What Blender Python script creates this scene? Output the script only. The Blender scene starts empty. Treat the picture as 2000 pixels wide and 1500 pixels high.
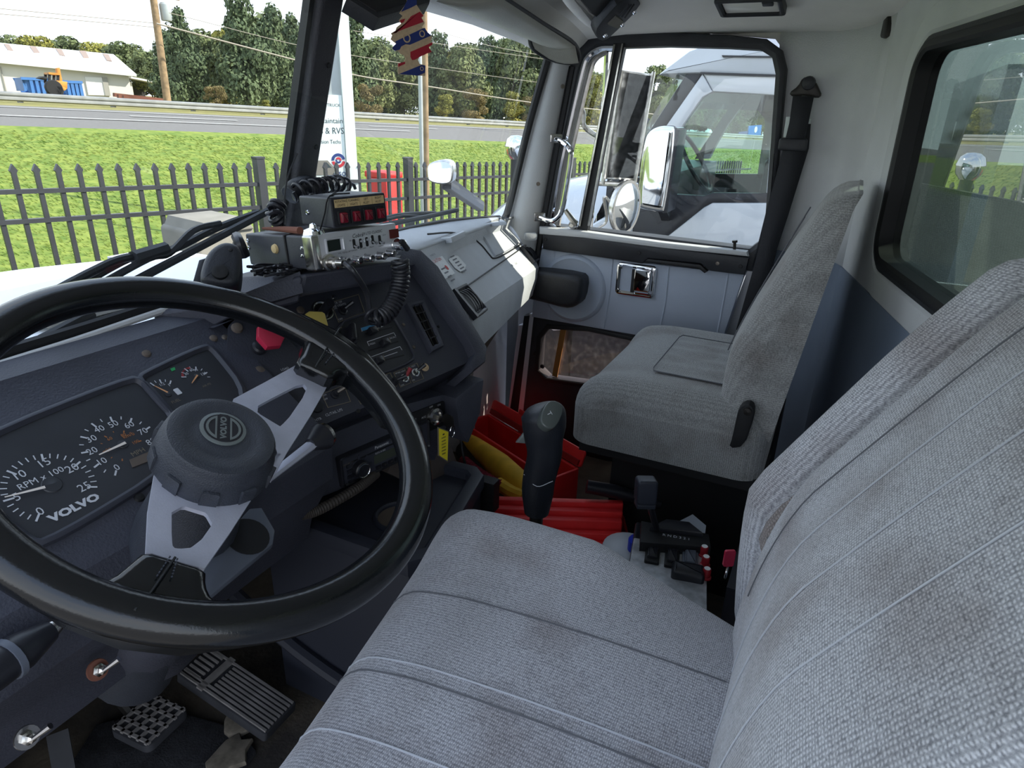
import bpy, math, random
import numpy as np
random.seed(7); rng = np.random.default_rng(7)
scn = bpy.context.scene
COL = scn.collection
R = math.radians
V = lambda *a: np.array(a, float)

# ------------------------------------------------------------------ camera
F = 1300.0; PITCH = R(22.5); ROLL = R(1.7); YAW = R(25.5)
CAM = V(-0.93, 0.0, 1.45)
_h = V(math.cos(YAW), math.sin(YAW), 0); _r0 = V(math.sin(YAW), -math.cos(YAW), 0); _z = V(0, 0, 1)
FWD = _h*math.cos(PITCH) - _z*math.sin(PITCH); _up = _h*math.sin(PITCH) + _z*math.cos(PITCH)
RGT = _r0*math.cos(ROLL) + _up*math.sin(ROLL); UPV = -_r0*math.sin(ROLL) + _up*math.cos(ROLL)
cd = bpy.data.cameras.new('camera'); cam = bpy.data.objects.new('camera', cd); COL.objects.link(cam)
cd.sensor_width = 36.0; cd.lens = F*36.0/2000.0; cd.clip_start = 0.02; cd.clip_end = 600
from mathutils import Matrix, Vector
cam.matrix_world = Matrix(((RGT[0], UPV[0], -FWD[0], CAM[0]), (RGT[1], UPV[1], -FWD[1], CAM[1]), (RGT[2], UPV[2], -FWD[2], CAM[2]), (0, 0, 0, 1)))
scn.camera = cam

# ------------------------------------------------------------------ world, sun, exposure
world = bpy.data.worlds.new('sky'); scn.world = world; world.use_nodes = True
nt = world.node_tree; nt.nodes.clear()
wo = nt.nodes.new('ShaderNodeOutputWorld'); bg = nt.nodes.new('ShaderNodeBackground')
tc = nt.nodes.new('ShaderNodeTexCoord'); sp = nt.nodes.new('ShaderNodeSeparateXYZ'); rp = nt.nodes.new('ShaderNodeValToRGB')
nz = nt.nodes.new('ShaderNodeTexNoise'); nz.inputs['Scale'].default_value = 2.2; nz.inputs['Detail'].default_value = 5
mxw = nt.nodes.new('ShaderNodeMixRGB'); rw2 = nt.nodes.new('ShaderNodeValToRGB')
nt.links.new(tc.outputs['Generated'], sp.inputs[0]); nt.links.new(sp.outputs['Z'], rp.inputs[0])
el = rp.color_ramp.elements
el[0].position = 0.0; el[0].color = (0.86, 0.92, 1.0, 1); el[1].position = 0.75; el[1].color = (0.44, 0.58, 0.84, 1)
e2 = el.new(0.16); e2.color = (0.78, 0.88, 1.0, 1)
nt.links.new(tc.outputs['Generated'], nz.inputs['Vector']); nt.links.new(nz.outputs['Fac'], rw2.inputs[0])
rw2.color_ramp.elements[0].position = 0.45; rw2.color_ramp.elements[1].position = 0.75
rw2.color_ramp.elements[0].color = (0, 0, 0, 1); rw2.color_ramp.elements[1].color = (0.75, 0.75, 0.75, 1)
nt.links.new(rw2.outputs[0], mxw.inputs[0]); nt.links.new(rp.outputs[0], mxw.inputs[1]); mxw.inputs[2].default_value = (1, 1, 1, 1)
nt.links.new(mxw.outputs[0], bg.inputs[0]); nt.links.new(bg.outputs[0], wo.inputs[0])
bg.inputs['Strength'].default_value = 1.0
sd = bpy.data.lights.new('sun', 'SUN'); sun = bpy.data.objects.new('sun', sd); COL.objects.link(sun)
sd.energy = 4.2; sd.angle = R(0.6); sd.color = (1.0, 0.93, 0.80)
_sd = Vector((0.52*math.cos(R(38)), -0.854*math.cos(R(38)), math.sin(R(38))))
sun.rotation_euler = _sd.to_track_quat('Z', 'Y').to_euler()
scn.view_settings.view_transform = 'Standard'; scn.view_settings.look = 'None'
scn.view_settings.gamma = 1.0; scn.view_settings.use_curve_mapping = False
scn.view_settings.exposure = 1.12

# ------------------------------------------------------------------ measuring helpers: photo position + a real plane -> point in the cab
def ray(x, y): return FWD + RGT*(x-1000)/F + UPV*(750-y)/F
def on(ax, v, x, y):
    d = ray(x, y); i = 'xyz'.index(ax); return CAM + d*((v-CAM[i])/d[i])
class Fr:
    """flat frame: origin, u (right), v (up), n (towards the viewer)"""
    def __init__(s, o, u, v):
        s.o = np.array(o, float); s.u = np.array(u, float)/np.linalg.norm(u)
        v = np.array(v, float); v = v - s.u*(v@s.u); s.v = v/np.linalg.norm(v); s.n = np.cross(s.u, s.v)
    def p(s, a, b, h=0.0): return s.o + s.u*a + s.v*b + s.n*h
    def uv(s, x, y):
        d = ray(x, y); t = ((s.o-CAM)@s.n)/(d@s.n); q = CAM + d*t - s.o; return (q@s.u, q@s.v)
    def at(s, x, y, h=0.0):
        a, b = s.uv(x, y); return s.p(a, b, h)
    def shift(s, a, b, h=0.0): return Fr(s.p(a, b, h), s.u, s.v)
    def turn(s, deg):
        c, k = math.cos(R(deg)), math.sin(R(deg)); return Fr(s.o, s.u*c + s.v*k, s.v*c - s.u*k)

# ------------------------------------------------------------------ materials
MATS = {}
def mat(name, col, rough=0.6, metal=0.0, noise=0.0, nscale=20.0, bump=0.0, bscale=200.0, spec=0.5, col2=None, coat=0.0, detail=4.0, emit=None, sheen=0.0):
    m = bpy.data.materials.new(name); m.use_nodes = True; MATS[name] = m
    t = m.node_tree; b = t.nodes['Principled BSDF']
    b.inputs['Base Color'].default_value = (*col, 1); b.inputs['Roughness'].default_value = rough
    b.inputs['Metallic'].default_value = metal; b.inputs['Specular IOR Level'].default_value = spec
    if coat: b.inputs['Coat Weight'].default_value = coat; b.inputs['Coat Roughness'].default_value = 0.05
    if sheen: b.inputs['Sheen Weight'].default_value = sheen
    tcn = t.nodes.new('ShaderNodeTexCoord')
    if noise or col2:
        n = t.nodes.new('ShaderNodeTexNoise'); n.inputs['Scale'].default_value = nscale; n.inputs['Detail'].default_value = detail
        r = t.nodes.new('ShaderNodeValToRGB'); c2 = col2 or tuple(min(1, c*(1+noise)) for c in col); c1 = col if col2 else tuple(c*(1-noise) for c in col)
        r.color_ramp.elements[0].position = 0.35; r.color_ramp.elements[1].position = 0.65
        r.color_ramp.elements[0].color = (*c1, 1); r.color_ramp.elements[1].color = (*c2, 1)
        t.links.new(tcn.outputs['Object'], n.inputs['Vector']); t.links.new(n.outputs['Fac'], r.inputs[0]); t.links.new(r.outputs[0], b.inputs['Base Color'])
    if bump:
        n2 = t.nodes.new('ShaderNodeTexNoise'); n2.inputs['Scale'].default_value = bscale; n2.inputs['Detail'].default_value = 3
        bm = t.nodes.new('ShaderNodeBump'); bm.inputs['Strength'].default_value = bump; bm.inputs['Distance'].default_value = 0.002
        t.links.new(tcn.outputs['Object'], n2.inputs['Vector']); t.links.new(n2.outputs['Fac'], bm.inputs['Height']); t.links.new(bm.outputs[0], b.inputs['Normal'])
    if emit: b.inputs['Emission Color'].default_value = (*emit[:3], 1); b.inputs['Emission Strength'].default_value = emit[3]
    return m
def s(r, g, b):   # 8-bit display colour -> linear
    f = lambda c: (c/255/12.92) if c/255 <= 0.04045 else ((c/255+0.055)/1.055)**2.4
    return (f(r), f(g), f(b))
def glass(name, tint=(0.95, 0.98, 0.97), gloss=1.0, rough=0.0, dirt=0.0):
    m = bpy.data.materials.new(name); m.use_nodes = True; MATS[name] = m; t = m.node_tree; t.nodes.clear()
    o = t.nodes.new('ShaderNodeOutputMaterial'); tr = t.nodes.new('ShaderNodeBsdfTransparent'); gl = t.nodes.new('ShaderNodeBsdfGlossy')
    mx = t.nodes.new('ShaderNodeMixShader'); lw = t.nodes.new('ShaderNodeLayerWeight'); lw.inputs[0].default_value = 0.5
    pw = t.nodes.new('ShaderNodeMath'); pw.operation = 'POWER'; pw.inputs[1].default_value = 5.0; t.links.new(lw.outputs['Facing'], pw.inputs[0])
    fr = t.nodes.new('ShaderNodeMath'); fr.operation = 'MULTIPLY_ADD'; fr.inputs[1].default_value = 0.95; fr.inputs[2].default_value = 0.05; t.links.new(pw.outputs[0], fr.inputs[0])
    mu = t.nodes.new('ShaderNodeMath'); mu.operation = 'MULTIPLY'; mu.inputs[1].default_value = gloss; mu.use_clamp = True
    tr.inputs[0].default_value = (*tint, 1); gl.inputs['Roughness'].default_value = rough
    t.links.new(fr.outputs[0], mu.inputs[0]); t.links.new(mu.outputs[0], mx.inputs[0]); t.links.new(tr.outputs[0], mx.inputs[1]); t.links.new(gl.outputs[0], mx.inputs[2])
    last = mx
    if dirt:
        n = t.nodes.new('ShaderNodeTexNoise'); n.inputs['Scale'].default_value = 60; n.inputs['Detail'].default_value = 6
        r = t.nodes.new('ShaderNodeValToRGB'); r.color_ramp.elements[0].position = 0.45; r.color_ramp.elements[1].position = 0.8
        r.color_ramp.elements[1].color = (dirt, dirt, dirt, 1); r.color_ramp.elements[0].color = (dirt*.3, dirt*.3, dirt*.3, 1)
        tcn = t.nodes.new('ShaderNodeTexCoord'); t.links.new(tcn.outputs['Object'], n.inputs['Vector']); t.links.new(n.outputs['Fac'], r.inputs[0])
        df = t.nodes.new('ShaderNodeBsdfDiffuse'); df.inputs[0].default_value = (.8, .8, .76, 1); m2 = t.nodes.new('ShaderNodeMixShader')
        t.links.new(r.outputs[0], m2.inputs[0]); t.links.new(mx.outputs[0], m2.inputs[1]); t.links.new(df.outputs[0], m2.inputs[2]); last = m2
    t.links.new(last.outputs[0], o.inputs[0]); return m
def fabric(name, c1, c2, rib=790.0, axis='Y', smudge=True, bump=0.45, amp=0.6):
    """woven upholstery: fine ribs + flecks + faint soiling"""
    m = bpy.data.materials.new(name); m.use_nodes = True; MATS[name] = m; t = m.node_tree; b = t.nodes['Principled BSDF']
    b.inputs['Roughness'].default_value = 0.95; b.inputs['Specular IOR Level'].default_value = 0.15; b.inputs['Sheen Weight'].default_value = 0.25
    tcn = t.nodes.new('ShaderNodeTexCoord')
    def wave(ax, sc):
        w = t.nodes.new('ShaderNodeTexWave'); w.bands_direction = ax; w.inputs['Scale'].default_value = sc; w.inputs['Distortion'].default_value = 2.5; w.inputs['Detail'].default_value = 2; w.inputs['Detail Scale'].default_value = 1.5
        t.links.new(tcn.outputs['Object'], w.inputs['Vector']); return w
    w1 = wave(axis, rib/6.283); w2 = wave('X' if axis != 'X' else 'Y', rib/6.283*.55)
    mul = t.nodes.new('ShaderNodeMath'); mul.operation = 'MULTIPLY'; t.links.new(w1.outputs['Fac'], mul.inputs[0]); t.links.new(w2.outputs['Fac'], mul.inputs[1])
    n = t.nodes.new('ShaderNodeTexNoise'); n.inputs['Scale'].default_value = 420; n.inputs['Detail'].default_value = 2; t.links.new(tcn.outputs['Object'], n.inputs['Vector'])
    ad = t.nodes.new('ShaderNodeMath'); ad.operation = 'MULTIPLY_ADD'; ad.inputs[1].default_value = amp; t.links.new(mul.outputs[0], ad.inputs[0]); t.links.new(n.outputs['Fac'], ad.inputs[2])
    r = t.nodes.new('ShaderNodeValToRGB'); r.color_ramp.elements[0].position = 0.30; r.color_ramp.elements[1].position = 0.62+amp*.75
    r.color_ramp.elements[0].color = (*c1, 1); r.color_ramp.elements[1].color = (*c2, 1); t.links.new(ad.outputs[0], r.inputs[0])
    n3 = t.nodes.new('ShaderNodeTexNoise'); n3.inputs['Scale'].default_value = 9; n3.inputs['Detail'].default_value = 6; t.links.new(tcn.outputs['Object'], n3.inputs['Vector'])
    r3 = t.nodes.new('ShaderNodeValToRGB'); r3.color_ramp.elements[0].position = 0.33; r3.color_ramp.elements[1].position = 0.52
    r3.color_ramp.elements[0].color = (0.70, 0.66, 0.64, 1); r3.color_ramp.elements[1].color = (1, 1, 1, 1); t.links.new(n3.outputs['Fac'], r3.inputs[0])
    mx = t.nodes.new('ShaderNodeMixRGB'); mx.blend_type = 'MULTIPLY'; mx.inputs[0].default_value = 1.0 if smudge else 0.0
    t.links.new(r.outputs[0], mx.inputs[1]); t.links.new(r3.outputs[0], mx.inputs[2]); t.links.new(mx.outputs[0], b.inputs['Base Color'])
    bm = t.nodes.new('ShaderNodeBump'); bm.inputs['Strength'].default_value = bump; bm.inputs['Distance'].default_value = 0.0012
    t.links.new(ad.outputs[0], bm.inputs['Height']); t.links.new(bm.outputs[0], b.inputs['Normal']); return m

# ------------------------------------------------------------------ mesh builder
WL = {}    # object -> world location
def tag(o, label=None, cat=None, group=None, kind=None):
    if label: o['label'] = label
    if cat: o['category'] = cat
    if group: o['group'] = group
    if kind: o['kind'] = kind
    return o
def empty(name, loc, label=None, cat=None, group=None, kind=None):
    o = bpy.data.objects.new(name, None); COL.objects.link(o); o.location = tuple(map(float, loc)); o.empty_display_size = 0.05
    WL[o] = np.array(loc, float); return tag(o, label, cat, group, kind)
def rrect(x0, x1, y0, y1, r, n=5):
    r = min(r, (x1-x0)/2*.999, (y1-y0)/2*.999); P = []
    for cx, cy, a0 in ((x1-r, y1-r, 0), (x0+r, y1-r, 90), (x0+r, y0+r, 180), (x1-r, y0+r, 270)):
        for k in range(n+1):
            a = R(a0+90*k/n); P.append((cx+r*math.cos(a), cy+r*math.sin(a)))
    return P
def circ2(cx, cy, r, n=24, ry=None):
    return [(cx+r*math.cos(2*math.pi*k/n), cy+(ry or r)*math.sin(2*math.pi*k/n)) for k in range(n)]
def area2(P): return 0.5*sum(P[i][0]*P[(i+1) % len(P)][1]-P[(i+1) % len(P)][0]*P[i][1] for i in range(len(P)))
def ccw(P): return P if area2(P) > 0 else P[::-1]
def inset(P, d):
    """move every edge of a ccw outline inwards by d"""
    n = len(P); out = []
    for i in range(n):
        a, b, c = np.array(P[i-1]), np.array(P[i]), np.array(P[(i+1) % n])
        e1 = b-a; e2 = c-b; l1 = np.linalg.norm(e1) or 1e-9; l2 = np.linalg.norm(e2) or 1e-9
        n1 = V(-e1[1], e1[0])/l1; n2 = V(-e2[1], e2[0])/l2; m = n1+n2; k = m@m
        out.append(tuple(b + (m*(2*d/k) if k > 0.3 else n1*d)))
    return out
def smooth_poly(P, it=2):
    for _ in range(it):
        Q = []
        for i in range(len(P)):
            a, b = np.array(P[i]), np.array(P[(i+1) % len(P)]); Q += [tuple(a*.75+b*.25), tuple(a*.25+b*.75)]
        P = Q
    return P
def crv(P, n=8, closed=False):
    """Catmull-Rom through points"""
    P = [np.array(p, float) for p in P]; out = []; m = len(P)
    rngi = range(m) if closed else range(m-1)
    for i in rngi:
        p1, p2 = P[i], P[(i+1) % m]; p0 = P[i-1] if (i > 0 or closed) else p1*2-p2; p3 = P[(i+2) % m] if (i+2 < m or closed) else p2*2-p1
        for k in range(n):
            t = k/n; out.append(0.5*((2*p1)+(-p0+p2)*t+(2*p0-5*p1+4*p2-p3)*t*t+(-p0+3*p1-3*p2+p3)*t**3))
    if not closed: out.append(P[-1])
    return out
class MB:
    def __init__(s): s.v = []; s.f = []
    def add(s, vs, fs):
        o = len(s.v); s.v += [tuple(map(float, v)) for v in vs]; s.f += [tuple(o+i for i in f) for f in fs]; return s
    def box(s, x0, x1, y0, y1, z0, z1):
        return s.add([(x, y, z) for x in (x0, x1) for y in (y0, y1) for z in (z0, z1)], [(0, 1, 3, 2), (4, 6, 7, 5), (0, 4, 5, 1), (2, 3, 7, 6), (0, 2, 6, 4), (1, 5, 7, 3)])
    def fbox(s, fr, a0, a1, b0, b1, h0, h1):
        return s.add([fr.p(a, b, h) for a in (a0, a1) for b in (b0, b1) for h in (h0, h1)], [(0, 1, 3, 2), (4, 6, 7, 5), (0, 4, 5, 1), (2, 3, 7, 6), (0, 2, 6, 4), (1, 5, 7, 3)])
    def bar(s, p0, p1, w, h, up=(0, 0, 1)):
        p0 = np.array(p0, float); p1 = np.array(p1, float); d = p1-p0; L = np.linalg.norm(d); u = np.cross(d, up)
        if np.linalg.norm(u) < 1e-6: u = V(1, 0, 0)
        f = Fr(p0, u, np.cross(u, d)); L = (p1-p0)@f.n
        return s.fbox(f, -w/2, w/2, -h/2, h/2, min(0, L), max(0, L))
    def slab(s, poly, fr, h0, h1, bev=0.0, hole=None, steps=2):
        """outline extruded h0..h1 along the frame normal, rounded top edge; optional hole outline with the same number of points"""
        if area2(poly) < 0: poly = poly[::-1]
        n = len(poly); L = []
        if hole is not None and area2(hole) < 0: hole = hole[::-1]
        outer = [(poly, h0)]
        if bev:
            for k in range(steps+1):
                a = math.pi/2*k/steps; outer.append((inset(poly, bev*(1-math.cos(a))), h1-bev+bev*math.sin(a)))
        else: outer.append((poly, h1))
        o = len(s.v)
        for P, h in outer: s.v += [tuple(fr.p(a, b, h)) for a, b in P]
        for k in range(len(outer)-1):
            for i in range(n):
                j = (i+1) % n; s.f.append((o+k*n+i, o+k*n+j, o+(k+1)*n+j, o+(k+1)*n+i))
        t = o+(len(outer)-1)*n
        if hole is None:
            s.f.append(tuple(range(t, t+n))); s.f.append(tuple(range(o+n-1, o-1, -1)))
        else:
            inner = [(hole, h1), (hole, h0)]
            if bev: inner = [(inset(hole, -bev), h1), (hole, h1-bev), (hole, h0)]
            q = len(s.v)
            for P, h in inner: s.v += [tuple(fr.p(a, b, h)) for a, b in P]
            for i in range(n):
                j = (i+1) % n; s.f.append((t+i, t+j, q+j, q+i))
                for k in range(len(inner)-1): s.f.append((q+k*n+i, q+k*n+j, q+(k+1)*n+j, q+(k+1)*n+i))
                e = q+(len(inner)-1)*n; s.f.append((e+i, e+j, o+j, o+i))
        return s
    def plate(s, polys3, thick):
        """3-D outline thickened along its normal"""
        P = [np.array(p, float) for p in polys3]; nn = np.cross(P[1]-P[0], P[2]-P[0]); nn = nn/np.linalg.norm(nn)*thick; n = len(P)
        return s.add(P+[p+nn for p in P], [tuple(range(n-1, -1, -1)), tuple(range(n, 2*n))]+[(i, (i+1) % n, n+(i+1) % n, n+i) for i in range(n)])
    def tube(s, path, r, seg=10, closed=False, caps=True, flat=None):
        P = [np.array(p, float) for p in path]; n = len(P); rs = r if hasattr(r, '__len__') else [r]*n
        T = []
        for i in range(n):
            a = P[i-1] if (i > 0 or closed) else P[i]; b = P[(i+1) % n] if (i < n-1 or closed) else P[i]; d = b-a; T.append(d/(np.linalg.norm(d) or 1e-9))
        u = np.cross(T[0], (0, 0, 1)); u = u if np.linalg.norm(u) > 1e-3 else V(1, 0, 0); u = u/np.linalg.norm(u); o = len(s.v)
        for i in range(n):
            u = u - T[i]*(u@T[i]); u = u/(np.linalg.norm(u) or 1e-9); w = np.cross(T[i], u)
            for k in range(seg):
                a = 2*math.pi*k/seg; s.v.append(tuple(P[i]+(u*math.cos(a)+w*math.sin(a)*(flat or 1))*rs[i]))
        for i in range(n if closed else n-1):
            j = (i+1) % n
            for k in range(seg): s.f.append((o+i*seg+k, o+i*seg+(k+1) % seg, o+j*seg+(k+1) % seg, o+j*seg+k))
        if caps and not closed: s.f.append(tuple(o+k for k in range(seg-1, -1, -1))); s.f.append(tuple(o+(n-1)*seg+k for k in range(seg)))
        return s
    def cyl(s, p0, p1, r, seg=16, r1=None): return s.tube([p0, p1], [r, r if r1 is None else r1], seg)
    def lathe(s, prof, fr, seg=24):
        """profile (radius, height along frame normal) turned about the frame normal"""
        o = len(s.v); m = len(prof)
        for rr, h in prof:
            for k in range(seg):
                a = 2*math.pi*k/seg; s.v.append(tuple(fr.p(rr*math.cos(a), rr*math.sin(a), h)))
        for i in range(m-1):
            for k in range(seg): s.f.append((o+i*seg+k, o+i*seg+(k+1) % seg, o+(i+1)*seg+(k+1) % seg, o+(i+1)*seg+k))
        s.f.append(tuple(o+k for k in range(seg-1, -1, -1))); s.f.append(tuple(o+(m-1)*seg+k for k in range(seg))); return s
    def grid(s, rows, closed=False, flip=False):
        """rows of points -> skin"""
        o = len(s.v); n = len(rows[0])
        for r_ in rows: s.v += [tuple(map(float, p)) for p in r_]
        for i in range(len(rows)-1):
            for k in range(n if closed else n-1):
                q = (o+i*n+k, o+i*n+(k+1) % n, o+(i+1)*n+(k+1) % n, o+(i+1)*n+k); s.f.append(q[::-1] if flip else q)
        return s
    def build(s, name, m, parent=None, label=None, cat=None, group=None, kind=None, ang=35, sub=0, solid=0.0, bevel=0.0):
        me = bpy.data.meshes.new(name); pts = np.array(s.v)
        if parent is None: base = V((pts[:, 0].min()+pts[:, 0].max())/2, (pts[:, 1].min()+pts[:, 1].max())/2, pts[:, 2].min())
        else: base = pts.mean(0)
        me.from_pydata([tuple(p) for p in (pts-base)], [], s.f); me.validate()
        import bmesh
        bm = bmesh.new(); bm.from_mesh(me); bmesh.ops.recalc_face_normals(bm, faces=bm.faces); bm.to_mesh(me); bm.free()
        for p in me.polygons: p.use_smooth = True
        me.set_sharp_from_angle(angle=R(ang))
        me.materials.append(MATS[m] if isinstance(m, str) else m)
        o = bpy.data.objects.new(name, me); COL.objects.link(o); WL[o] = base
        if parent is not None: o.parent = parent; o.location = tuple(base-WL[parent])
        else: o.location = tuple(base)
        if solid: md = o.modifiers.new('solid', 'SOLIDIFY'); md.thickness = solid; md.offset = 0
        if bevel: md = o.modifiers.new('bevel', 'BEVEL'); md.width = bevel; md.segments = 2; md.limit_method = 'ANGLE'; md.angle_limit = R(40)
        if sub: md = o.modifiers.new('sub', 'SUBSURF'); md.levels = sub; md.render_levels = sub
        return tag(o, label, cat, group, kind)
_font = None
def text(body, fr, a, b, size, m, parent, align='CENTER', h=0.0008, rot=0.0, sx=1.0, bold=0.0, name='lettering', shear=0.0):
    c = bpy.data.curves.new('t', 'FONT'); c.body = body; c.size = size; c.align_x = align; c.align_y = 'CENTER'; c.resolution_u = 2; c.offset = bold; c.shear = shear
    t = bpy.data.objects.new('t', c); me = bpy.data.meshes.new_from_object(t); bpy.data.objects.remove(t); bpy.data.curves.remove(c)
    f = fr.shift(a, b, h).turn(rot); mb = MB()
    mb.add([f.p(v.co.x*sx, v.co.y, 0) for v in me.vertices], [tuple(p.vertices) for p in me.polygons]); bpy.data.meshes.remove(me)
    if not mb.v: return None
    return mb.build(name, m, parent)
def copy_tree(o, parent=None, off=None):
    c = o.copy(); COL.objects.link(c); c.parent = parent
    if off is not None: c.location = tuple(np.array(o.location)+off); WL[c] = WL[o]+off
    for ch in list(o.children): copy_tree(ch, c)
    return c
def coil(path, rad, turns, n=14, phase=0):
    """helix wound round a path"""
    P = [np.array(p) for p in path]; L = [0]
    for i in range(1, len(P)): L.append(L[-1]+np.linalg.norm(P[i]-P[i-1]))
    N = int(turns*n); out = []; u = None
    for k in range(N+1):
        d = L[-1]*k/N; i = max(0, min(len(P)-2, int(np.searchsorted(L, d))-1)); t = (d-L[i])/max(1e-9, L[i+1]-L[i]); p = P[i]*(1-t)+P[i+1]*t
        T = P[i+1]-P[i]; T = T/np.linalg.norm(T)
        if u is None: u = np.cross(T, (0.3, 0.2, 1)); 
        u = u-T*(u@T); u = u/np.linalg.norm(u); w = np.cross(T, u); a = 2*math.pi*k/n+phase
        out.append(p+(u*math.cos(a)+w*math.sin(a))*rad)
    return out
# ------------------------------------------------------------------ shared materials
mat('grass', s(84, 108, 31), 0.95, noise=0.0, col2=s(121, 134, 53), nscale=5.0, bump=1.0, bscale=25, detail=12)
mat('grass_blade', s(80, 110, 31), 0.9, col2=s(128, 139, 62), nscale=0.8)
mat('dry_grass', s(112, 110, 53), 0.95, col2=s(130, 123, 73), nscale=2)
mat('asphalt', s(103, 101, 99), 0.95, noise=0.12, nscale=14, bump=0.4, bscale=60)
mat('lot', s(103, 101, 99), 0.95, noise=0.15, nscale=3, bump=0.4, bscale=60)
mat('road_paint', s(174, 174, 171), 0.8)
mat('fence_black', s(48, 50, 54), 0.45, noise=0.15, nscale=8)
mat('galvanised', s(151, 152, 150), 0.5, metal=0.35, noise=0.1, nscale=3)
mat('pole_wood', s(140, 118, 90), 0.95, noise=0.25, nscale=5, bump=0.6, bscale=40)
mat('pole_metal', s(170, 176, 176), 0.5, metal=0.4, noise=0.06, nscale=3)
mat('wire', s(150, 142, 130), 0.7)
mat('bark', s(70, 58, 46), 0.95, noise=0.3, nscale=6)
mat('leaf_dark', s(66, 82, 57), 0.9, col2=s(99, 112, 75), nscale=0.35)
mat('leaf_mid', s(79, 93, 58), 0.9, col2=s(119, 125, 79), nscale=0.3)
mat('leaf_yellow', s(106, 112, 47), 0.9, col2=s(156, 145, 68), nscale=0.35)
mat('leaf_brown', s(101, 92, 57), 0.9, col2=s(138, 121, 77), nscale=0.4)
mat('barn_white', s(205, 203, 196), 0.7, noise=0.03, nscale=1)
mat('barn_roof', s(222, 222, 220), 0.45, noise=0.03, nscale=.6)
mat('barn_grey', s(150, 148, 142), 0.7)  # plain grey for door track, wall seam and house roof
mat('skylight', s(142, 122, 110), 0.6)
mat('blue_steel', s(64, 112, 172), 0.5, noise=0.15, nscale=1.2)
mat('digger', s(190, 128, 50), 0.6, noise=0.15, nscale=2)
mat('rubber', s(30, 30, 32), 0.8)
mat('rust', s(112, 70, 56), 0.9, noise=0.25, nscale=2)
mat('shed_dark', s(60, 60, 60), 0.9)
mat('truck_white', s(191, 195, 202), 0.25, noise=0.02, nscale=2, coat=0.7)
mat('truck_black', s(22, 24, 34), 0.35, noise=0.2, nscale=20)
mat('chrome', (0.82, 0.83, 0.86), 0.06, metal=1.0)
mat('chrome_worn', (0.62, 0.60, 0.57), 0.22, metal=1.0, noise=0.15, nscale=60)
mat('mirror', (0.75, 0.77, 0.78), 0.02, metal=1.0)
mat('mirror_spotted', (0.30, 0.30, 0.31), 0.08, metal=1.0, noise=0.5, nscale=45)
mat('red_paint', s(200, 44, 40), 0.5)
mat('sign_white', s(222, 232, 228), 0.6)
mat('sign_ink', s(60, 72, 76), 0.7); mat('sign_red', s(190, 50, 60), 0.6); mat('sign_blue', s(40, 60, 120), 0.6)
mat('box_grey', s(128, 125, 117), 0.85, noise=0.1, nscale=8, bump=0.4, bscale=60)
mat('far_blue', s(40, 110, 190), 0.5); mat('far_white', s(235, 240, 240), 0.5)
glass('glass_clear', (0.93, 0.96, 0.95), 1.0, 0.0, 0.05); glass('glass_dusty', (0.95, 0.97, 0.96), 0.9, 0.0, 0.02); glass('glass_green', (0.70, 0.86, 0.82), 1.2)

_t = MATS['grass_blade'].node_tree; _b = _t.nodes['Principled BSDF']; _tr = _t.nodes.new('ShaderNodeBsdfTranslucent'); _mx = _t.nodes.new('ShaderNodeMixShader'); _mx.inputs[0].default_value = .5
_src = _b.inputs['Base Color'].links[0].from_socket; _t.links.new(_src, _tr.inputs[0]); _t.links.new(_b.outputs[0], _mx.inputs[1]); _t.links.new(_tr.outputs[0], _mx.inputs[2]); _t.links.new(_mx.outputs[0], _t.nodes['Material Output'].inputs[0])
GZ = -0.75
az = R(-20.5); dR = V(math.cos(az), math.sin(az), 0); nR = V(-math.sin(az), math.cos(az), 0)
def ps(sv, x, y):
    d = ray(x, y); return CAM + d*(sv/(d@nR))
def strip(sv, pA, pB, tL=-60, tR=90, sag=0.0):
    """straight line on the vertical plane sv ahead, through two sighted points, drawn out to both sides"""
    A = ps(sv, *pA); B = ps(sv, *pB); ta = (A-CAM)@dR; tb = (B-CAM)@dR
    return lambda t: A + (B-A)*((t-ta)/(tb-ta))
TT = np.linspace(-45, 95, 57)
azF = R(-11.7); dF = V(math.cos(azF), math.sin(azF), 0); nF = V(-math.sin(azF), math.cos(azF), 0); HF = 4.785
def fence_p(t, z): p = CAM + nF*HF + dF*t; return V(p[0], p[1], z)
def top_z(t): return 1.068 - (t-1.37)*0.0365
L_near = strip(20, (0, 245), (1000, 277)); L_far = strip(29, (0, 205), (1000, 251)); L_rail = strip(31, (0, 200), (1000, 249))
L_base = strip(46, (0, 182), (330, 201)); 
MB().add([(-40, -40, GZ), (60, -40, GZ), (60, 4.2, GZ-0.9), (-40, 7.5, GZ+0.4)], [(0, 1, 2, 3)]).build('ground', 'lot', kind='structure')
# grass bank rising from the fence line to the road
rows = []
for k in range(9):
    w = k/8; row = []
    for t in TT:
        a = fence_p(t*0.7-8, -0.95 - t*0.02); a = a - nF*0.6; b = L_near(t); q = a*(1-w)+b*w; q[2] -= 0.35*math.sin(math.pi*w); row.append(q)
    rows.append(row)
bank = MB().grid(rows).build('grass_bank', 'grass', kind='structure')
rows_b = rows
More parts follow.
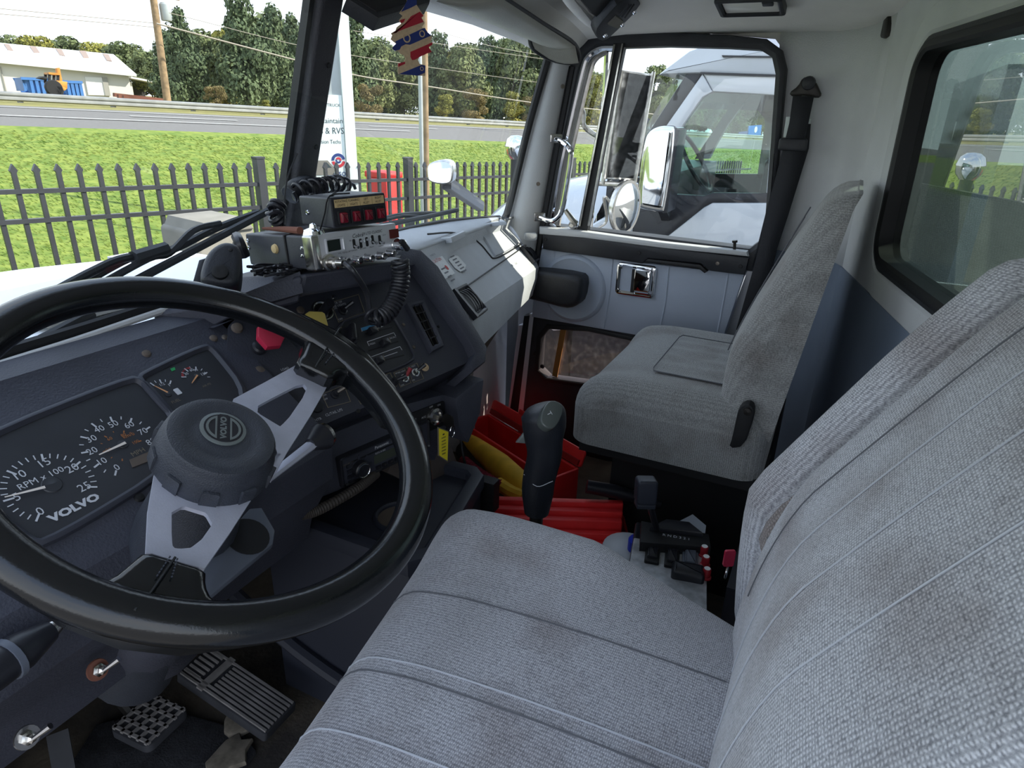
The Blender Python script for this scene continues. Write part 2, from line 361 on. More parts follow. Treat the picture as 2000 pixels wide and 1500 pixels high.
# blades on the near part of the bank
gb = MB(); vs = []; fs = []
rowsA = np.array(rows)
N = 110000
us = rng.random(N)**1.3*0.97; tt = rng.random(N)
for i in range(N):
    fu = us[i]*8; k = int(fu); w = fu-k; ft = (0.28+tt[i]*0.34)*56; j = int(ft); e = ft-j
    p = (rowsA[k, j]*(1-w)+rowsA[k+1, j]*w)*(1-e)+(rowsA[k, j+1]*(1-w)+rowsA[k+1, j+1]*w)*e
    a = rng.random()*6.28; hgt = 0.02+rng.random()*0.035; wd = 0.004+0.007*us[i]*2; dx, dy = math.cos(a)*wd, math.sin(a)*wd; o = len(vs)
    vs += [(p[0]-dx, p[1]-dy, p[2]+.004), (p[0]+dx, p[1]+dy, p[2]+.004), (p[0]-abs(dy)*3, p[1]+abs(dx)*4+.01, p[2]+hgt)]; fs.append((o, o+1, o+2))
gb.v = vs; gb.f = fs
gb.build('grass_blades', 'grass_blade', label='short bright green grass on the bank beyond the black fence', cat='grass', kind='stuff')
# road, verge, field
road = MB().grid([[L_near(t) for t in TT], [L_far(t) for t in TT]]).build('road', 'asphalt', kind='structure')
def band(f0, f1, w0, w1, t0, t1, dz=0.03, n=20):
    r0, r1 = [], []
    for t in np.linspace(t0, t1, n):
        a = f0(t); b = f1(t); r0.append(a*(1-w0)+b*w0+V(0, 0, dz)); r1.append(a*(1-w1)+b*w1+V(0, 0, dz))
    return MB().grid([r0, r1])
band(L_near, L_far, .36, .385, -45, 16.5).build('edge_line', 'road_paint', road)
band(L_near, L_far, .84, .86, -45, 95).build('edge_line', 'road_paint', road)
for k in range(12): band(L_near, L_far, .60, .625, -20+k*9.0, -16.5+k*9.0, n=3).build('lane_dash', 'road_paint', road)
MB().grid([[L_far(t) for t in TT], [L_rail(t)+V(0, 0, .02) for t in TT], [L_base(t) for t in TT], [L_base(t)+nR*60+V(0, 0, 1.0) for t in TT]]).build('field', 'dry_grass', kind='structure')
# guard rail
gr = empty('guard_rail', L_rail(0), 'long galvanised guard rail along the far side of the road', 'guard rail')
prof = [(0.0, .40), (.05, .44), (.05, .50), (0, .55), (.05, .60), (.05, .66), (0, .70)]
MB().grid([[L_rail(t)-nR*a+V(0, 0, b-.33) for t in TT] for a, b in prof]).build('rail', 'galvanised', gr, solid=0.01)
for k in range(40):
    q = L_rail(-40+k*3.0)+nR*.12; MB().box(q[0]-.07, q[0]+.07, q[1]-.07, q[1]+.07, q[2]-.5, q[2]+.34).build('post', 'galvanised' if k else 'galvanised', gr)
# ---- fence
fe = empty('picket_fence', fence_p(2.7, -0.9), 'black metal picket fence with spear tips in front of the trucks', 'fence')
SP = 0.1165
def picket(t):
    z1 = top_z(t); p = fence_p(t, 0); f = Fr(V(p[0], p[1], 0), dF, V(0, 0, 1)); w = .0125; b = MB()
    b.fbox(f, -w, w, -1.0, z1-.045, -w, w)
    q = [(-w, z1-.045), (-w*1.7, z1-.032), (0, z1+.006), (w*1.7, z1-.032), (w, z1-.045)]
    b.slab(q[::-1], f, -w, w); return b
posts_t = [3.03, 4.53+.06, 6.12+1.3, -0.2+.02, -2.1]
k = 0; t = -1.6
while t < 13.5:
    if all(abs(t-a) > 0.05 for a in posts_t): picket(t).build('picket', 'fence_black', fe)
    t += SP
for a in posts_t:
    p = fence_p(a, 0); f = Fr(V(p[0], p[1], 0), dF, V(0, 0, 1)); b = MB(); b.slab(rrect(-.033, .033, -1.0, top_z(a)+.035, .004), f, -.033, .033); b.fbox(f, -.037, .037, top_z(a)+.035, top_z(a)+.05, -.037, .037); b.build('post', 'fence_black', fe)
for dz in (.150, .322, 1.45):
    A = fence_p(-2.5, top_z(-2.5)-dz); B = fence_p(14, top_z(14)-dz); MB().bar(A, B, .04, .026).build('rail', 'fence_black', fe)
# ---- grey box, red cabinet beyond the fence
gbx = on('y', 3.5, 405, 440); f = Fr(V(gbx[0], gbx[1], 0), dF, V(0, 0, 1))
ub = empty('utility_box', (gbx[0], gbx[1], -0.9), 'weathered grey plastic utility box behind the hood, before the fence', 'utility box')
zt = on('y', 3.5, 430, 417)[2]
MB().slab(rrect(-.20, .18, -.95, zt-.05, .03), f, -.18, .22, .02).build('body', 'box_grey', ub)
MB().slab([(-.19, zt-.07), (.17, zt-.07), (.13, zt), (-.15, zt)], f, -.17, .24, .01).build('lid', 'box_grey', ub)
MB().slab([(-.02, zt-.30), (.15, zt-.26), (.15, zt-.12), (.04, zt-.12)], f, .215, .25, .012).build('moulded_rib', 'box_grey', ub)
p = CAM + ray(750, 380)*7.0; f = Fr(V(p[0], p[1], 0), dF, V(0, 0, 1))
rc = empty('red_cabinet', (p[0], p[1], -1.0), 'red metal cabinet standing on the grass behind the fence', 'cabinet')
hz = (CAM + ray(750, 333)*7.0)[2]
MB().slab(rrect(-.10, .12, -1.0, hz-.06, .01), f, -.15, .15, .006).build('body', 'red_paint', rc)
MB().slab(rrect(-.11, .13, hz-.06, hz, .01), f, -.16, .16, .01).build('cap', 'red_paint', rc)
# ---- sign pylon
pp = fence_p(0, 0); q0 = CAM + ray(680, 200)*5.6
az2 = R(-38); f = Fr(V(q0[0], q0[1], 0), (math.cos(az2), math.sin(az2), 0), (0, 0, 1))
sg = empty('pylon_sign', (q0[0], q0[1], -1.2), 'tall pale sign pylon seen through the windshield beside the centre post', 'sign')
u1, _ = f.uv(688, 200); u0, _ = f.uv(608, 200); _, v1 = f.uv(670, 186); _, v0 = f.uv(650, 372)
MB().slab(rrect(u0+.02, u1, -1.3, 3.4, .01), f, -.12, .0).build('column', 'pole_metal', sg)  # grey colour stands in for the pylon's shaded face
MB().fbox(f, u1-.085, u1+.005, -1.3, 3.4, -.13, .03).build('lit_face', 'sign_white', sg)  # bright right face of the pylon, sunlight put into the white colour
pnl = MB().slab(rrect(u0-.16, u1-.09, v0-.5, v1, .005), f, .0, .018).build('panel', 'sign_white', sg)
fs_ = f.shift(0, 0, .019)
def sg_t(body, x, y, size, m='sign_ink', al='CENTER', sx=1.0):
    a, b = f.uv(x, y); text(body, f, a, b, size, m, pnl, al, h=.0195, sx=sx)
sg_t('Maintain', 646, 236, .058); sg_t('HOMES & RVS', 671, 256, .072, al='RIGHT', sx=.85); sg_t('Transmission Techs', 665, 277, .045, al='RIGHT', sx=.85)
sg_t('BECKER TRUCK', 664, 206, .034, al='RIGHT')
a, b = f.uv(660, 313)
def ring(a, b, r0, r1, a0, a1, m, nm):
    P = [(a+r1*math.cos(R(x)), b+r1*math.sin(R(x))) for x in np.linspace(a0, a1, 14)]; Q = [(a+r0*math.cos(R(x)), b+r0*math.sin(R(x))) for x in np.linspace(a1, a0, 14)]
    MB().slab(P+Q, f, .0185, .021).build(nm, m, pnl)
ring(a, b, .035, .058, 10, 180, 'sign_blue', 'emblem_arc'); ring(a, b, .035, .058, 190, 350, 'sign_red', 'emblem_arc'); ring(a, b, .010, .024, 160, 340, 'sign_blue', 'emblem_arc'); ring(a, b, .010, .026, -10, 150, 'sign_red', 'emblem_arc')
sg_t('Allison', 661, 338, .080, 'sign_blue', sx=.9)
a, b = f.uv(633, 325)
MB().slab([(a-.10, b-.07), (a+.07, b-.07), (a+.09, b-.02), (a+.03, b+.05), (a-.10, b+.05)], f, .018, .0205).build('motorhome_print', 'box_grey', pnl)
MB().slab([(a+.0, b-.01), (a+.06, b-.01), (a+.02, b+.035), (a, b+.035)], f, .0205, .0212).build('window_print', 'sign_ink', pnl)
# ---- poles
def pole(name, pxs, sv, r0, r1, m, label, zb=None, top=None):
    A = ps(sv, *pxs[0]); B = ps(sv, *pxs[1]); lo, hi = (A, B) if A[2] < B[2] else (B, A); d = (hi-lo)/(hi[2]-lo[2])
    base = lo-d*2.0; tp = hi+d*(top or 4.0); r = empty(name, base, label, 'pole'); MB().tube([base, tp], [r0, r1], 14).build('shaft', m, r); return r, base, tp, d
r, b0, tp, d = pole('utility_pole', ((327, 198), (300, 0)), 34, .17, .14, 'pole_wood', 'leaning wooden utility pole beside the white barn across the road', top=1.0)
hp = ps(34, 304, 8)
MB().bar(hp-dR*1.0+V(0, 0, .35), hp+dR*1.0+V(0, 0, .3), .12, .12).build('crossarm', 'pole_wood', r)
for k in (-.8, -.35, .35, .8): q = hp+dR*k+V(0, 0, .38); MB().cyl(q, q+V(0, 0, .22), .05, 10, .03).build('insulator', 'pole_metal', r)
q = hp+dR*.35-V(0, 0, .5); MB().lathe([(.0, 0), (.2, 0), (.22, .05), (.22, .62), (.15, .7), (0, .72)], Fr(q-V(0, 0, .1), (1, 0, 0), (0, 1, 0)), 16).build('transformer', 'pole_metal', r)
r2, b2, tp2, d2 = pole('utility_pole', ((833, 395), (828, 0)), 10.5, .060, .055, 'pole_wood', 'weathered wooden utility pole right behind the steel lamp post', top=2.0)
r3, b3, tp3, d3 = pole('lamp_post', ((825, 395), (818, 0)), 9.5, .036, .032, 'pole_metal', 'thin steel lamp post hidden in part by the air freshener', top=2.0)
r4, b4, tp4, d4 = pole('utility_pole', ((1176, 300), (1184, 95)), 23, .09, .08, 'pole_wood', 'wooden pole seen through the narrow vent window', top=1.0)
q = tp4; MB().bar(q, q+dR*.9+V(0, 0, .25), .06, .06).build('lamp_arm', 'pole_metal', r4)
MB().slab(rrect(-.22, .22, -.06, .06, .03), Fr(q+dR*1.0+V(0, 0, .25), dR, V(0, 0, 1)), -.1, .1, .02).build('lamp_head', 'pole_metal', r4)
# ---- wires
def wire(pts, sv, label, r=.02):
    P = [ps(sv, x, y) for x, y in pts]; MB().tube(crv(P, 10), r, 5).build('overhead_wire', 'wire', label=label, cat='wire', group='overhead wires')
wire([(-40, 13), (120, 28), (300, 45)], 34, 'upper overhead wire left of the leaning utility pole', .014); wire([(-40, 24), (130, 38), (300, 53)], 34, 'lower overhead wire left of the leaning utility pole', .014)
wire([(306, 46), (560, 113), (700, 148), (830, 168), (1075, 205), (1300, 225)], 33, 'heavy bundled cable sagging from the leaning pole to the right', .035)
wire([(330, 25), (600, 92), (830, 130), (1080, 165)], 33, 'thin wire crossing the pines above the bundled cable', .014)
wire([(690, 25), (830, 55), (960, 90), (1080, 112)], 33, 'highest thin wire over the right-hand trees', .014); wire([(690, 60), (900, 92), (1080, 118)], 33, 'second wire over the right-hand trees', .014)
# ---- barn and things across the road
bn = empty('barn', ps(46, 120, 182), 'long white metal barn with five brown roof panels across the road', 'building')
fb = Fr(ps(46, 120, 182), dR, (0, 0, 1)); Q = lambda x, y: fb.uv(x, y)
(ul, _), (ur, zr0) = Q(-180, 165), Q(258, 187); z0 = Q(120, 184)[1]
el_, er_ = Q(-180, 112)[1], Q(246, 149)[1]
DB = 11.0
b = MB(); b.slab([(ul, z0-2.5), (ur, zr0-1.5), (ur, er_+.0), (ul, el_+.3)], fb, -DB, 0); b.build('wall', 'barn_white', bn)
rl = fb.p(ul, el_+.15, .45); rr = fb.p(ur+.3, er_, .45); fbr = fb.shift(0, 0, -DB/2); tl = fbr.p(fbr.uv(-180, 70)[0], fbr.uv(-180, 70)[1]); tr = fbr.p(*fbr.uv(222, 110))
tb_l = fb.p(ul, el_+.15, -DB-.4); tb_r = fb.p(ur+.3, er_, -DB-.4)
b = MB(); b.plate([rl, rr, tr, tl], .12); b.plate([tl, tr, tb_r, tb_l], .12); b.build('roof', 'barn_roof', bn)
def proj(p): d = p-CAM; z = d@FWD; return 1000+F*(d@RGT)/z, 750-F*(d@UPV)/z
_S = [(rl*(1-e)+rr*e)*(1-w)+(tl*(1-e)+tr*e)*w for e in np.linspace(0, 1, 161) for w in np.linspace(0, 1, 41)]; _P = np.array([proj(p) for p in _S])
def roof_at(x, y): k = int(((_P-np.array([x, y]))**2).sum(1).argmin()); return _S[k]+V(0, 0, .13)
for x, y in ((17, 98), (69, 102), (119, 107), (165, 111), (210, 117)):
    c4 = [roof_at(x-9, y-6), roof_at(x+3, y-5), roof_at(x+10, y+8), roof_at(x-1, y+7)]
    MB().plate(c4, .06).plate(c4, -.05).build('roof_panel', 'skylight', bn)
b = MB(); x0, _ = Q(165, 150); x1, _ = Q(206, 184); b.fbox(fb, x0, x1, Q(190, 186)[1], Q(185, 151)[1], .02, .08); b.build('sliding_door', 'barn_roof', bn)
b = MB(); b.fbox(fb, x1-.05, x1+.22, Q(206, 187)[1], Q(204, 151)[1], .02, .12); b.build('door_track', 'barn_grey', bn)
b = MB(); b.fbox(fb, Q(4, 150)[0], Q(6, 150)[0], z0-1, el_-.2, .02, .06); b.build('wall_seam', 'barn_grey', bn)
for k, (x0, x1, lab, zz) in enumerate(((58, 97, 'blue steel dumpster left of the orange digger', (152, 178)), (130, 160, 'blue steel dumpster right of the orange digger', (158, 182)))):
    fd = Fr(ps(41, x0, zz[1]), dR, (0, 0, 1)); W = fd.uv(x1, zz[1])[0]; H = fd.uv(x0, zz[0])[1]+.0; H = abs(H)
    dp = empty('dumpster', ps(41, x0, zz[1]), lab, 'dumpster', 'blue dumpsters by the barn')
    b = MB(); pts = [(-.25, H), (0, -.15), (W, -.15), (W+.05, H)]; b.slab(pts[::-1], fd, -2.0, -1.94); b.slab(pts[::-1], fd, -.06, 0); b.fbox(fd, 0, W, -.15, -.05, -2, 0); b.fbox(fd, W-.05, W+.02, -.1, H, -2, 0); b.fbox(fd, -.2, -.1, .0, H, -2, 0); b.build('tub', 'blue_steel', dp)
    for j in range(4): MB().fbox(fd, W*(.08+.27*j), W*(.08+.27*j)+.13, -.12, H, 0, .1).build('rib', 'blue_steel', dp)
    MB().fbox(fd, -.25, W+.1, H-.1, H+.02, -.02, .12).build('rim', 'blue_steel', dp)
fd = Fr(ps(38, 115, 182), dR, (0, 0, 1)); U = lambda x, y: fd.uv(x, y)
dg = empty('backhoe_digger', ps(38, 115, 182), 'orange backhoe digger parked between the blue dumpsters', 'digger')
b = MB(); b.slab([U(94, 170), U(132, 173), U(132, 160), U(112, 157), U(96, 160)][::-1], fd, -.9, 0, .05); b.build('body', 'digger', dg)
b = MB()
for x in (97, 114): b.bar(fd.p(*U(x, 162), -.1), fd.p(*U(x+.5, 144), -.1), .1, .1); b.bar(fd.p(*U(x, 162), -.9), fd.p(*U(x+.5, 144), -.9), .1, .1)
b.build('cab_frame', 'rubber', dg)
MB().slab([U(95, 145), U(118, 147), U(118, 143), U(95, 141)][::-1], fd, -1.0, 0).build('cab_roof', 'digger', dg)
MB().slab([U(119, 170), U(127, 172), U(119, 132), U(113, 133)], fd, -.55, -.2, .03).build('boom', 'digger', dg)
MB().slab([U(113, 166), U(131, 173), U(127, 177), U(114, 177)], fd, -.8, .05, .03).build('bucket', 'digger', dg)
for x, y, rr_ in ((103, 172, .34), (112, 177, .2)):
    q = fd.p(*U(x, y), .0); MB().lathe([(rr_*.35, 0), (rr_*.9, 0), (rr_, .08), (rr_, .28), (rr_*.9, .36), (rr_*.35, .36)], Fr(q, dR, V(0, 0, 1)), 20).build('wheel', 'rubber', dg)
MB().slab([U(77, 153), U(93, 156), U(93, 151), U(84, 149)], fd, -.9, 0, .04).build('loader_bucket', 'rubber', dg)
fh = Fr(ps(60, 285, 150), dR, (0, 0, 1)); U = lambda x, y: fh.uv(x, y)
hs = empty('house', ps(60, 285, 160), 'small pale gabled house behind the utility pole', 'building')
MB().slab([U(274, 175), U(316, 175), U(316, 146), U(287, 145), U(280, 131), U(274, 147)], fh, -6, 0).build('wall', 'barn_white', hs)
MB().plate([fh.p(*U(276, 128), -5), fh.p(*U(286, 147), .3), fh.p(*U(320, 149), .3), fh.p(*U(320, 130), -5)], .15).build('roof', 'barn_grey', hs)
MB().fbox(fh, U(308, 152)[0], U(314, 152)[0], U(308, 158)[1], U(308, 152)[1], .0, .06).build('window', 'shed_dark', hs)
fh = Fr(ps(48, 285, 170), dR, (0, 0, 1)); U = lambda x, y: fh.uv(x, y)
sh = empty('open_shed', ps(48, 285, 195), 'dark open shed beside the barn behind the utility pole', 'building')
MB().slab([U(254, 198), U(322, 202), U(322, 166), U(254, 154)], fh, -4, -3.8).build('back_wall', 'shed_dark', sh)
MB().plate([fh.p(*U(252, 153), .4), fh.p(*U(324, 167), .4), fh.p(*U(324, 161), -4), fh.p(*U(252, 147), -4)], .1).build('roof', 'barn_roof', sh)
for x in (256, 320): q = U(x, 180)[0]; MB().fbox(fh, q-.1, q+.1, U(x, 204)[1], U(x, 160)[1], -.1, .1).build('post', 'barn_white', sh)
for k, (xa, ya, xb, yb, lab) in enumerate(((222, 185, 320, 196, 'rusty steel beam on top of the pile beside the barn'), (230, 188, 322, 198, 'rusty steel beam in the middle of the pile beside the barn'), (240, 190, 318, 200, 'rusty steel beam lowest in the pile beside the barn'))):
    MB().bar(ps(37-.5*k, xa, ya), ps(37-.5*k, xb, yb), .3, .16).build('steel_beam', 'rust', label=lab, cat='beam', group='rusty beams by the barn')
# ---- trees: a few kinds, then copies
def leaf_cloud(n, blobs, size, flat=0.75, seed=1):
    g = np.random.default_rng(seed); vs = np.zeros((n*4, 3)); 
    w = np.array([b[3]**2 for b in blobs]); w = w/w.sum(); idx = g.choice(len(blobs), n, p=w)
    B = np.array(blobs)[idx]; d = g.normal(size=(n, 3)); d /= np.linalg.norm(d, axis=1)[:, None]
    rad = B[:, 3]*(0.55+0.45*g.random(n)**.5); c = B[:, :3]+d*rad[:, None]*np.array([1, 1, flat])
    a = g.normal(size=(n, 3)); a -= d*(a*d).sum(1)[:, None]*.6; a /= np.linalg.norm(a, axis=1)[:, None]; b = np.cross(a, d+g.normal(size=(n, 3))*.5); b /= np.linalg.norm(b, axis=1)[:, None]
    sz = size*(0.6+0.8*g.random(n))[:, None]
    vs[0::4] = c-a*sz; vs[1::4] = c-b*sz*.6; vs[2::4] = c+a*sz; vs[3::4] = c+b*sz*.6
    m = MB(); m.v = [tuple(v) for v in vs]; m.f = [(4*i, 4*i+1, 4*i+2, 4*i+3) for i in range(n)]; return m
def tree_kind(kind, seed):
    g = np.random.default_rng(seed); bl = []
    if kind == 'pine':
        for k in range(26):
            z = 0.18+0.80*k/26; rr = 0.30*(1-0.75*(k/26)**1.4); a = g.random()*6.28; o = rr*(.3+.5*g.random()); bl.append((o*math.cos(a), o*math.sin(a), z, rr*.55+.03))
        mm, trunk, n, sz = 'leaf_dark', .016, 8000, .021
    elif kind == 'round':
        for k in range(24):
            z = 0.25+0.62*g.random(); rr = .30*math.sin(math.pi*min(1, max(.12, (z-.1)/.9)))+.05; a = g.random()*6.28; o = rr*(.2+.7*g.random()); bl.append((o*math.cos(a), o*math.sin(a), z, .10+.08*g.random()))
        mm, trunk, n, sz = 'leaf_mid', .014, 7500, .024
    elif kind == 'scrub':
        for k in range(26):
            z = 0.10+0.75*g.random(); a = g.random()*6.28; o = .34*g.random()**.6*(1.15-z); bl.append((o*math.cos(a), o*math.sin(a), z, .08+.08*g.random()))
        mm, trunk, n, sz = 'leaf_yellow', .012, 7000, .021
    else:
        for k in range(22):
            z = 0.06+0.8*g.random(); a = g.random()*6.28; o = .30*g.random()**.5; bl.append((o*math.cos(a), o*math.sin(a), z, .08+.07*g.random()))
        mm, trunk, n, sz = 'leaf_brown', .012, 5000, .019
    root = empty('tree', (0, 0, 0)); WL[root] = V(0, 0, 0)
    fo = leaf_cloud(n, bl, sz, .8, seed).build('foliage', mm, root); fo.location = tuple(WL[fo])
    mb = MB(); mb.tube(crv([(0, 0, -.05), (.004, .0, .2), (-.004, .005, .55), (0, 0, .9)], 3), [trunk*(1-.8*k/9) for k in range(10)], 7)
    for k in range(9):
        b = bl[(k*3+2) % len(bl)]; z = max(.12, b[2]-.14); mb.tube([(0, 0, z), (b[0]*.5, b[1]*.5, (z+b[2])/2), (b[0], b[1], b[2])], [trunk*.45, trunk*.3, trunk*.12], 5)
    tr = mb.build('trunk', 'bark', root); return root
KINDS = {}
TREES = [  # centre px, top y, base y, distance, kind, spread, label
 (25, 60, 190, 66, 'round', 1.9, 'pale roadside tree at the far left behind the barn roof'), (90, 60, 190, 64, 'scrub', 2.0, 'yellowing tree behind the left part of the barn'),
 (150, 66, 190, 68, 'round', 2.3, 'bushy green tree behind the middle of the barn'), (205, 74, 190, 66, 'scrub', 2.0, 'yellow-green tree behind the right end of the barn'), (262, 76, 192, 64, 'round', 2.2, 'dense tree between the barn and the small house'), (225, 84, 192, 72, 'round', 2.0, 'low dark tree behind the barn gable'),
 (372, 12, 205, 39, 'pine', 1.25, 'dark pine just right of the leaning utility pole'), (338, 50, 203, 42, 'pine', 1.2, 'dark pine right behind the leaning utility pole'), (488, -25, 212, 38, 'pine', 1.35, 'tallest pine left of the centre windshield post'), (545, 5, 215, 41, 'pine', 1.2, 'tall pine partly behind the centre windshield post'), (430, 60, 208, 43, 'round', 1.6, 'rounded tree in the gap between the two big pines'), (590, 25, 218, 43, 'pine', 1.2, 'pine hidden behind the centre windshield post'),
 (425, 150, 209, 36, 'brown', 2.0, 'brown dead brush under the pines by the guard rail'), (520, 182, 214, 35, 'scrub', 2.6, 'low yellow bush at the foot of the tallest pine'), (570, 150, 216, 37, 'pine', 1.8, 'short pine left of the centre windshield post'),
 (700, 20, 226, 40, 'pine', 1.2, 'pine just right of the sign pylon'), (745, 75, 230, 42, 'round', 1.5, 'green tree left of the hanging air freshener'), (790, 95, 232, 43, 'round', 1.6, 'green tree behind the hanging air freshener'), (858, 58, 236, 42, 'pine', 1.3, 'upright pine right of the steel lamp post'), (905, 78, 239, 40, 'round', 1.5, 'broad green tree right of the lamp post'), (950, 68, 242, 43, 'pine', 1.3, 'narrow pine in the right half of the windshield'), (1000, 62, 244, 42, 'round', 1.4, 'tall green tree below the sun visor'), (1050, 72, 246, 41, 'pine', 1.3, 'pine beside the right windshield pillar'), (720, 150, 228, 37, 'brown', 1.8, 'brown brush right of the sign pylon by the road'),
 (870, 170, 238, 36, 'scrub', 1.8, 'yellow brush at the road edge right of the lamp post'), (930, 160, 242, 36, 'brown', 1.7, 'brown brush at the road edge in the right windshield'), (1000, 165, 244, 36, 'scrub', 1.8, 'yellow brush near the right windshield pillar'), (1045, 175, 247, 35, 'brown', 1.8, 'brown brush beside the right windshield pillar'), (1110, 90, 250, 38, 'scrub', 1.5, 'yellow tree behind the right windshield pillar'),
 (1155, 135, 252, 36, 'scrub', 1.5, 'yellow tree seen through the narrow vent window'), (1190, 150, 255, 36, 'scrub', 1.6, 'yellow tree at the edge of the vent window'), (1270, 120, 258, 40, 'round', 1.5, 'green tree beyond the next truck windshield'), (1345, 178, 262, 40, 'round', 2.0, 'green tree seen through the next truck cab, left'), (1400, 172, 266, 41, 'pine', 1.7, 'green tree seen through the next truck cab, middle'), (1450, 175, 268, 40, 'round', 2.0, 'green tree seen through the next truck cab, right'), (1500, 170, 270, 42, 'scrub', 1.8, 'yellow-green tree behind the next truck cab'), (1220, 175, 256, 38, 'pine', 1.7, 'dark tree behind the tall outside mirror')]
REAR = ['left of the leaning pole above the small house', 'right behind the leaning pole', 'between the pole and the first dark pine', 'in the gap right of the first dark pine', 'just left of the tallest pine', 'between the tallest pine and the post', 'left edge of the centre windshield post', 'hidden behind the sign pylon', 'right of the pylon under the highest wire', 'left of the air freshener stripes', 'behind the lower tip of the air freshener', 'directly right of the lamp post top', 'above the yellow brush by the lamp post', 'in the middle of the right windshield half', "left of the narrow pine's tip", 'below the sun visor corner', "beside the right pillar's glass seal", 'in the vent window, left part', 'in the vent window, beside the divider', 'behind the tall outside mirror', "left edge of the next truck's far window", "middle of the next truck's far window", "right edge of the next truck's far window"]
for i_, (px_, ty_) in enumerate(((300, 90), (355, 70), (400, 50), (460, 40), (505, 20), (570, 40), (620, 50), (680, 60), (725, 70), (770, 85), (820, 80), (880, 85), (925, 80), (975, 75), (1025, 80), (1075, 85), (1130, 120), (1180, 140), (1240, 150), (1310, 170), (1375, 175), (1425, 178), (1480, 178))):
    TREES.append((px_, ty_, 200+(px_-300)*.062, 52+(i_ % 3)*2, ('round', 'pine', 'round', 'scrub')[i_ % 4], 1.9, 'rear-row tree, '+REAR[i_]))
mat('leaf_any', s(80, 100, 50), .9)
kc = {}
for i, (px, ty, by, sv, kd, sp_, lab) in enumerate(TREES):
    key = (kd, i % 2)
    if key not in KINDS: KINDS[key] = tree_kind(kd, 11+len(KINDS)*5); o = KINDS[key]
    else: o = copy_tree(KINDS[key])
    base = ps(sv, px, by); topz = ps(sv, px, ty)[2]; h = topz-base[2]; base[2] -= .3
    o.location = tuple(base); o.scale = (h*sp_*.62, h*sp_*.62, h*1.04); o.rotation_euler = (0, 0, rng.random()*6.28); tag(o, lab, 'tree', 'trees beyond the road')
# ------------------------------------------------------------------ the white truck parked alongside
NX = 3.1; NW = 2.2
fn = Fr((NX, 0, 0), (0, -1, 0), (0, 0, 1)); U = lambda x, y: fn.uv(x, y)
nb = empty('truck', (NX+NW/2, 0.6, GZ), 'white conventional truck parked alongside, seen through the passenger window', 'truck')
def yz(p): return (-p[0], p[1])
ff_ = Fr((NX+NW, 0, 0), (0, -1, 0), (0, 0, 1)); UF = lambda x, y: ff_.uv(x, y)
def both(poly, h0, h1, name, m, bev=.012):
    return MB().slab(poly, fn, h0, h1, bev).build(name, m, nb)
for nm, pts, m in (('front_pillar', ((1385, 205), (1362, 212), (1338, 240), (1310, 330), (1280, 330), (1330, 205)), 'truck_black'), ('door_header', ((1362, 212), (1480, 216), (1500, 240), (1560, 240), (1560, 170), (1330, 160)), 'truck_black'), ('door_pillar', ((1480, 216), (1492, 228), (1494, 245), (1478, 350), (1560, 350), (1560, 216)), 'box_grey'), ('lower_door', ((1280, 338), (1478, 340), (1560, 340), (1560, 480), (1280, 480)), 'truck_black')):
    P = [UF(*p) for p in pts]; MB().slab(P if area2(P) > 0 else P[::-1], ff_, -.05, 0).build(nm, m, nb)
# door frame: A-pillar strip, header, rear strip
outA = [U(1372, 143), U(1336, 192), U(1302, 243), U(1270, 300), U(1250, 350)]; inA = [U(1392, 180), U(1372, 190), U(1340, 236), U(1322, 270), U(1310, 300), U(1296, 345), U(1290, 378)]
both([U(1372, 143), U(1302, 243), U(1268, 305), U(1252, 378), U(1292, 378), U(1306, 305), U(1330, 250), U(1372, 190), U(1392, 179)], -.05, 0, 'front_pillar', 'truck_white')
both([U(1372, 143), U(1392, 179), U(1512, 186), U(1620, 190), U(1620, 152)], -.05, 0, 'door_header', 'truck_white')
both([U(1512, 186), U(1620, 190), U(1620, 380), U(1496, 378)], -.05, 0, 'door_pillar', 'truck_white')
both([U(1252, 376), U(1292, 378), U(1374, 383), U(1392, 377), U(1620, 380), U(1620, 396), U(1392, 396), U(1375, 405), U(1303, 462), U(1296, 520), U(1230, 515), U(1236, 440)], -.05, 0, 'belt_trim', 'truck_black', .004)
both([U(1392, 396), U(1620, 396), U(1620, 600), U(1290, 590), U(1303, 462), U(1375, 405)], -.05, .01, 'lower_door', 'truck_white')
both([U(1310, 300), U(1322, 268), U(1340, 236), U(1372, 190), U(1392, 180), U(1512, 186), U(1496, 378), U(1392, 377), U(1374, 383), U(1296, 378)], -.035, -.03, 'side_glass', 'glass_green', 0)
# roof: side fairing and top, swept back
y0, z0_ = U(1358, 139); 
def rp(x, y): u, v = U(x, y); return u, v
prof = [rp(1285, 146), rp(1300, 133), rp(1345, 99), rp(1400, 78), rp(1480, 66), rp(1640, 62), rp(1640, 152), rp(1372, 143)]
MB().slab(prof, fn, -NW, .0, .02).build('roof', 'truck_white', nb)
MB().slab([U(1410, 108), U(1640, 112), U(1640, 115), U(1412, 112)], fn, -.01, .008).build('roof_crease', 'truck_black', nb)
MB().slab([U(1368, 141), U(1640, 151), U(1640, 155), U(1370, 145)], fn, -.04, .012).build('drip_rail', 'truck_black', nb)
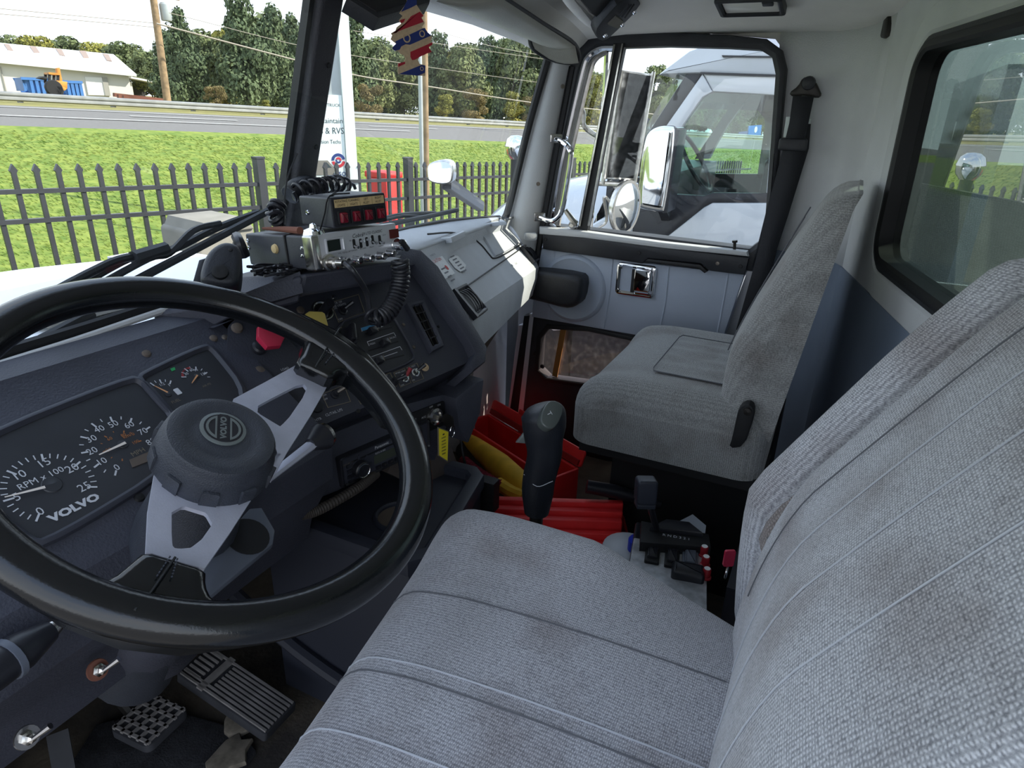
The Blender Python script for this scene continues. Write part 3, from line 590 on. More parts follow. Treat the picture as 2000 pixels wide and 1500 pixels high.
# windscreen: near black pillar, glass, lower frame
A = fn.p(*U(1360, 138), -.03); Bq = fn.p(*U(1215, 335), -.03); G = Bq+V(0, .08, -.03)
MB().slab([U(1345, 134), U(1372, 143), U(1302, 243), U(1268, 305), U(1250, 345), U(1212, 345), U(1262, 262)], fn, -.10, -.02, .01).build('windscreen_pillar', 'truck_black', nb)
MB().slab([U(1345, 134), U(1372, 143), U(1302, 243), U(1268, 305), U(1250, 345), U(1212, 345), U(1262, 262)], fn, -NW+.02, -NW+.1, 0).build('windscreen_pillar', 'truck_black', nb)
tpN = fn.p(*U(1322, 133), -.08); tpF = tpN+V(NW-.16, 0, 0); btN = fn.p(*U(1205, 340), -.02); btF = btN+V(NW-.04, 0, 0); mid = lambda a, b, k: a*(1-k)+b*k
rows = []
for k in range(7):
    w = k/6; r_ = []
    for j in range(9):
        e = j/8; q = mid(mid(tpN, tpF, e), mid(btN, btF, e), w); q = q+V(0, .22*math.sin(math.pi*e)*(.4+.6*w), 0); r_.append(q)
    rows.append(r_)
MB().grid(rows).build('windscreen', 'glass_green', nb)
MB().tube([r_ for r_ in rows[0]], .03, 8).build('windscreen_header', 'truck_black', nb)
# visor strip inside
MB().grid([[q+V(0, -.05, -.03) for q in rows[0]], [q+V(0, -.05, -.05) for q in rows[1]]]).build('sun_strip', 'truck_black', nb)
# cowl and hood
hy = lambda p: p
zc = btN[2]
prof0 = []
def hood_row(y, zside, ztop, wd, cx=NX+NW/2):
    r_ = []
    for j in range(15):
        e = j/14*2-1; x = cx+e*wd; z = zside+(ztop-zside)*(1-abs(e)**3.2); r_.append(V(x, y, z))
    return r_
yb = btN[1]; rows = [hood_row(yb+.16, zc-.42, zc-.03, NW/2), hood_row(yb+.35, zc-.46, zc-.06, NW/2*.97), hood_row(yb+.8, zc-.52, zc-.16, NW/2*.88), hood_row(yb+1.15, zc-.62, zc-.30, NW/2*.80), hood_row(yb+1.35, zc-1.0, zc-.55, NW/2*.76)]
MB().grid(rows).build('hood', 'truck_white', nb, sub=1)
MB().grid([[btN+V(0, -.02, -.02), btF+V(0, -.02, -.02)], [rows[0][1], rows[0][-2]], [rows[0][1]+V(0, 0, -.3), rows[0][-2]+V(0, 0, -.3)]]).build('cowl', 'truck_black', nb)
# side of hood / fender
fs2 = fn.shift(0, 0, -.02)
MB().slab([U(1252, 378), U(1236, 440), U(1230, 515), U(1226, 640), (-(yb+1.3), zc-1.3), (-(yb+1.3), zc-.62), (-(yb+.3), zc-.42)], fn, -.35, -.03, .04).build('fender', 'truck_white', nb)
MB().slab([(-(yb+.55), zc-.40), (-(yb+.14), zc-.36), (-(yb+.08), zc-.52), (-(yb+.55), zc-.54)], fn, -.04, .0, .008).build('hood_vent', 'truck_black', nb)
MB().slab([(-(yb+.50), zc-.55), (-(yb+.14), zc-.53), (-(yb+.12), zc-.86), (-(yb+.42), zc-.88)], fn, -.04, .015, .01).build('chrome_intake', 'chrome', nb)
# wipers of that truck
for dx in (.25, .55):
    q = btN+V(dx, .10, .0); MB().tube(crv([q, q+V(.06, .03, .06), q+V(.3, .0, .16), q+V(.5, -.05, .30)], 5), .014, 6).build('wiper', 'truck_black', nb)
# mirror head with chrome back + arm
mX = NX-.33; fm = Fr((mX, 0, 0), (0, -1, 0), (0, 0, 1)); W_ = lambda x, y: fm.uv(x, y)
hd = smooth_poly([W_(1262, 262), W_(1285, 246), W_(1318, 245), W_(1327, 252), W_(1305, 412), W_(1296, 416), W_(1252, 408), W_(1246, 400), W_(1252, 320)], 2)
MB().slab(hd, fm, -.14, .04, .035, steps=4).build('mirror_shell', 'chrome', nb)
MB().slab([W_(1318, 247), W_(1329, 253), W_(1306, 414), W_(1296, 416)], fm, -.15, .03, .01).build('mirror_rim', 'truck_black', nb)
MB().bar(fm.p(*W_(1285, 405), -.1), fn.p(*U(1300, 425), -.02), .05, .05).build('mirror_arm', 'truck_black', nb)
# fender mirror (grey face) with black arm from the hood
fq = Fr((NX-.25, 0, 0), (.35, -1, 0), (0, 0, 1)); W2 = lambda x, y: fq.uv(x, y)
P = smooth_poly([W2(836, 316), W2(880, 311), W2(886, 340), W2(880, 362), W2(838, 358), W2(832, 340)], 2)
MB().slab(P, fq, -.10, .0, .015, steps=3).build('fender_mirror_shell', 'chrome_worn', nb)
MB().slab(inset(P if area2(P) > 0 else P[::-1], .008), fq, .0, .003).build('fender_mirror_glass', 'mirror', nb)
MB().bar(fq.p(*W2(868, 360), -.06), V(NX+.1, 2.25, .82), .05, .06).build('fender_mirror_arm', 'truck_black', nb)
q = on('x', NX+NW-.2, 1008, 300); MB().lathe([(0, .0), (.06, .0), (.10, .05), (.11, .12), (.09, .18), (.05, .21), (0, .215)], Fr(q-V(0, 0, .05), (1, 0, 0), (0, 1, 0)), 18).build('far_mirror', 'chrome', nb)
MB().cyl(q-V(0, 0, .5), q-V(0, 0, .05), .05, 12).build('far_mirror_stem', 'truck_black', nb)
# inside: dash, wheel, seat, floor box, back wall
MB().box(NX+.08, NX+NW-.1, 1.05, 1.35, .55, zc-.02).build('inner_dash', 'truck_black', nb)
iw = Fr(V(NX+.55, .92, 1.16), (1, 0, 0), (0, .55, .83)); MB().tube([iw.p(.2*math.cos(a), .2*math.sin(a)) for a in np.linspace(0, 2*math.pi, 28)[:-1]], .014, 8, closed=True).build('inner_wheel', 'truck_black', nb)
fs3 = Fr((NX+.75, 0, 0), (0, -1, 0), (0, 0, 1)); MB().slab(rrect(*sorted((fs3.uv(1490, 330)[0], fs3.uv(1530, 330)[0])), .7, fs3.uv(1490, 305)[1], .05), fs3, -.5, 0, .03).build('inner_seat', 'truck_black', nb)
MB().box(NX+.03, NX+NW-.03, -.6, 1.5, .30, .40).build('inner_floor', 'truck_black', nb)
MB().box(NX+.02, NX+NW-.02, -.62, -.55, .3, 1.7).build('back_wall', 'truck_white', nb)
MB().box(NX+.05, NX+NW-.05, -.6, 1.5, GZ+.45, .30).build('chassis', 'truck_black', nb)
for x in (NX+.02, NX+NW-.32):
    for y in (yb+.75, -2.2):
        MB().lathe([(.2, 0), (.46, 0), (.5, .05), (.5, .25), (.46, .3), (.2, .3)], Fr((x, y, GZ+.5), (0, 1, 0), (0, 0, 1)), 28).build('wheel', 'rubber', nb)
MB().box(NX+.1, NX+NW-.1, -7.0, -.7, GZ+.75, GZ+1.05).build('flat_deck', 'truck_black', nb)
# distant blue van seen through it
q = ps(34, 1475, 255); f = Fr(q, dR, (0, 0, 1)); U2 = lambda x, y: f.uv(x, y)
vn = empty('signboard', q-V(0, 0, .4), 'blue road sign seen through the neighbouring truck cab', 'sign')
MB().slab([U2(1463, 246), U2(1488, 244), U2(1485, 271), U2(1460, 272)], f, -.1, 0).build('board', 'far_blue', vn)
MB().slab([U2(1444, 258), U2(1462, 256), U2(1460, 272), U2(1441, 271)], f, -.1, -.02).build('lower_board', 'sign_blue', vn)
MB().slab(circ2(*U2(1476, 253), .28, 16), f, .0, .02).build('disc', 'far_white', vn)
MB().fbox(f, U2(1474, 260)[0]-.06, U2(1474, 260)[0]+.06, U2(1474, 300)[1], U2(1474, 270)[1], -.1, -.02).build('post', 'pole_metal', vn)

# ------------------------------------------------------------------ our own truck: hood, wipers, outside mirrors, door skin
def hrow(y, z, cz, wd): return [V(e*wd, y, z+cz*(1-abs(e)**2.6)) for e in np.linspace(-1, 1, 21)]
rows = [hrow(.93, 1.00, .13, 1.0), hrow(1.15, .98, .12, .98), hrow(1.6, .93, .115, .93), hrow(2.1, .87, .115, .86), hrow(2.45, .80, .115, .80), hrow(2.6, .70, .11, .77), hrow(2.64, .2, .1, .75)]
hd_ = empty('hood', (0, 1.6, .2), 'white truck hood in front of the windshield on the left', 'hood')
mat('hood_white', s(236, 240, 248), 0.5, noise=.02, nscale=2); MB().grid(rows).build('hood_panel', 'hood_white', hd_, sub=1)
for sgn in (-1, 1): MB().box(*sorted((sgn*.74, sgn*.97)), .93, 2.6, .1, .86).build('hood_side', 'truck_white', hd_)
# cowl air grille on the hood
fg = Fr(V(-.2, 1.19, 1.103), (1, 0, 0), (0, 1, -.11)); a0, b0_ = fg.uv(150, 640); a1, b1_ = fg.uv(262, 604)
MB().slab(rrect(a0, a0+.30, -.10, .02, .006), fg, -.005, .004, .002).build('air_grille', 'box_grey', hd_)
for k in range(6): MB().fbox(fg, a0+.012, a0+.288, -.092+.018*k, -.083+.018*k, .004, .007).build('grille_slot', 'truck_black', hd_)
mat('wiper_black', s(26, 30, 36), 0.5)
def PY(y, pts): return [on('y', y, *p) for p in pts]
w1 = empty('windshield_wiper', on('y', .9, 40, 690), 'black wiper arm and blade on the left half of the windshield', 'wiper', 'windshield wipers')
MB().tube(PY(.90, [(20, 697), (180, 612)]), .008, 8).build('pivot_arm', 'wiper_black', w1)
MB().tube(crv(PY(.895, [(95, 575), (180, 530), (240, 505), (330, 490), (420, 447), (505, 415)]), 6), .006, 8).build('arm', 'wiper_black', w1)
MB().tube(crv(PY(.90, [(150, 562), (225, 520), (260, 503)]), 6), .0045, 8).build('arm_rod', 'wiper_black', w1)
MB().tube(PY(.89, [(262, 506), (325, 485)]), [.012, .010], 8).build('arm_joint', 'wiper_black', w1)
MB().tube(crv(PY(.88, [(250, 556), (400, 477), (560, 393)]), 6), .0065, 8).build('blade', 'wiper_black', w1)
MB().tube(crv(PY(.885, [(195, 556), (290, 505), (330, 495), (378, 450), (430, 436)]), 5), .005, 6).build('blade_yoke', 'wiper_black', w1)
w2 = empty('windshield_wiper', on('y', .9, 760, 440), 'black wiper lying along the bottom of the right half of the windshield', 'wiper', 'windshield wipers')
MB().tube(crv(PY(.90, [(700, 452), (760, 438), (830, 424), (893, 410)]), 6), .006, 8).build('blade', 'wiper_black', w2)
MB().tube(crv(PY(.91, [(690, 445), (760, 424), (800, 418), (850, 416)]), 6), .005, 8).build('arm', 'wiper_black', w2)
MB().tube(crv(PY(.905, [(740, 432), (790, 422), (840, 425)]), 6), .004, 8).build('blade_yoke', 'wiper_black', w2)
# tall mirror + round mirror + bracket outside the passenger door
XM = 1.28; fm = Fr((XM, .65, 0), (.66, -.75, 0), (0, 0, 1)); M_ = lambda x, y: fm.uv(x, y)
tm = empty('side_mirror', (XM, .65, 1.2), 'tall rectangular outside mirror with steel frame beyond the passenger window', 'mirror')
P = [M_(1214, 136), M_(1276, 145), M_(1240, 352), M_(1182, 350)]
MB().slab(P[::-1], fm, -.03, 0, .004).build('shell', 'chrome_worn', tm)
MB().slab(inset(P[::-1] if area2(P[::-1]) > 0 else P, .006), fm, .0, .002).build('mirror_glass', 'mirror_spotted', tm)
MB().tube([fm.p(*M_(1276, 140), .004), fm.p(*M_(1239, 356), .004)], .006, 8).build('frame_bar', 'chrome_worn', tm)
MB().tube([fm.p(*M_(1210, 120), .004), fm.p(*M_(1176, 360), .004)], .007, 8).build('frame_bar', 'chrome_worn', tm)
MB().tube([fm.p(*M_(1168, 358), .0), fm.p(*M_(1245, 362), .0)], .008, 8).build('lower_bar', 'chrome_worn', tm)
MB().tube(crv([fm.p(*M_(1192, 80), -.02), fm.p(*M_(1188, 200), -.03), fm.p(*M_(1170, 330), -.03), fm.p(*M_(1160, 480), -.05)], 5), .010, 8).build('support_tube', 'chrome', tm)
MB().tube(crv([V(.99, .86, 1.40), on('x', 1.10, 1131, 212), on('x', 1.15, 1140, 245), on('x', 1.22, 1160, 262), on('x', 1.26, 1172, 266)], 6), .008, 8).build('loop_bracket', 'chrome_worn', tm)
rm = empty('convex_mirror', (1.24, .63, 1.1), 'round convex mirror hanging below the tall outside mirror', 'mirror')
fc = Fr(on('x', 1.24, 1222, 405), (.97, -.24, 0), (0, 0, 1))
rr_ = .083
MB().lathe([(0, -.04), (rr_*.6, -.035), (rr_, -.012), (rr_*1.05, 0), (rr_*1.04, .006), (rr_*.98, .006)], fc, 32).build('housing', 'chrome_worn', rm)
MB().lathe([(rr_*.98, .004), (rr_*.8, .010), (rr_*.5, .016), (rr_*.25, .018), (0.001, .019)], fc, 32).build('mirror_glass', 'mirror', rm)
MB().tube(crv([fc.p(-.01, .0, -.04), fc.p(-.04, .03, -.06), on('x', 1.26, 1185, 430), on('x', 1.26, 1168, 445)], 5), .005, 8).build('stem', 'chrome_worn', rm)
MB().tube(crv([fc.p(0, rr_, -.01), on('x', 1.27, 1205, 368), on('x', 1.27, 1192, 352)], 5), .005, 8).build('hanger', 'chrome_worn', rm)
# ------------------------------------------------------------------ cab shell
mat('liner', s(232, 230, 225), 0.9, noise=0.05, nscale=6, bump=0.35, bscale=400)
mat('vinyl', s(204, 206, 207), 0.7, noise=0.07, nscale=5, bump=0.35, bscale=350)
mat('door_vinyl', s(168, 178, 194), 0.6, noise=0.04, nscale=6, bump=0.3, bscale=300)
mat('trim_black', s(40, 42, 47), 0.5, noise=0.15, nscale=20, bump=0.25, bscale=300)
mat('seal_black', s(20, 21, 24), 0.55)
mat('carpet', s(30, 30, 34), 1.0, noise=0.35, nscale=60, bump=1.0, bscale=500)
mat('floor_dirt', s(104, 94, 80), 1.0, col2=s(56, 52, 50), nscale=7, bump=0.8, bscale=120)
mat('post_black', s(58, 58, 64), 0.6, bump=0.5, bscale=350)
mat('paint_white', s(205, 205, 212), 0.4)
mat('screw', s(120, 112, 104), 0.4, metal=0.7)
mat('web', s(34, 36, 42), 0.7, bump=0.6, bscale=700)
mat('steel_dark', s(50, 48, 46), 0.4, metal=0.6)
fl = MB().box(-1.0, .95, -.45, 1.35, .36, .40).build('floor', 'floor_dirt', kind='structure')
wf = MB().add([(-1.0, 1.30, .38), (.95, 1.30, .38), (.95, .95, 1.10), (-1.0, .95, 1.10), (-1.0, 1.34, .38), (.95, 1.34, .38), (.95, .99, 1.10), (-1.0, .99, 1.10)], [(0, 1, 2, 3), (4, 7, 6, 5), (0, 4, 5, 1), (2, 6, 7, 3), (0, 3, 7, 4), (1, 5, 6, 2)]).build('wall_front', 'trim_black', kind='structure')
# ceiling: shallow vault
def ceil_row(y, dz): return [V(x, y, z+dz) for x, z in ((-1.02, 1.64), (-.9, 1.66), (-.7, 1.69), (-.4, 1.715), (0, 1.73), (.4, 1.718), (.7, 1.690), (.84, 1.668), (.93, 1.652), (.97, 1.645))]
MB().grid([ceil_row(-.36, -.035), ceil_row(-.27, -.008), ceil_row(-.1, .0), ceil_row(.5, .0), ceil_row(.70, -.012), ceil_row(.80, -.045)]).build('ceiling', 'liner', kind='structure', solid=.03, sub=1, ang=60)
MB().box(-1.03, 1.0, -.42, .86, 1.77, 1.80).build('roof_skin', 'paint_white', kind='structure')
# rear wall, angled, with window
a12 = R(12.7); u_w = V(-math.cos(a12), -math.sin(a12), 0); fw = Fr((.93, .003, 0), u_w, (0, 0, 1)); WU = lambda x, y: fw.uv(x, y)
wl, wr = .085, .80
win = [WU(1716, 512), WU(1708, 470), WU(1740, 330), WU(1772, 180), WU(1788, 130), WU(1812, 96), WU(1850, 76)]
zt_ = WU(1820, 85)[1]; zb_ = WU(1718, 520)[1]; ul_ = WU(1712, 490)[0]; ul_t = WU(1795, 112)[0]
ulo = min(ul_, ul_t)
zT, zB = WU(1815, 92)[1], WU(1720, 508)[1]
hole = rrect(ul_+.005, ul_+.80, zB, zT, .05, 6); hole = [(a+(ul_t-ul_)*(b-zB)/(zT-zB)*max(0, 1-(a-ul_)/.3), b) for a, b in hole]
outer = rrect(.06, 1.95, .40, 1.72, .002, 6)
wall = MB().slab(outer, fw, -.03, .0, 0, hole=hole).build('wall_rear', 'vinyl', kind='structure')
fr_o = inset(hole if area2(hole) > 0 else hole[::-1], -.012); fr_i = inset(hole if area2(hole) > 0 else hole[::-1], .006)
MB().slab(fr_o, fw, -.035, .009, .005, hole=fr_i).build('window_gasket', 'seal_black', wall)
fr_o2 = inset(fr_o, -.008); MB().slab(fr_o2, fw, -.0, .004, .002, hole=inset(fr_o, .002)).build('window_gasket', 'trim_black', wall)
fr_p = inset(fr_o, -.06); MB().slab(fr_p, fw, -.01, .005, .0045, hole=inset(fr_o, -.010), steps=3).build('pressed_panel', 'vinyl', wall)
glass('glass_rear', (0.45, 0.52, 0.49), 2.2)
win2 = MB().slab(inset(hole if area2(hole) > 0 else hole[::-1], .002), fw, -.022, -.0215).build('window_2', 'glass_rear', kind='structure')
mat('shaded_lower_vinyl', s(112, 124, 142), .7, noise=.08, nscale=6, bump=.3, bscale=300)  # blue-grey lower vinyl; its dark tone also stands in for shade behind the seat
MB().slab(rrect(.075, 1.94, .41, 1.125, .01), fw, -.005, .004, .003).build('lower_panel', 'shaded_lower_vinyl', wall)
# side corner panel between door and rear wall (rounded into the rear wall)
def side_row(z): return [V(.956, .172+.09*(z-1.137), z), V(.956, .15+.05*(z-1.137), z), V(.954, .12, z), V(.947, .08, z), V(.928, .040, z), V(.90, .012, z), V(.86, -.010, z), V(.80, -.036, z)]
MB().grid([side_row(z) for z in np.linspace(1.122, 1.66, 6)]).build('wall_right', 'vinyl', kind='structure', solid=.01, ang=80)
MB().grid([[p+V(-.003, .002, 0) for p in side_row(z)] for z in np.linspace(.40, 1.125, 6)]).build('wall_right', 'shaded_lower_vinyl', kind='structure', solid=.01, ang=80)
# black headboard behind the cab, extra height added to block sun through the rear window
hb = empty('headboard', (0, -.95, GZ+.9), 'dark steel headboard behind the rear window, height added to block the sun', 'headboard')
MB().box(-1.0, 1.0, -1.0, -.92, GZ+.9, 2.30).build('plate', 'trim_black', hb)
MB().box(-1.02, 1.02, -1.02, -.90, 2.30, 2.38).build('top_rail', 'steel_dark', hb)
# ---- passenger door on X=.93
DX = .93; fd_ = Fr((DX, 0, 0), (0, -1, 0), (0, 0, 1)); D = lambda x, y: fd_.uv(x, y)
def DP(*pts): return [D(*p) for p in pts]
dr = empty('door_1', (DX, .5, .45), kind='structure')
out = DP((1052, 470), (1080, 290), (1112, 125), (1128, 82), (1160, 60), (1300, 62), (1420, 68), (1498, 76), (1528, 98), (1537, 135), (1522, 300), (1502, 480), (1470, 530), (1260, 505))
hol = DP((1078, 440), (1105, 285), (1137, 140), (1148, 112), (1170, 94), (1300, 90), (1420, 93), (1484, 97), (1508, 112), (1515, 145), (1504, 300), (1492, 465), (1464, 486), (1270, 462))
MB().slab(out, fd_, -.05, .012, .010, hole=hol).build('window_frame', 'trim_black', dr)
w1_ = MB().slab(inset(hol[::-1] if area2(hol) < 0 else hol, -.004), fd_, -.034, -.0335).build('window_1', 'glass_dusty', kind='structure')
MB().slab(DP((1118, 20), (1300, 20), (1600, 20), (1600, 150), (1548, 150), (1538, 110), (1510, 72), (1300, 55), (1140, 55), (1122, 80)), fd_, -.055, -.036).build('header_fill', 'liner', dr)
# chrome vent frame and divider
vent = [fd_.p(*D(*p), .004) for p in ((1078, 436), (1092, 345), (1110, 262), (1138, 142), (1150, 112), (1172, 97), (1200, 95))]
MB().tube(crv(vent, 5), .008, 8).build('vent_chrome', 'chrome', dr)
MB().tube(crv([v+V(0, -.022, -.004) for v in vent[:-1]], 5), .007, 8).build('vent_seal', 'chrome_worn', dr)
MB().bar(fd_.p(*D(1212, 84), .0), fd_.p(*D(1140, 448), .0), .030, .022, up=(1, 0, 0)).build('divider_bar', 'seal_black', dr)
MB().bar(fd_.p(*D(1204, 88), .012), fd_.p(*D(1136, 440), .012), .005, .012, up=(1, 0, 0)).build('divider_chrome', 'chrome_worn', dr)
MB().bar(fd_.p(*D(1219, 86), .010), fd_.p(*D(1152, 440), .010), .004, .010, up=(1, 0, 0)).build('divider_chrome', 'chrome_worn', dr)
MB().tube(crv([fd_.p(*D(*p), .004) for p in ((1076, 436), (1090, 446), (1110, 447), (1130, 446))], 4), .006, 8).build('vent_sill', 'chrome_worn', dr)
la = fd_.p(*D(1128, 436), .015); MB().tube([la, fd_.p(*D(1112, 408), .03)], [.010, .007], 8).build('vent_latch', 'chrome_worn', dr)
MB().lathe([(0, 0), (.012, 0), (.012, .012), (.006, .018), (0, .018)], fd_.shift(*D(1122, 438), .005), 14).build('latch_pivot', 'chrome_worn', dr)
MB().slab(DP((1060, 440), (1145, 449), (1300, 470), (1462, 488), (1465, 498), (1300, 482), (1145, 462), (1060, 455)), fd_, -.02, .03, .006).build('window_sill', 'vinyl', dr)
MB().cyl(fd_.p(*D(1436, 490), .015), fd_.p(*D(1437, 470), .015), .004, 10).build('lock_pin', 'steel_dark', dr); MB().cyl(fd_.p(*D(1437, 472), .015), fd_.p(*D(1437, 468), .015), .007, 10).build('lock_button', 'steel_dark', dr)
# black trim strip
MB().slab(DP((1065, 445), (1150, 452), (1215, 463), (1245, 474), (1300, 481), (1466, 500), (1457, 534), (1390, 526), (1372, 512), (1270, 502), (1258, 512), (1212, 505), (1066, 484)), fd_, .0, .026, .005).build('trim_strip', 'trim_black', dr)
for p in ((1072, 465), (1253, 491), (1405, 511), (1449, 517)): MB().lathe([(0, 0), (.006, 0), (.005, .003), (0, .0035)], fd_.shift(*D(*p), .025), 10).build('screw', 'seal_black' if p[0] != 1405 else 'screw', dr)
MB().slab(DP((1264, 508), (1370, 522), (1380, 530), (1386, 526), (1372, 513), (1270, 502)), fd_, .018, .03, .003).build('pull_cup', 'seal_black', dr)
# grey padded panel, pleats
MB().slab(DP((1052, 484), (1212, 505), (1258, 512), (1456, 534), (1408, 676), (1290, 662), (1040, 618)), fd_, -.03, .010, .006).build('padded_panel', 'door_vinyl', dr)
for (a, b, c) in (((1086, 490), (1078, 560), (1073, 622)), ((1199, 505), (1192, 575), (1181, 640)), ((1308, 520), (1301, 590), (1286, 660)), ((1424, 532), (1412, 600), (1398, 672))):
    MB().tube(crv([fd_.p(*D(*p), .0095) for p in (a, b, c)], 5), .003, 6).build('pleat_seam', 'door_vinyl', dr)
cx, cy = D(1122, 562); MB().lathe([(0, .016), (.085, .016), (.092, .020), (.100, .016), (.104, .009)], fd_.shift(cx, cy), 40).build('speaker_boss', 'door_vinyl', dr)
hb_ = smooth_poly(DP((985, 520), (1060, 518), (1145, 528), (1156, 540), (1150, 578), (1138, 590), (1120, 592), (1075, 580), (1040, 572), (985, 566)), 1)
MB().slab(hb_, fd_.shift(0, 0, .03), -.012, .05, .018, steps=4).build('pull_handle', 'trim_black', dr)
# chrome latch
lb = rrect(*sorted((D(1206, 545)[0], D(1284, 545)[0])), D(1245, 577)[1], D(1245, 514)[1], .012, 5)
lbz = MB().slab(lb, fd_, .0, .020, .006, hole=inset(lb, .012)).build('latch_bezel', 'chrome', dr)
MB().slab(inset(lb, .006), fd_, .002, .012).build('latch_recess', 'door_vinyl', lbz)
MB().slab(inset(lb, .0), fd_, .004, .012, hole=inset(lb, .004)).build('latch_shadow', 'seal_black', lbz)
MB().slab(rrect(*sorted((D(1242, 545)[0], D(1274, 545)[0])), D(1258, 567)[1], D(1258, 524)[1], .004, 3), fd_.turn(0), .012, .022, .003).build('latch_paddle', 'chrome', lbz)
MB().fbox(fd_, *sorted((D(1236, 545)[0], D(1243, 545)[0])), D(1240, 568)[1], D(1240, 524)[1], .012, .016).build('latch_gap', 'seal_black', lbz)
# lower black panel with window
lo = [D(1040, 612), D(1290, 655), D(1410, 675), D(1400, 900), D(1180, 900), D(1010, 870), D(1015, 800), D(1030, 680)]
hl = [D(1072, 640), D(1150, 645), D(1238, 664), D(1235, 760), D(1140, 748), D(1068, 738), D(1052, 722), D(1056, 660)]
MB().slab(lo, fd_, -.04, .004, .003, hole=hl).build('lower_panel', 'trim_black', dr)
MB().slab(inset(hl[::-1] if area2(hl) < 0 else hl, -.012), fd_, -.01, .008, .003, hole=inset(hl[::-1] if area2(hl) < 0 else hl, .003)).build('lower_gasket', 'seal_black', dr)
glass('glass_rose', (0.97, 0.88, 0.85), 1.0, dirt=0.25); MB().slab(inset(hl[::-1] if area2(hl) < 0 else hl, -.004), fd_, -.03, -.028).build('lower_glass', 'glass_rose', dr)
mat('strap_tan', s(150, 105, 50), .8); MB().bar(fd_.p(*D(1098, 640), -.015), fd_.p(*D(1080, 738), -.015), .018, .004, up=(1, 0, 0)).build('inner_strut', 'strap_tan', dr)
for p in ((1046, 690), (1060, 715)): MB().lathe([(0, 0), (.008, 0), (.006, .004), (0, .004)], fd_.shift(*D(*p), .003), 10).build('screw', 'seal_black', dr)
MB().slab(DP((1018, 620), (1036, 618), (1012, 812), (990, 808)), fd_, -.05, -.02, .002).build('seal', 'seal_black', dr)
MB().slab(DP((1036, 612), (1044, 612), (1022, 815), (1012, 812)), fd_, -.04, .006, .002).build('door_edge', 'paint_white', dr)
# outer skin of our door with lettering (shows mirrored in the paint of the next truck)
sk = MB().box(.99, 1.005, -.4, .9, -.1, .61).box(.99, 1.005, -.4, .9, .84, 1.08).box(.99, 1.005, .84, .9, .61, .84).box(.99, 1.005, -.4, .36, .61, .84).build('door_skin', 'truck_white', dr)
fo = Fr((1.006, 0, 0), (0, 1, 0), (0, 0, 1))
text('RETALLACK', fo, .20, .94, .12, 'sign_ink', dr, bold=.003); text('TRANSPORT', fo, -.02, .78, .06, 'sign_ink', dr); text('410-990-3447', fo, -.02, .68, .06, 'sign_ink', dr)
# door jamb strip forward of the door
MB().slab(DP((1005, 640), (1016, 640), (1003, 820), (984, 815), (998, 690)), fd_, -.10, -.03).build('trim_2', 'paint_white', kind='structure')
MB().slab(DP((985, 600), (1020, 600), (1000, 830), (940, 820), (940, 700)), fd_, -.14, -.10).build('wall_right', 'trim_black', kind='structure')
# ---- windshield, centre post, pillars
W0L, W0R = V(-.92, .865, 1.155), V(.88, .895, 1.150); W1L, W1R = V(-.9, .775, 1.62), V(.86, .765, 1.62)
def wsp(x, z):
    e = (z-1.15)/.47; y0 = .868+.012*(1-(x/.9)**2)*0+.03*abs(x/.9)*0; return V(x, (.875-.10*e), z)
for i, (x0, x1) in enumerate(((-.92, 0), (0, .86))):
    MB().add([wsp(x0, 1.13), wsp(x1, 1.13), wsp(x1, 1.66), wsp(x0, 1.66)], [(0, 1, 2, 3)]).build('window_%d' % (3+i), 'glass_clear', kind='structure')
fp = [on('x', 0, *p) for p in ((566, 372), (612, 365), (667, -20), (630, -20))]
pc = empty('trim_3', (0, .85, 1.15), kind='structure')
P0 = on('x', 0, 588, 370); P1 = on('x', 0, 645, -20); dd = P1-P0; P0 = P0-dd*.45; P1 = P1+dd*.1
f = Fr(P0, (1, 0, 0), dd); L = np.linalg.norm(P1-P0)
MB().slab(rrect(-.026, .026, 0, L, .01), f, -.012, .010, .008, steps=3).build('post_cover', 'post_black', pc)
MB().fbox(f, -.036, -.024, 0, L, -.018, -.004).build('post_seal', 'seal_black', pc); MB().fbox(f, .024, .034, 0, L, -.018, -.004).build('post_seal', 'seal_black', pc)
for k in (.45, .72): MB().lathe([(0, 0), (.005, 0), (.004, .003), (0, .003)], f.shift(.010, L*k, .009), 10).build('screw', 'seal_black', pc)
# lower and upper windshield gasket, driver half and passenger half
MB().tube(crv([on('y', .865, *p) for p in ((-140, 735), (0, 690), (150, 645), (330, 588), (480, 545))], 5), .008, 8).build('trim_4', 'seal_black', kind='structure')
MB().tube(crv([on('y', .855, *p) for p in ((-140, 760), (0, 712), (150, 664), (330, 603), (480, 560))], 5), .005, 8).build('trim_5', 'vinyl', kind='structure')
MB().tube(crv([on('y', .868, *p) for p in ((720, 468), (800, 448), (880, 433), (975, 426))], 5), .008, 8).build('trim_6', 'seal_black', kind='structure')
# right pillar
ap = empty('trim_7', (.9, .84, 1.1), kind='structure')
qa = [on('x', .86, *p) for p in ((1000, 440), (1006, 400), (1080, 100), (1095, 60))]; qb = [on('x', .93, *p) for p in ((1052, 540), (1056, 440), (1120, 110), (1135, 70))]
rows = []
for k in range(9):
    e = k/8; 
    def lerp(Q, e):
        c = crv(Q, 8); return c[min(len(c)-1, int(e*(len(c)-1)))]
    A = lerp(qa, e); B = lerp(qb, e); n_ = V(-.75, -.65, 0); rows.append([A+V(.02, .03, 0), A, A*.75+B*.25+n_*.016, A*.45+B*.55+n_*.020, A*.1+B*.9+n_*.006, B+V(.02, 0, 0)])
MB().grid(rows).build('pillar_cover', 'vinyl', ap, ang=60, sub=1)
MB().tube(crv([on('x', .855, *p) for p in ((985, 428), (995, 400), (1034, 240), (1072, 105), (1082, 60))], 6), .011, 8).build('glass_seal', 'seal_black', ap)
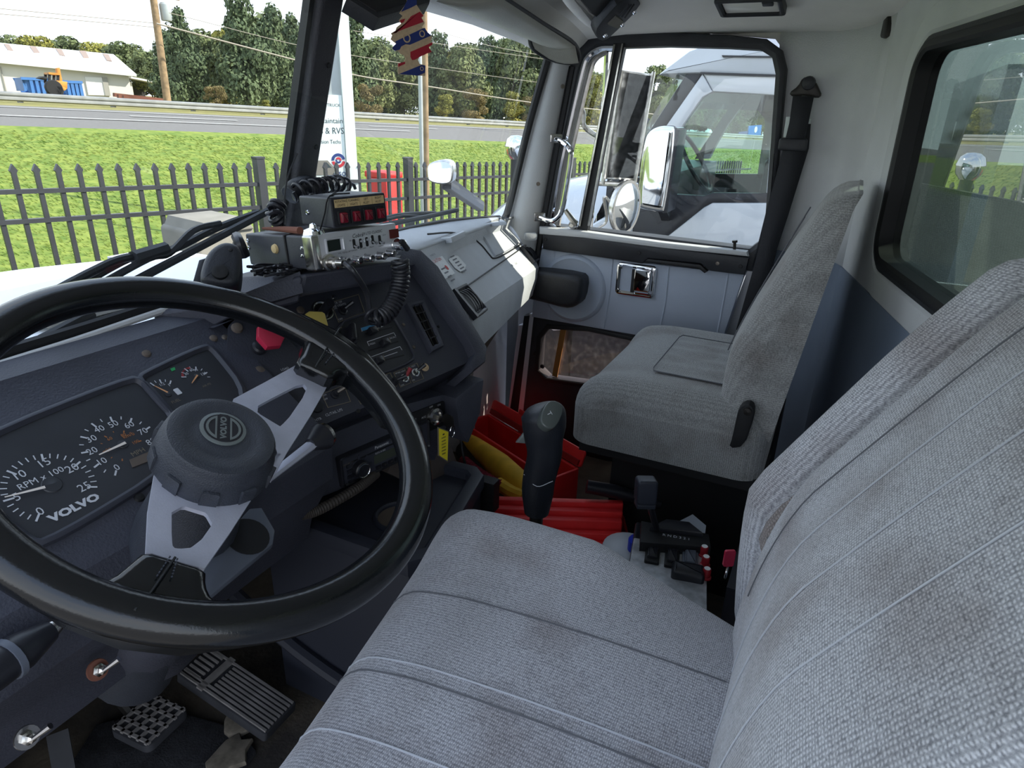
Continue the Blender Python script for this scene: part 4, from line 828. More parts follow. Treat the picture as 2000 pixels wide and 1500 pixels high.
MB().tube(crv([on('x', .92, *p) for p in ((1046, 520), (1062, 430), (1095, 250), (1118, 130))], 6), .010, 8).build('door_seal', 'seal_black', ap)
for p in ((1094, 169), (1047, 358)): q = on('x', .88, *p); MB().lathe([(0, 0), (.006, 0), (.005, .004), (0, .004)], Fr(q+V(-.012, -.012, 0), (.65, -.75, 0), (0, 0, 1)), 10).build('screw', 'screw', ap)
# front header over the windshield
rows = []
for e in np.linspace(0, 1, 9):
    x = -1.0+1.93*e; dz = -.05*abs(x/.93)**3; rows.append([V(x, .80, 1.63+dz), V(x, .775, 1.615+dz), V(x, .74, 1.625+dz), V(x, .70, 1.66+dz), V(x, .66, 1.70+dz)])
MB().grid(rows).build('trim_8', 'liner', kind='structure', ang=70)
# ---- grab handle
gh = empty('grab_handle', on('x', .90, 1060, 430), 'bent chrome grab handle on the right windshield pillar', 'handle')
bar_ = [on('x', .89, *p) for p in ((1080, 270), (1096, 276), (1109, 290), (1111, 305), (1103, 360), (1094, 405), (1086, 420), (1072, 427), (1050, 422))]
MB().tube(crv([p+V(-.035, -.02, 0) if 0 < i < 8 else p+V(-.015, -.01, 0) for i, p in enumerate(bar_)], 6), .0075, 10).build('bar', 'chrome', gh)
for p in ((1081, 270), (1049, 422)):
    q = on('x', .885, *p); f = Fr(q+V(-.012, -.012, 0), (.6, -.8, 0), (0, 0, 1)); MB().slab(rrect(-.016, .018, -.012, .012, .004), f, -.004, .003, .002).build('foot_plate', 'chrome_worn', gh); MB().lathe([(0, 0), (.005, 0), (.005, .003), (0, .004)], f.shift(-.004, 0, .003), 8).build('bolt', 'screw', gh)
# ---- seat belt
sb = empty('seat_belt', (.9, .1, 1.1), 'black seat belt hanging from its anchor behind the passenger window', 'seat belt')
fs_b = Fr((.925, 0, 0), (0, -1, 0), (0, 0, 1)); B = lambda x, y: fs_b.uv(x, y)
def BP(*p): return [B(*q) for q in p]
MB().slab(smooth_poly(BP((1541, 182), (1560, 168), (1568, 152), (1582, 150), (1594, 160), (1600, 172), (1606, 186), (1597, 193), (1575, 186), (1549, 190)), 1), fs_b, .0, .012, .004).build('anchor_plate', 'steel_dark', sb)
MB().lathe([(0, 0), (.016, 0), (.014, .010), (.006, .014), (0, .014)], fs_b.shift(*B(1580, 163), .010), 16).build('anchor_bolt', 'trim_black', sb)
def webbing(ps0, ps1, h, name):
    A = [fs_b.p(*B(*p), h) for p in ps0]; Bq = [fs_b.p(*B(*p), h) for p in ps1]; MB().grid([A, Bq]).build(name, 'web', sb, solid=.003)
webbing(((1550, 188), (1543, 240), (1532, 285), (1505, 390), (1485, 480), (1440, 640)), ((1591, 188), (1580, 240), (1570, 290), (1550, 390), (1520, 480), (1480, 660)), .018, 'webbing')
webbing(((1545, 240), (1534, 285), (1500, 400), (1470, 520)), ((1584, 242), (1580, 290), (1540, 420), (1500, 540)), .006, 'webbing')
MB().slab(rrect(*sorted((B(1522, 285)[0], B(1577, 285)[0])), B(1550, 294)[1], B(1550, 270)[1], .006), fs_b.shift(0, 0, 0), .012, .030, .005).build('slide_clip', 'trim_black', sb)
MB().slab(BP((1536, 228), (1545, 228), (1540, 268), (1530, 268)), fs_b, .004, .007).build('label_strip', 'sign_white', sb); MB().slab(BP((1576, 232), (1585, 232), (1577, 266), (1570, 266)), fs_b, .004, .007).build('label_strip', 'sign_white', sb)
# ---- coat hook on rear wall
hk = empty('coat_hook', fw.at(1733, 70), 'small dark coat hook high on the rear wall', 'hook')
MB().slab(smooth_poly([WU(1717, 24), WU(1716, 50), WU(1728, 74), WU(1739, 76), WU(1744, 55), WU(1747, 20), WU(1740, 24), WU(1737, 42), WU(1728, 40), WU(1726, 26)], 1), fw, .0, .012, .004).build('hook_plate', 'steel_dark', hk)
# ---- dome light
fdl = Fr(V(.72, .27, 1.668), (0, -1, 0), (-.985, 0, .17)); DL = lambda x, y: fdl.uv(x, y)
dl = empty('dome_light', (.72, .27, 1.65), 'rectangular dome light with clear lens in the headliner', 'lamp')
cx, cy = DL(1467, 5)
MB().slab(rrect(cx-.068, cx+.068, cy-.05, cy+.05, .008), fdl, -.004, .014, .004, hole=rrect(cx-.056, cx+.056, cy-.040, cy+.040, .004)).build('frame', 'trim_black', dl)
mat('lens', s(240, 238, 230), 0.25); MB().slab(rrect(cx-.056, cx+.056, cy-.040, cy+.040, .004), fdl, -.002, .008, .003).build('lens', 'lens', dl)
MB().slab(rrect(cx+.026, cx+.048, cy+.012, cy+.036, .003), fdl, .008, .013, .002).build('switch', 'trim_black', dl)
# ---- visor
vs_ = empty('sun_visor', on('y', .7, 1080, 95), 'grey folded sun visor above the right half of the windshield', 'visor')
L0 = on('y', .745, 840, -10); L1 = on('y', .745, 1034, 69); H0 = on('y', .655, 975, -10); H1 = on('y', .655, 1122, 86); H2 = on('y', .665, 1128, 120); L2 = on('y', .735, 1042, 96)
mat('visor_vinyl', s(178, 178, 168), 0.6, noise=.06, nscale=8, bump=.3, bscale=300)
def bil(a, b, c, d, e, w): return (a*(1-e)+b*e)*(1-w)+(c*(1-e)+d*e)*w
rows = [[bil(L0, L1, H0, H1, e, w)+V(0, 0, -.012*math.sin(math.pi*w)) for w in np.linspace(0, 1, 7)] for e in np.linspace(0, 1, 9)]
MB().grid(rows).build('board', 'visor_vinyl', vs_, solid=.014, ang=70)
rows = [[bil(L1, L2, H1, H2, e, w)+V(0, 0, -.012*math.sin(math.pi*w)) for w in np.linspace(0, 1, 7)] for e in np.linspace(0, 1, 5)]
MB().grid(rows).build('turned_down_end', 'visor_vinyl', vs_, solid=.012, ang=70)
MB().tube(crv([H0, H0*.5+H1*.5, H1, H2, H2*.5+L2*.5+V(0, 0, -.012), L2, L1], 5), .005, 8).build('piping', 'trim_black', vs_)
# ---- overhead console with black radio gear
oc = empty('overhead_console', on('y', .5, 1170, 40), 'grey moulded overhead console holding black radio gear', 'console')
fo_ = Fr(on('y', .56, 1160, 30), (1, 0, 0), (0, -.8, .6)); O = lambda x, y: fo_.uv(x, y)
MB().slab(smooth_poly([O(1085, -20), O(1108, 20), O(1140, 55), O(1165, 70), O(1182, 68), O(1192, 50), O(1235, 0), O(1245, -20)], 1), fo_, -.10, .0, .02, steps=3).build('shell', 'liner', oc)
MB().slab(ccw([O(1120, -25), O(1150, 22), O(1162, 30), O(1185, 5), O(1205, -25)]), fo_, -.01, .006, .004).build('speaker_recess', 'seal_black', oc)
MB().slab(smooth_poly([O(1152, 45), O(1158, 62), O(1170, 66), O(1186, 55), O(1245, -5), O(1235, -20), O(1205, -20), O(1165, 25)], 1), fo_, .0, .022, .006).build('radio_bracket', 'trim_black', oc)
MB().slab([O(1176, 28), O(1192, 12), O(1206, 22), O(1196, 36)], fo_, .022, .026).build('metal_tab', 'box_grey', oc)
for p in ((1172, 52), (1206, 31), (1229, 6)): MB().lathe([(0, 0), (.006, 0), (.005, .004), (0, .005)], fo_.shift(*O(*p), .022), 10).build('bolt', 'chrome', oc)
for k in range(3): MB().tube([fo_.p(*O(1196+6*k, 8+2*k), .028), fo_.p(*O(1215+5*k, -14), .028)], .002, 6).build('cable', 'seal_black', oc)
# ---- speaker box above the centre
so = empty('overhead_speaker', on('y', .74, 760, 20), 'black speaker box with grille at the top centre of the windshield', 'speaker')
fsp = Fr(on('y', .72, 755, 15), (1, -.25, .0), (0, .75, .66)); S_ = lambda x, y: fsp.uv(x, y)
Psp = [S_(676, 0), S_(738, 39), S_(838, 8), S_(850, -40), S_(700, -60)]
MB().slab(Psp, fsp, -.02, .004, .004).build('housing', 'trim_black', so)
gp = inset(Psp if area2(Psp) > 0 else Psp[::-1], .010); MB().slab(gp, fsp, .004, .006, .001).build('grille', 'seal_black', so)
ga = np.array(gp); 
# ---- air freshener
af = empty('air_freshener', on('x', .06, 800, 148), 'tree-shaped cardboard air freshener with red, cream and blue stripes', 'air freshener')
fa = Fr(on('x', .06, 800, 75), (.86, -.5, 0), (0, 0, 1))
def C7(x, y): return (760+x/9.375, y/9.375)
outl = [(330, -40), (325, 40), (270, 130), (190, 240), (250, 290), (180, 375), (225, 430), (140, 500), (120, 560), (35, 610), (60, 650), (30, 720), (90, 770), (130, 800), (50, 880), (100, 930), (170, 935), (210, 990), (270, 1010), (300, 1080), (270, 1140), (160, 1160), (165, 1340), (180, 1360), (660, 1390), (665, 1200), (620, 1185), (560, 1170), (530, 1100), (560, 1020), (640, 1010), (690, 970), (740, 985), (780, 950), (720, 880), (790, 800), (760, 770), (790, 680), (760, 640), (700, 590), (660, 530), (600, 500), (650, 420), (600, 330), (630, 290), (590, 220), (530, 130), (500, 80), (500, -40)]
UVo = [fa.uv(*C7(*p)) for p in outl]
mat('card_cream', s(205, 180, 145), .8, noise=.08, nscale=200); mat('card_red', s(176, 34, 52), .7); mat('card_blue', s(36, 54, 120), .7)
MB().slab(UVo, fa, -.0012, .0, 0).build('card', 'card_cream', af)
for col, bands in (('card_blue', [[(325, 20), (330, -30), (500, -30), (505, 85), (400, 140), (215, 220), (270, 130)], [(110, 760), (560, 545), (650, 510), (700, 590), (770, 650), (380, 820), (300, 810), (220, 850), (190, 910), (100, 930), (50, 880), (130, 800)], [(180, 1355), (590, 1190), (660, 1200), (655, 1330), (530, 1385)]]),
                   ('card_red', [[(190, 375), (290, 340), (270, 400), (225, 425)], [(130, 600), (170, 560), (280, 440), (400, 300), (560, 215), (630, 290), (580, 320), (630, 400), (250, 540), (50, 620)], [(390, 950), (700, 815), (790, 770), (790, 820), (720, 860), (780, 950), (700, 975), (560, 1040), (470, 1095), (420, 1100), (390, 1040)], [(165, 1160), (290, 1130), (290, 1170), (165, 1225)]])):
    for bnd in bands: MB().slab([fa.uv(*C7(*p)) for p in bnd], fa, -.0002, .0006).build('stripe', col, af)
def ring_a(x, y, r):
    c = fa.uv(*C7(x, y)); MB().slab(circ2(*c, r, 16), fa, .0004, .0012, hole=circ2(*c, r*.7, 16)).build('print_ring', 'card_cream', af)
ring_a(320, 700, .0065); ring_a(595, 1258, .0032); ring_a(600, 620, .005)
MB().tube([fa.p(*fa.uv(*C7(415, -10)), .001), fa.p(*fa.uv(*C7(415, -10)), .001)+V(0, .02, .09)], .0008, 5).build('string', 'card_cream', af)
# ------------------------------------------------------------------ dashboard
mat('dash_black', s(62, 64, 75), 0.55, noise=0.18, nscale=9, bump=0.4, bscale=350)
mat('panel_black', s(58, 60, 70), 0.5, noise=0.25, nscale=7, bump=0.25, bscale=300)
mat('gauge_face', s(48, 50, 55), 0.45, noise=0.3, nscale=6)
mat('bezel', s(58, 60, 70), 0.45)
mat('mark_white', s(205, 208, 214), 0.6); mat('mark_dim', s(120, 112, 96), 0.7); mat('mark_orange', s(170, 110, 60), 0.6)
mat('needle', s(235, 225, 215), 0.5); mat('needle_orange', s(220, 160, 110), 0.5); mat('mark_green', s(40, 160, 90), 0.5); mat('mark_blue', s(70, 150, 200), 0.5); mat('mark_red', s(150, 50, 50), 0.5)
mat('dash_grey', s(184, 188, 192), 0.6, noise=0.09, nscale=7, bump=0.35, bscale=350)
mat('sticker', s(228, 230, 230), 0.6, noise=.06, nscale=60)
mat('dull_brown', s(96, 86, 78), 0.8)  # plain dull brown base colour
mat('knob_red', s(190, 44, 74), 0.35); mat('knob_yellow', s(222, 200, 110), 0.4)
mat('toggle_red', s(150, 30, 40), 0.4); mat('plastic_black', s(36, 37, 43), 0.35); mat('lcd', s(70, 76, 66), 0.3)
ph = R(36); f1 = Fr((-.4, .78, 1.125), (1, 0, 0), (0, math.cos(ph), math.sin(ph)))
S0 = f1.at(440, 684); a14 = R(14); ph2 = R(47); fwd2 = V(math.sin(a14), math.cos(a14), 0)
f2 = Fr(S0, (math.cos(a14), -math.sin(a14), 0), fwd2*math.cos(ph2)+V(0, 0, math.sin(ph2)))
db = empty('dashboard', (-.3, .8, .8), 'black driver dashboard with gauges, knobs and heater controls', 'dashboard')
# --- driver side body: section swept along X
sec = [(.93, 1.10), (.875, 1.155), (.845, 1.162), (.80, 1.145), (.785, 1.130), (.62, 1.010), (.605, .99), (.61, .95), (.66, .90), (.74, .78), (.95, .70)]
sec = [(.93, 1.10), (.872, 1.152), (.85, 1.160), (.812, 1.152)] + [tuple(f1.p(0, b)[1:]) for b in (.03, -.005, -.20)] + [(.608, .985), (.612, .93), (.66, .85), (.675, .80), (.70, .785), (.95, .76)]
x0, x1 = -.98, -.262
rows = [[V(x, y, z) for y, z in sec] for x in np.linspace(x0, x1, 7)]
MB().grid(rows).build('driver_body', 'dash_black', db, ang=25)
MB().add([V(x1, y, z) for y, z in sec], [tuple(range(len(sec)))]).build('driver_end', 'dash_black', db)
def F1(*p): return [f1.uv(*q) for q in p]
def F2(*p): return [f2.uv(*q) for q in p]
# --- gauge windows
def gauge_window(poly, bev=.006):
    P = poly if area2(poly) > 0 else poly[::-1]; P = smooth_poly(P, 2)
    MB().slab(inset(P, -.010), f1, -.004, .006, .004, hole=P).build('gauge_bezel', 'bezel', db)
    MB().slab(inset(P, -.002), f1, -.006, .0015).build('gauge_plate', 'gauge_face', db)
gauge_window(F1((-70, 880), (252, 748), (275, 752), (345, 835), (345, 900), (90, 1055), (60, 1050), (-80, 930)))
gauge_window(F1((286, 738), (400, 684), (412, 688), (480, 775), (430, 830), (360, 830), (282, 745)))
def dial(cx, cy, pts, m, w, l, nm='scale_marks'):
    b = MB(); c = np.array(f1.uv(cx, cy))
    for i, (x, y, big) in enumerate(pts):
        p = np.array(f1.uv(x, y)); d = (p-c)/np.linalg.norm(p-c); q = p-d*(l*(1.5 if big else 1.0)); pr = V(-d[1], d[0])*w*(1.6 if big else 1)
        b.add([f1.p(*(p-pr), .002), f1.p(*(p+pr), .002), f1.p(*(q+pr), .002), f1.p(*(q-pr), .002)], [(0, 1, 2, 3)])
    b.build(nm, m, db)
def arc_marks(c, p0, p1, n, bigs, sweep_sign=1):
    """ticks evenly round a dial between two sighted end marks"""
    c = np.array(f1.uv(*c)); a = np.array(f1.uv(*p0))-c; e = np.array(f1.uv(*p1))-c; r = (np.linalg.norm(a)+np.linalg.norm(e))/2
    t0 = math.atan2(a[1], a[0]); t1 = math.atan2(e[1], e[0])
    while t1 > t0: t1 -= 2*math.pi
    return c, r, [t0+(t1-t0)*k/(n-1) for k in range(n)], bigs
def ring_dial(c, p0, p1, n, step, m, lw, ll, nums=None, size=.016, rn=.78, lo=0.0):
    c, r, ts, _ = arc_marks(c, p0, p1, n, None); b = MB()
    for k, t in enumerate(ts):
        big = (k % step == 0); d = V(math.cos(t), math.sin(t)); pr = V(-d[1], d[0])*(lw*(1.7 if big else 1)); p = c+d*r; q = c+d*(r-ll*(1.6 if big else 1))
        b.add([f1.p(*(p-pr), .002), f1.p(*(p+pr), .002), f1.p(*(q+pr), .002), f1.p(*(q-pr), .002)], [(0, 1, 2, 3)])
    b.build('scale_marks', m, db)
    for k, sx in (nums or []):
        t = ts[k]; text(sx, f1, c[0]+math.cos(t)*r*rn, c[1]+math.sin(t)*r*rn, size, m, db, h=.002)
    return c, r
# tachometer 0..25, speedometer 0..80, fuel, air pressure
ct, rt = ring_dial((98, 953), (70, 1020), (190, 953), 26, 5, 'mark_white', .0006, .006, [(0, '0'), (5, '5'), (10, '10'), (15, '15'), (20, '20'), (25, '25')], .0135, .72)
cs_, rs_ = ring_dial((238, 872), (224, 930), (314, 862), 17, 2, 'mark_white', .0006, .0045, [(0, '0'), (2, '10'), (4, '20'), (6, '30'), (8, '40'), (10, '50'), (12, '60'), (14, '70'), (16, '80')], .0115, .74)
ring_dial((238, 872), (238, 900), (278, 862), 9, 2, 'mark_orange', .0004, .002, [(2, '20'), (4, '60'), (6, '80'), (8, '100')], .006, .7)
cf_, rf_ = ring_dial((325, 772), (296, 752), (334, 742), 5, 2, 'mark_white', .0005, .004, [(2, '1/2'), (4, 'F')], .006, .66)
ca_, ra_ = ring_dial((382, 738), (360, 738), (416, 738), 8, 2, 'mark_white', .0005, .004, [(1, '30'), (3, '60'), (4, '90'), (6, '120')], .006, .66)
ring_dial((382, 738), (355, 735), (366, 718), 6, 5, 'mark_red', .0012, .002)
def needle(c, tip, tail, m, w):
    a = np.array(f1.uv(*tip)); b = np.array(f1.uv(*tail)); d = (a-b)/np.linalg.norm(a-b); p = V(-d[1], d[0])*w
    MB().add([f1.p(*(a-p*.4), .004), f1.p(*(a+p*.4), .004), f1.p(*(b+p), .004), f1.p(*(b-p), .004)], [(0, 1, 2, 3)]).build('needle', m, db)
needle(None, (8, 975), (87, 955), 'needle', .0016); needle(None, (192, 892), (244, 868), 'needle', .0017); needle(None, (300, 757), (326, 770), 'needle_orange', .0013); needle(None, (373, 752), (384, 736), 'needle_orange', .0012)
for p, r_ in (((101, 948), .010), ((240, 869), .006), ((328, 772), .004), ((384, 736), .004)): MB().lathe([(0, 0), (r_, 0), (r_*.9, .001), (0, .0015)], f1.shift(*f1.uv(*p), .0015), 20).build('needle_hub', 'gauge_face', db)
text('RPM x 100', f1, *f1.uv(80, 936), .0105, 'mark_white', db, h=.002); text('MPH', f1, *f1.uv(269, 885), .0085, 'mark_dim', db, h=.002); text('km/h', f1, *f1.uv(250, 852), .007, 'mark_orange', db, h=.002)
text('VOLVO', f1, *f1.uv(146, 993), .0120, 'mark_white', db, h=.002, bold=.0006, sx=1.3); text('FUEL', f1, *f1.uv(343, 785), .006, 'mark_dim', db, h=.002); text('AIR PSI', f1, *f1.uv(403, 754), .0045, 'mark_dim', db, h=.002)
MB().slab([f1.uv(332, 722), f1.uv(340, 719), f1.uv(342, 724), f1.uv(335, 727)], f1, .0015, .0022).build('turn_arrow', 'mark_green', db)
a, b = f1.uv(347, 766); MB().slab(rrect(a-.004, a+.003, b-.005, b+.005, .001, 2), f1, .0015, .0022).build('fuel_symbol', 'mark_white', db)
MB().slab(F1((258, 915), (305, 897), (300, 880), (252, 900)), f1, .0015, .0025).build('odometer', 'dull_brown', db)
def rivet(fr, p, r_, m, par=None, h=.0):
    MB().lathe([(0, h), (r_, h), (r_*.8, h+r_*.45), (r_*.3, h+r_*.6), (0, h+r_*.6)], fr.shift(*fr.uv(*p)), 12).build('screw', m, par or db)
for p, r_, m in (((286, 691), .006, 'dull_brown'), ((417, 661), .006, 'dull_brown'), ((439, 659), .005, 'screw'), ((272, 972), .006, 'seal_black')): rivet(f1, p, r_, m)
# --- centre pod
pod = smooth_poly(F2((418, 640), (470, 590), (585, 548), (700, 525), (795, 500), (822, 512), (850, 545), (936, 690), (930, 712), (905, 726), (786, 780), (640, 842), (520, 900), (440, 880)), 1)
pod = pod if area2(pod) > 0 else pod[::-1]
MB().slab(inset(pod, .012), f2, -.22, .0).build('centre_panel', 'panel_black', db)
rim_o = inset(pod, -.004); rim_i = inset(pod, .016)
# raised hood along the right side only
RP = F2((786, 496), (812, 500), (846, 532), (940, 688), (937, 716), (912, 735), (905, 722), (915, 700), (905, 676), (822, 560), (800, 530), (700, 552), (600, 575), (592, 552), (700, 520))
MB().slab(RP if area2(RP) > 0 else RP[::-1], f2, -.22, .022, .005).build('pod_rim', 'dash_black', db)
# fin and ledge above the controls
fin = [f2.at(430, 600, .0), f2.at(592, 532, .03), f2.at(590, 575, .03), f2.at(470, 612, .0)]
MB().plate([on('y', .76, 432, 590), on('y', .70, 586, 530), on('y', .69, 592, 572), on('y', .74, 470, 606)], .02).build('pod_fin', 'dash_black', db)
# body under/behind pod to firewall
q = [f2.p(*p, -.02) for p in F2((440, 680), (936, 690), (905, 726), (786, 780), (520, 900))]
b = MB(); top = [f2.at(418, 640), f2.at(600, 565), f2.at(800, 505)]; 
bk = [V(-.30, .93, 1.12), V(0, .93, 1.14), V(.15, .93, 1.14)]; b.grid([top, bk]); 
b.grid([[f2.at(800, 505, -.01), f2.at(936, 690, -.01), f2.at(925, 720, -.01)], [V(.16, .93, 1.14), V(.17, .93, .95), V(.17, .93, .85)]]); b.build('pod_side', 'dash_black', db)
# screws etc. on pod
for p, r_, m in (((463, 641), .009, 'dull_brown'), ((506, 727), .010, 'dull_brown'), ((587, 606), .007, 'dull_brown'), ((788, 634), .0035, 'screw'), ((808, 678), .0035, 'screw'), ((652, 581), .005, 'chrome'), ((700, 803), .004, 'seal_black'), ((856, 638), .003, 'seal_black')): rivet(f2, p, r_, m)
# pull knobs: red octagon, yellow square
def pull_knob(p, poly, m, nm, stem):
    c = f2.uv(*p); hh = .040
    stm = MB().lathe([(0, 0), (.012, 0), (.011, .006), (.008, .008), (.008, hh), (0, hh)], f2.shift(*f2.uv(*stem)), 16).build('knob_stem', 'plastic_black', db)
    fk = f2.shift(0, 0, hh-.004); P = [fk.uv(*q) for q in poly]; P = P if area2(P) > 0 else P[::-1]
    MB().slab(P, fk, .0, .010, .003, steps=2).build(nm, m, db)
pull_knob((524, 664), [(501, 642), (512, 641), (552, 656), (553, 664), (545, 681), (518, 684), (500, 664)], 'knob_red', 'red_pull_knob', (505, 680))
pull_knob((613, 637), [(594, 617), (600, 613), (625, 614), (631, 618), (637, 640), (634, 650), (600, 632), (590, 626)], 'knob_yellow', 'yellow_pull_knob', (626, 616))
c = f2.uv(628, 609); MB().slab(circ2(*c, .019, 24), f2, 0, .006, .002, hole=circ2(*c, .014, 24)).build('knob_collar', 'chrome_worn', db); MB().slab(circ2(*c, .014, 24), f2, 0, .002).build('knob_hole', 'seal_black', db)
# toggles with plates
def plate_box(pts, nm='switch_plate'):
    P = F2(*pts); P = P if area2(P) > 0 else P[::-1]; MB().slab(P, f2, .0, .0012, hole=inset(P, .0009)).build(nm, 'mark_dim', db)
def toggle(p, d, m1='plastic_black', m2='plastic_black', L=.018, r_=.0075, fr=None, par=None):
    fr = fr or f2; c = fr.uv(*p); f = fr.shift(*c)
    nut = MB().lathe([(0, 0), (r_, 0), (r_, .003), (r_*.7, .004), (r_*.6, .010), (0, .011)], f, 16).build('toggle_nut', m1, par or db)
    MB().tube([f.p(0, 0, .008), f.p(d[0]*L, d[1]*L, .008+L*.6)], [.0025, .004], 8).build('toggle_lever', m2, nut)
plate_box([(645, 591), (700, 575), (712, 610), (661, 630)]); toggle((669, 608), (.8, .2)); text('BACK OF', f2, *f2.uv(657, 592), .0055, 'mark_white', db); text('CAB LIGHTS', f2, *f2.uv(661, 597), .0055, 'mark_white', db, 'CENTER'); text('ON', f2, *f2.uv(654, 603), .005, 'mark_white', db); text('OFF', f2, *f2.uv(665, 624), .005, 'mark_white', db)
for pts, tp, d, m1, m2, t1, t2, t1p, t2p in ((((768, 728), (790, 719), (803, 748), (782, 757)), (789, 740), (.5, .5), 'chrome', 'toggle_red', 'WORK LIGHT', 'OFF', (782, 727), (786, 753)), (((793, 718), (814, 709), (828, 740), (807, 748)), (810, 729), (.8, .2), 'chrome', 'plastic_black', 'FUEL HEAT', 'ON', (803, 717), (807, 743)), (((735, 738), (762, 728), (775, 755), (748, 768)), (770, 746), (.8, -.1), 'plastic_black', 'plastic_black', 'LAMP', 'ON', (752, 735), (752, 760)),
    (((628, 770), (672, 752), (685, 785), (640, 797)), (654, 771), (.9, .1), 'plastic_black', 'screw', 'ON', 'OFF', (634, 772), (636, 780)), (((688, 757), (712, 748), (726, 780), (704, 790)), (712, 768), (.8, .0), 'plastic_black', 'plastic_black', 'ON', 'OFF', (699, 764), (709, 785))):
    plate_box(pts); toggle(tp, d, m1, m2); text(t1, f2, *f2.uv(*t1p), .0038, 'mark_white', db); text(t2, f2, *f2.uv(*t2p), .0042, 'mark_white', db)
text('CL/TAIL LPS', f2, *f2.uv(652, 806), .006, 'mark_white', db); text('MIR/HTR', f2, *f2.uv(615, 822), .006, 'mark_white', db); text('LOAD', f2, *f2.uv(556, 721), .005, 'mark_white', db); text('TRAC', f2, *f2.uv(570, 757), .005, 'mark_white', db)
c = f2.uv(675, 749); MB().slab(circ2(*c, .011, 20), f2, 0, .007, .002, hole=circ2(*c, .0085, 20)).build('lighter_ring', 'chrome_worn', db); MB().lathe([(0, .0), (.0085, .0), (.0085, .010), (.006, .014), (0, .014)], f2.shift(*c), 16).build('lighter_plug', 'plastic_black', db)
c = f2.uv(829, 718); MB().lathe([(0, 0), (.0075, 0), (.0075, .003), (.006, .004), (.0045, .0025), (.003, .005), (0, .005)], f2.shift(*c), 20).build('socket_cap', 'card_cream' if 'card_cream' in MATS else 'screw', db)
MB().slab(circ2(*f2.uv(618, 795), .010, 18), f2, 0, .004, .002).build('round_plug', 'plastic_black', db)
# heater control bezel with knob and sliders
hz_ = smooth_poly(F2((648, 640), (742, 606), (760, 612), (806, 692), (802, 706), (745, 730), (700, 742), (660, 700)), 1); hz_ = hz_ if area2(hz_) > 0 else hz_[::-1]
MB().slab(inset(hz_, -.004), f2, .0, .007, .003, hole=hz_).build('heater_bezel', 'bezel', db); MB().slab(hz_, f2, .0, .002).build('heater_plate', 'gauge_face', db)
c = f2.uv(680, 659); fk = f2.shift(*c, .002); MB().lathe([(0, 0), (.017, 0), (.016, .006), (0, .006)], fk, 28).build('fan_dial', 'plastic_black', db); MB().slab(rrect(-.005, .005, -.016, .016, .004), fk.turn(-25), .006, .022, .003).build('fan_knob', 'plastic_black', db)
P = [(math.cos(R(t))*.0215, math.sin(R(t))*.0215) for t in range(100, 211, 10)]; Q = [(math.cos(R(t))*.0215*.87, math.sin(R(t))*.0215*.87) for t in range(210, 99, -10)]
MB().slab(P+Q, fk, .0, .0006).build('fan_arc', 'mark_dim', db); text('MAX', f2, *f2.uv(677, 647), .004, 'mark_white', db, h=.003)
def slot(p0, p1, w, m, nm, h=.0024):
    a = np.array(f2.uv(*p0)); b = np.array(f2.uv(*p1)); d = (b-a)/np.linalg.norm(b-a); p = V(-d[1], d[0])*w
    MB().add([f2.p(*(a-p), h), f2.p(*(b-p), h), f2.p(*(b+p), h), f2.p(*(a+p), h)], [(0, 1, 2, 3)]).build(nm, m, db)
for p0, p1 in (((712, 653), (764, 641)), ((718, 687), (777, 668)), ((722, 712), (788, 695))): slot(p0, p1, .0012, 'seal_black', 'slider_slot')
for p in ((724, 650), (748, 673), (736, 708)):
    c = f2.uv(*p); MB().slab(rrect(c[0]-.007, c[0]+.007, c[1]-.006, c[1]+.006, .0015, 2), f2, .002, .014, .002).build('slider_knob', 'plastic_black', db); slot((p[0]+5, p[1]-7), (p[0]+8, p[1]+4), .0006, 'mark_dim', 'slider_line', .0145)
slot((705, 645), (731, 637), .003, 'mark_blue', 'cold_bar'); slot((732, 637), (757, 628), .003, 'mark_red', 'hot_bar')
for p0, p1 in (((716, 669), (768, 651)), ((768, 651), (772, 658)), ((716, 669), (720, 677)), ((708, 704), (780, 678)), ((780, 678), (784, 685)), ((740, 701), (775, 689)), ((730, 645), (748, 638)), ((704, 642), (706, 649))): slot(p0, p1, .0005, 'mark_white', 'control_line')
text('FRESH', f2, *f2.uv(726, 673), .0042, 'mark_white', db, h=.003); text('RECIRC', f2, *f2.uv(766, 661), .0042, 'mark_white', db, h=.003); text('NORM', f2, *f2.uv(753, 634), .0036, 'mark_white', db, h=.003)
# air vent on pod
vt = F2((789, 598), (823, 590), (862, 680), (838, 692)); vt = vt if area2(vt) > 0 else vt[::-1]
pv = MB().slab(vt, f2, .0, .012, .003, hole=inset(vt, .009)).build('vent_frame', 'panel_black', db); MB().slab(inset(vt, .006), f2, .0, .002).build('vent_back', 'seal_black', db)
L0_, L1_ = np.array(f2.uv(793, 604)), np.array(f2.uv(835, 686)); R0_, R1_ = np.array(f2.uv(823, 597)), np.array(f2.uv(857, 676))
for k in range(1, 5):
    a = L0_+(L1_-L0_)*k/5; b = R0_+(R1_-R0_)*k/5; MB().bar(f2.p(*a, .006), f2.p(*b, .006), .002, .009, up=f2.n).build('vent_louvre', 'plastic_black', pv)
for k in (.35, .68): MB().bar(f2.p(*(L0_*(1-k)+R0_*k), .009), f2.p(*(L1_*(1-k)+R1_*k), .009), .0015, .004, up=f2.n).build('vent_bar', 'steel_dark', pv)
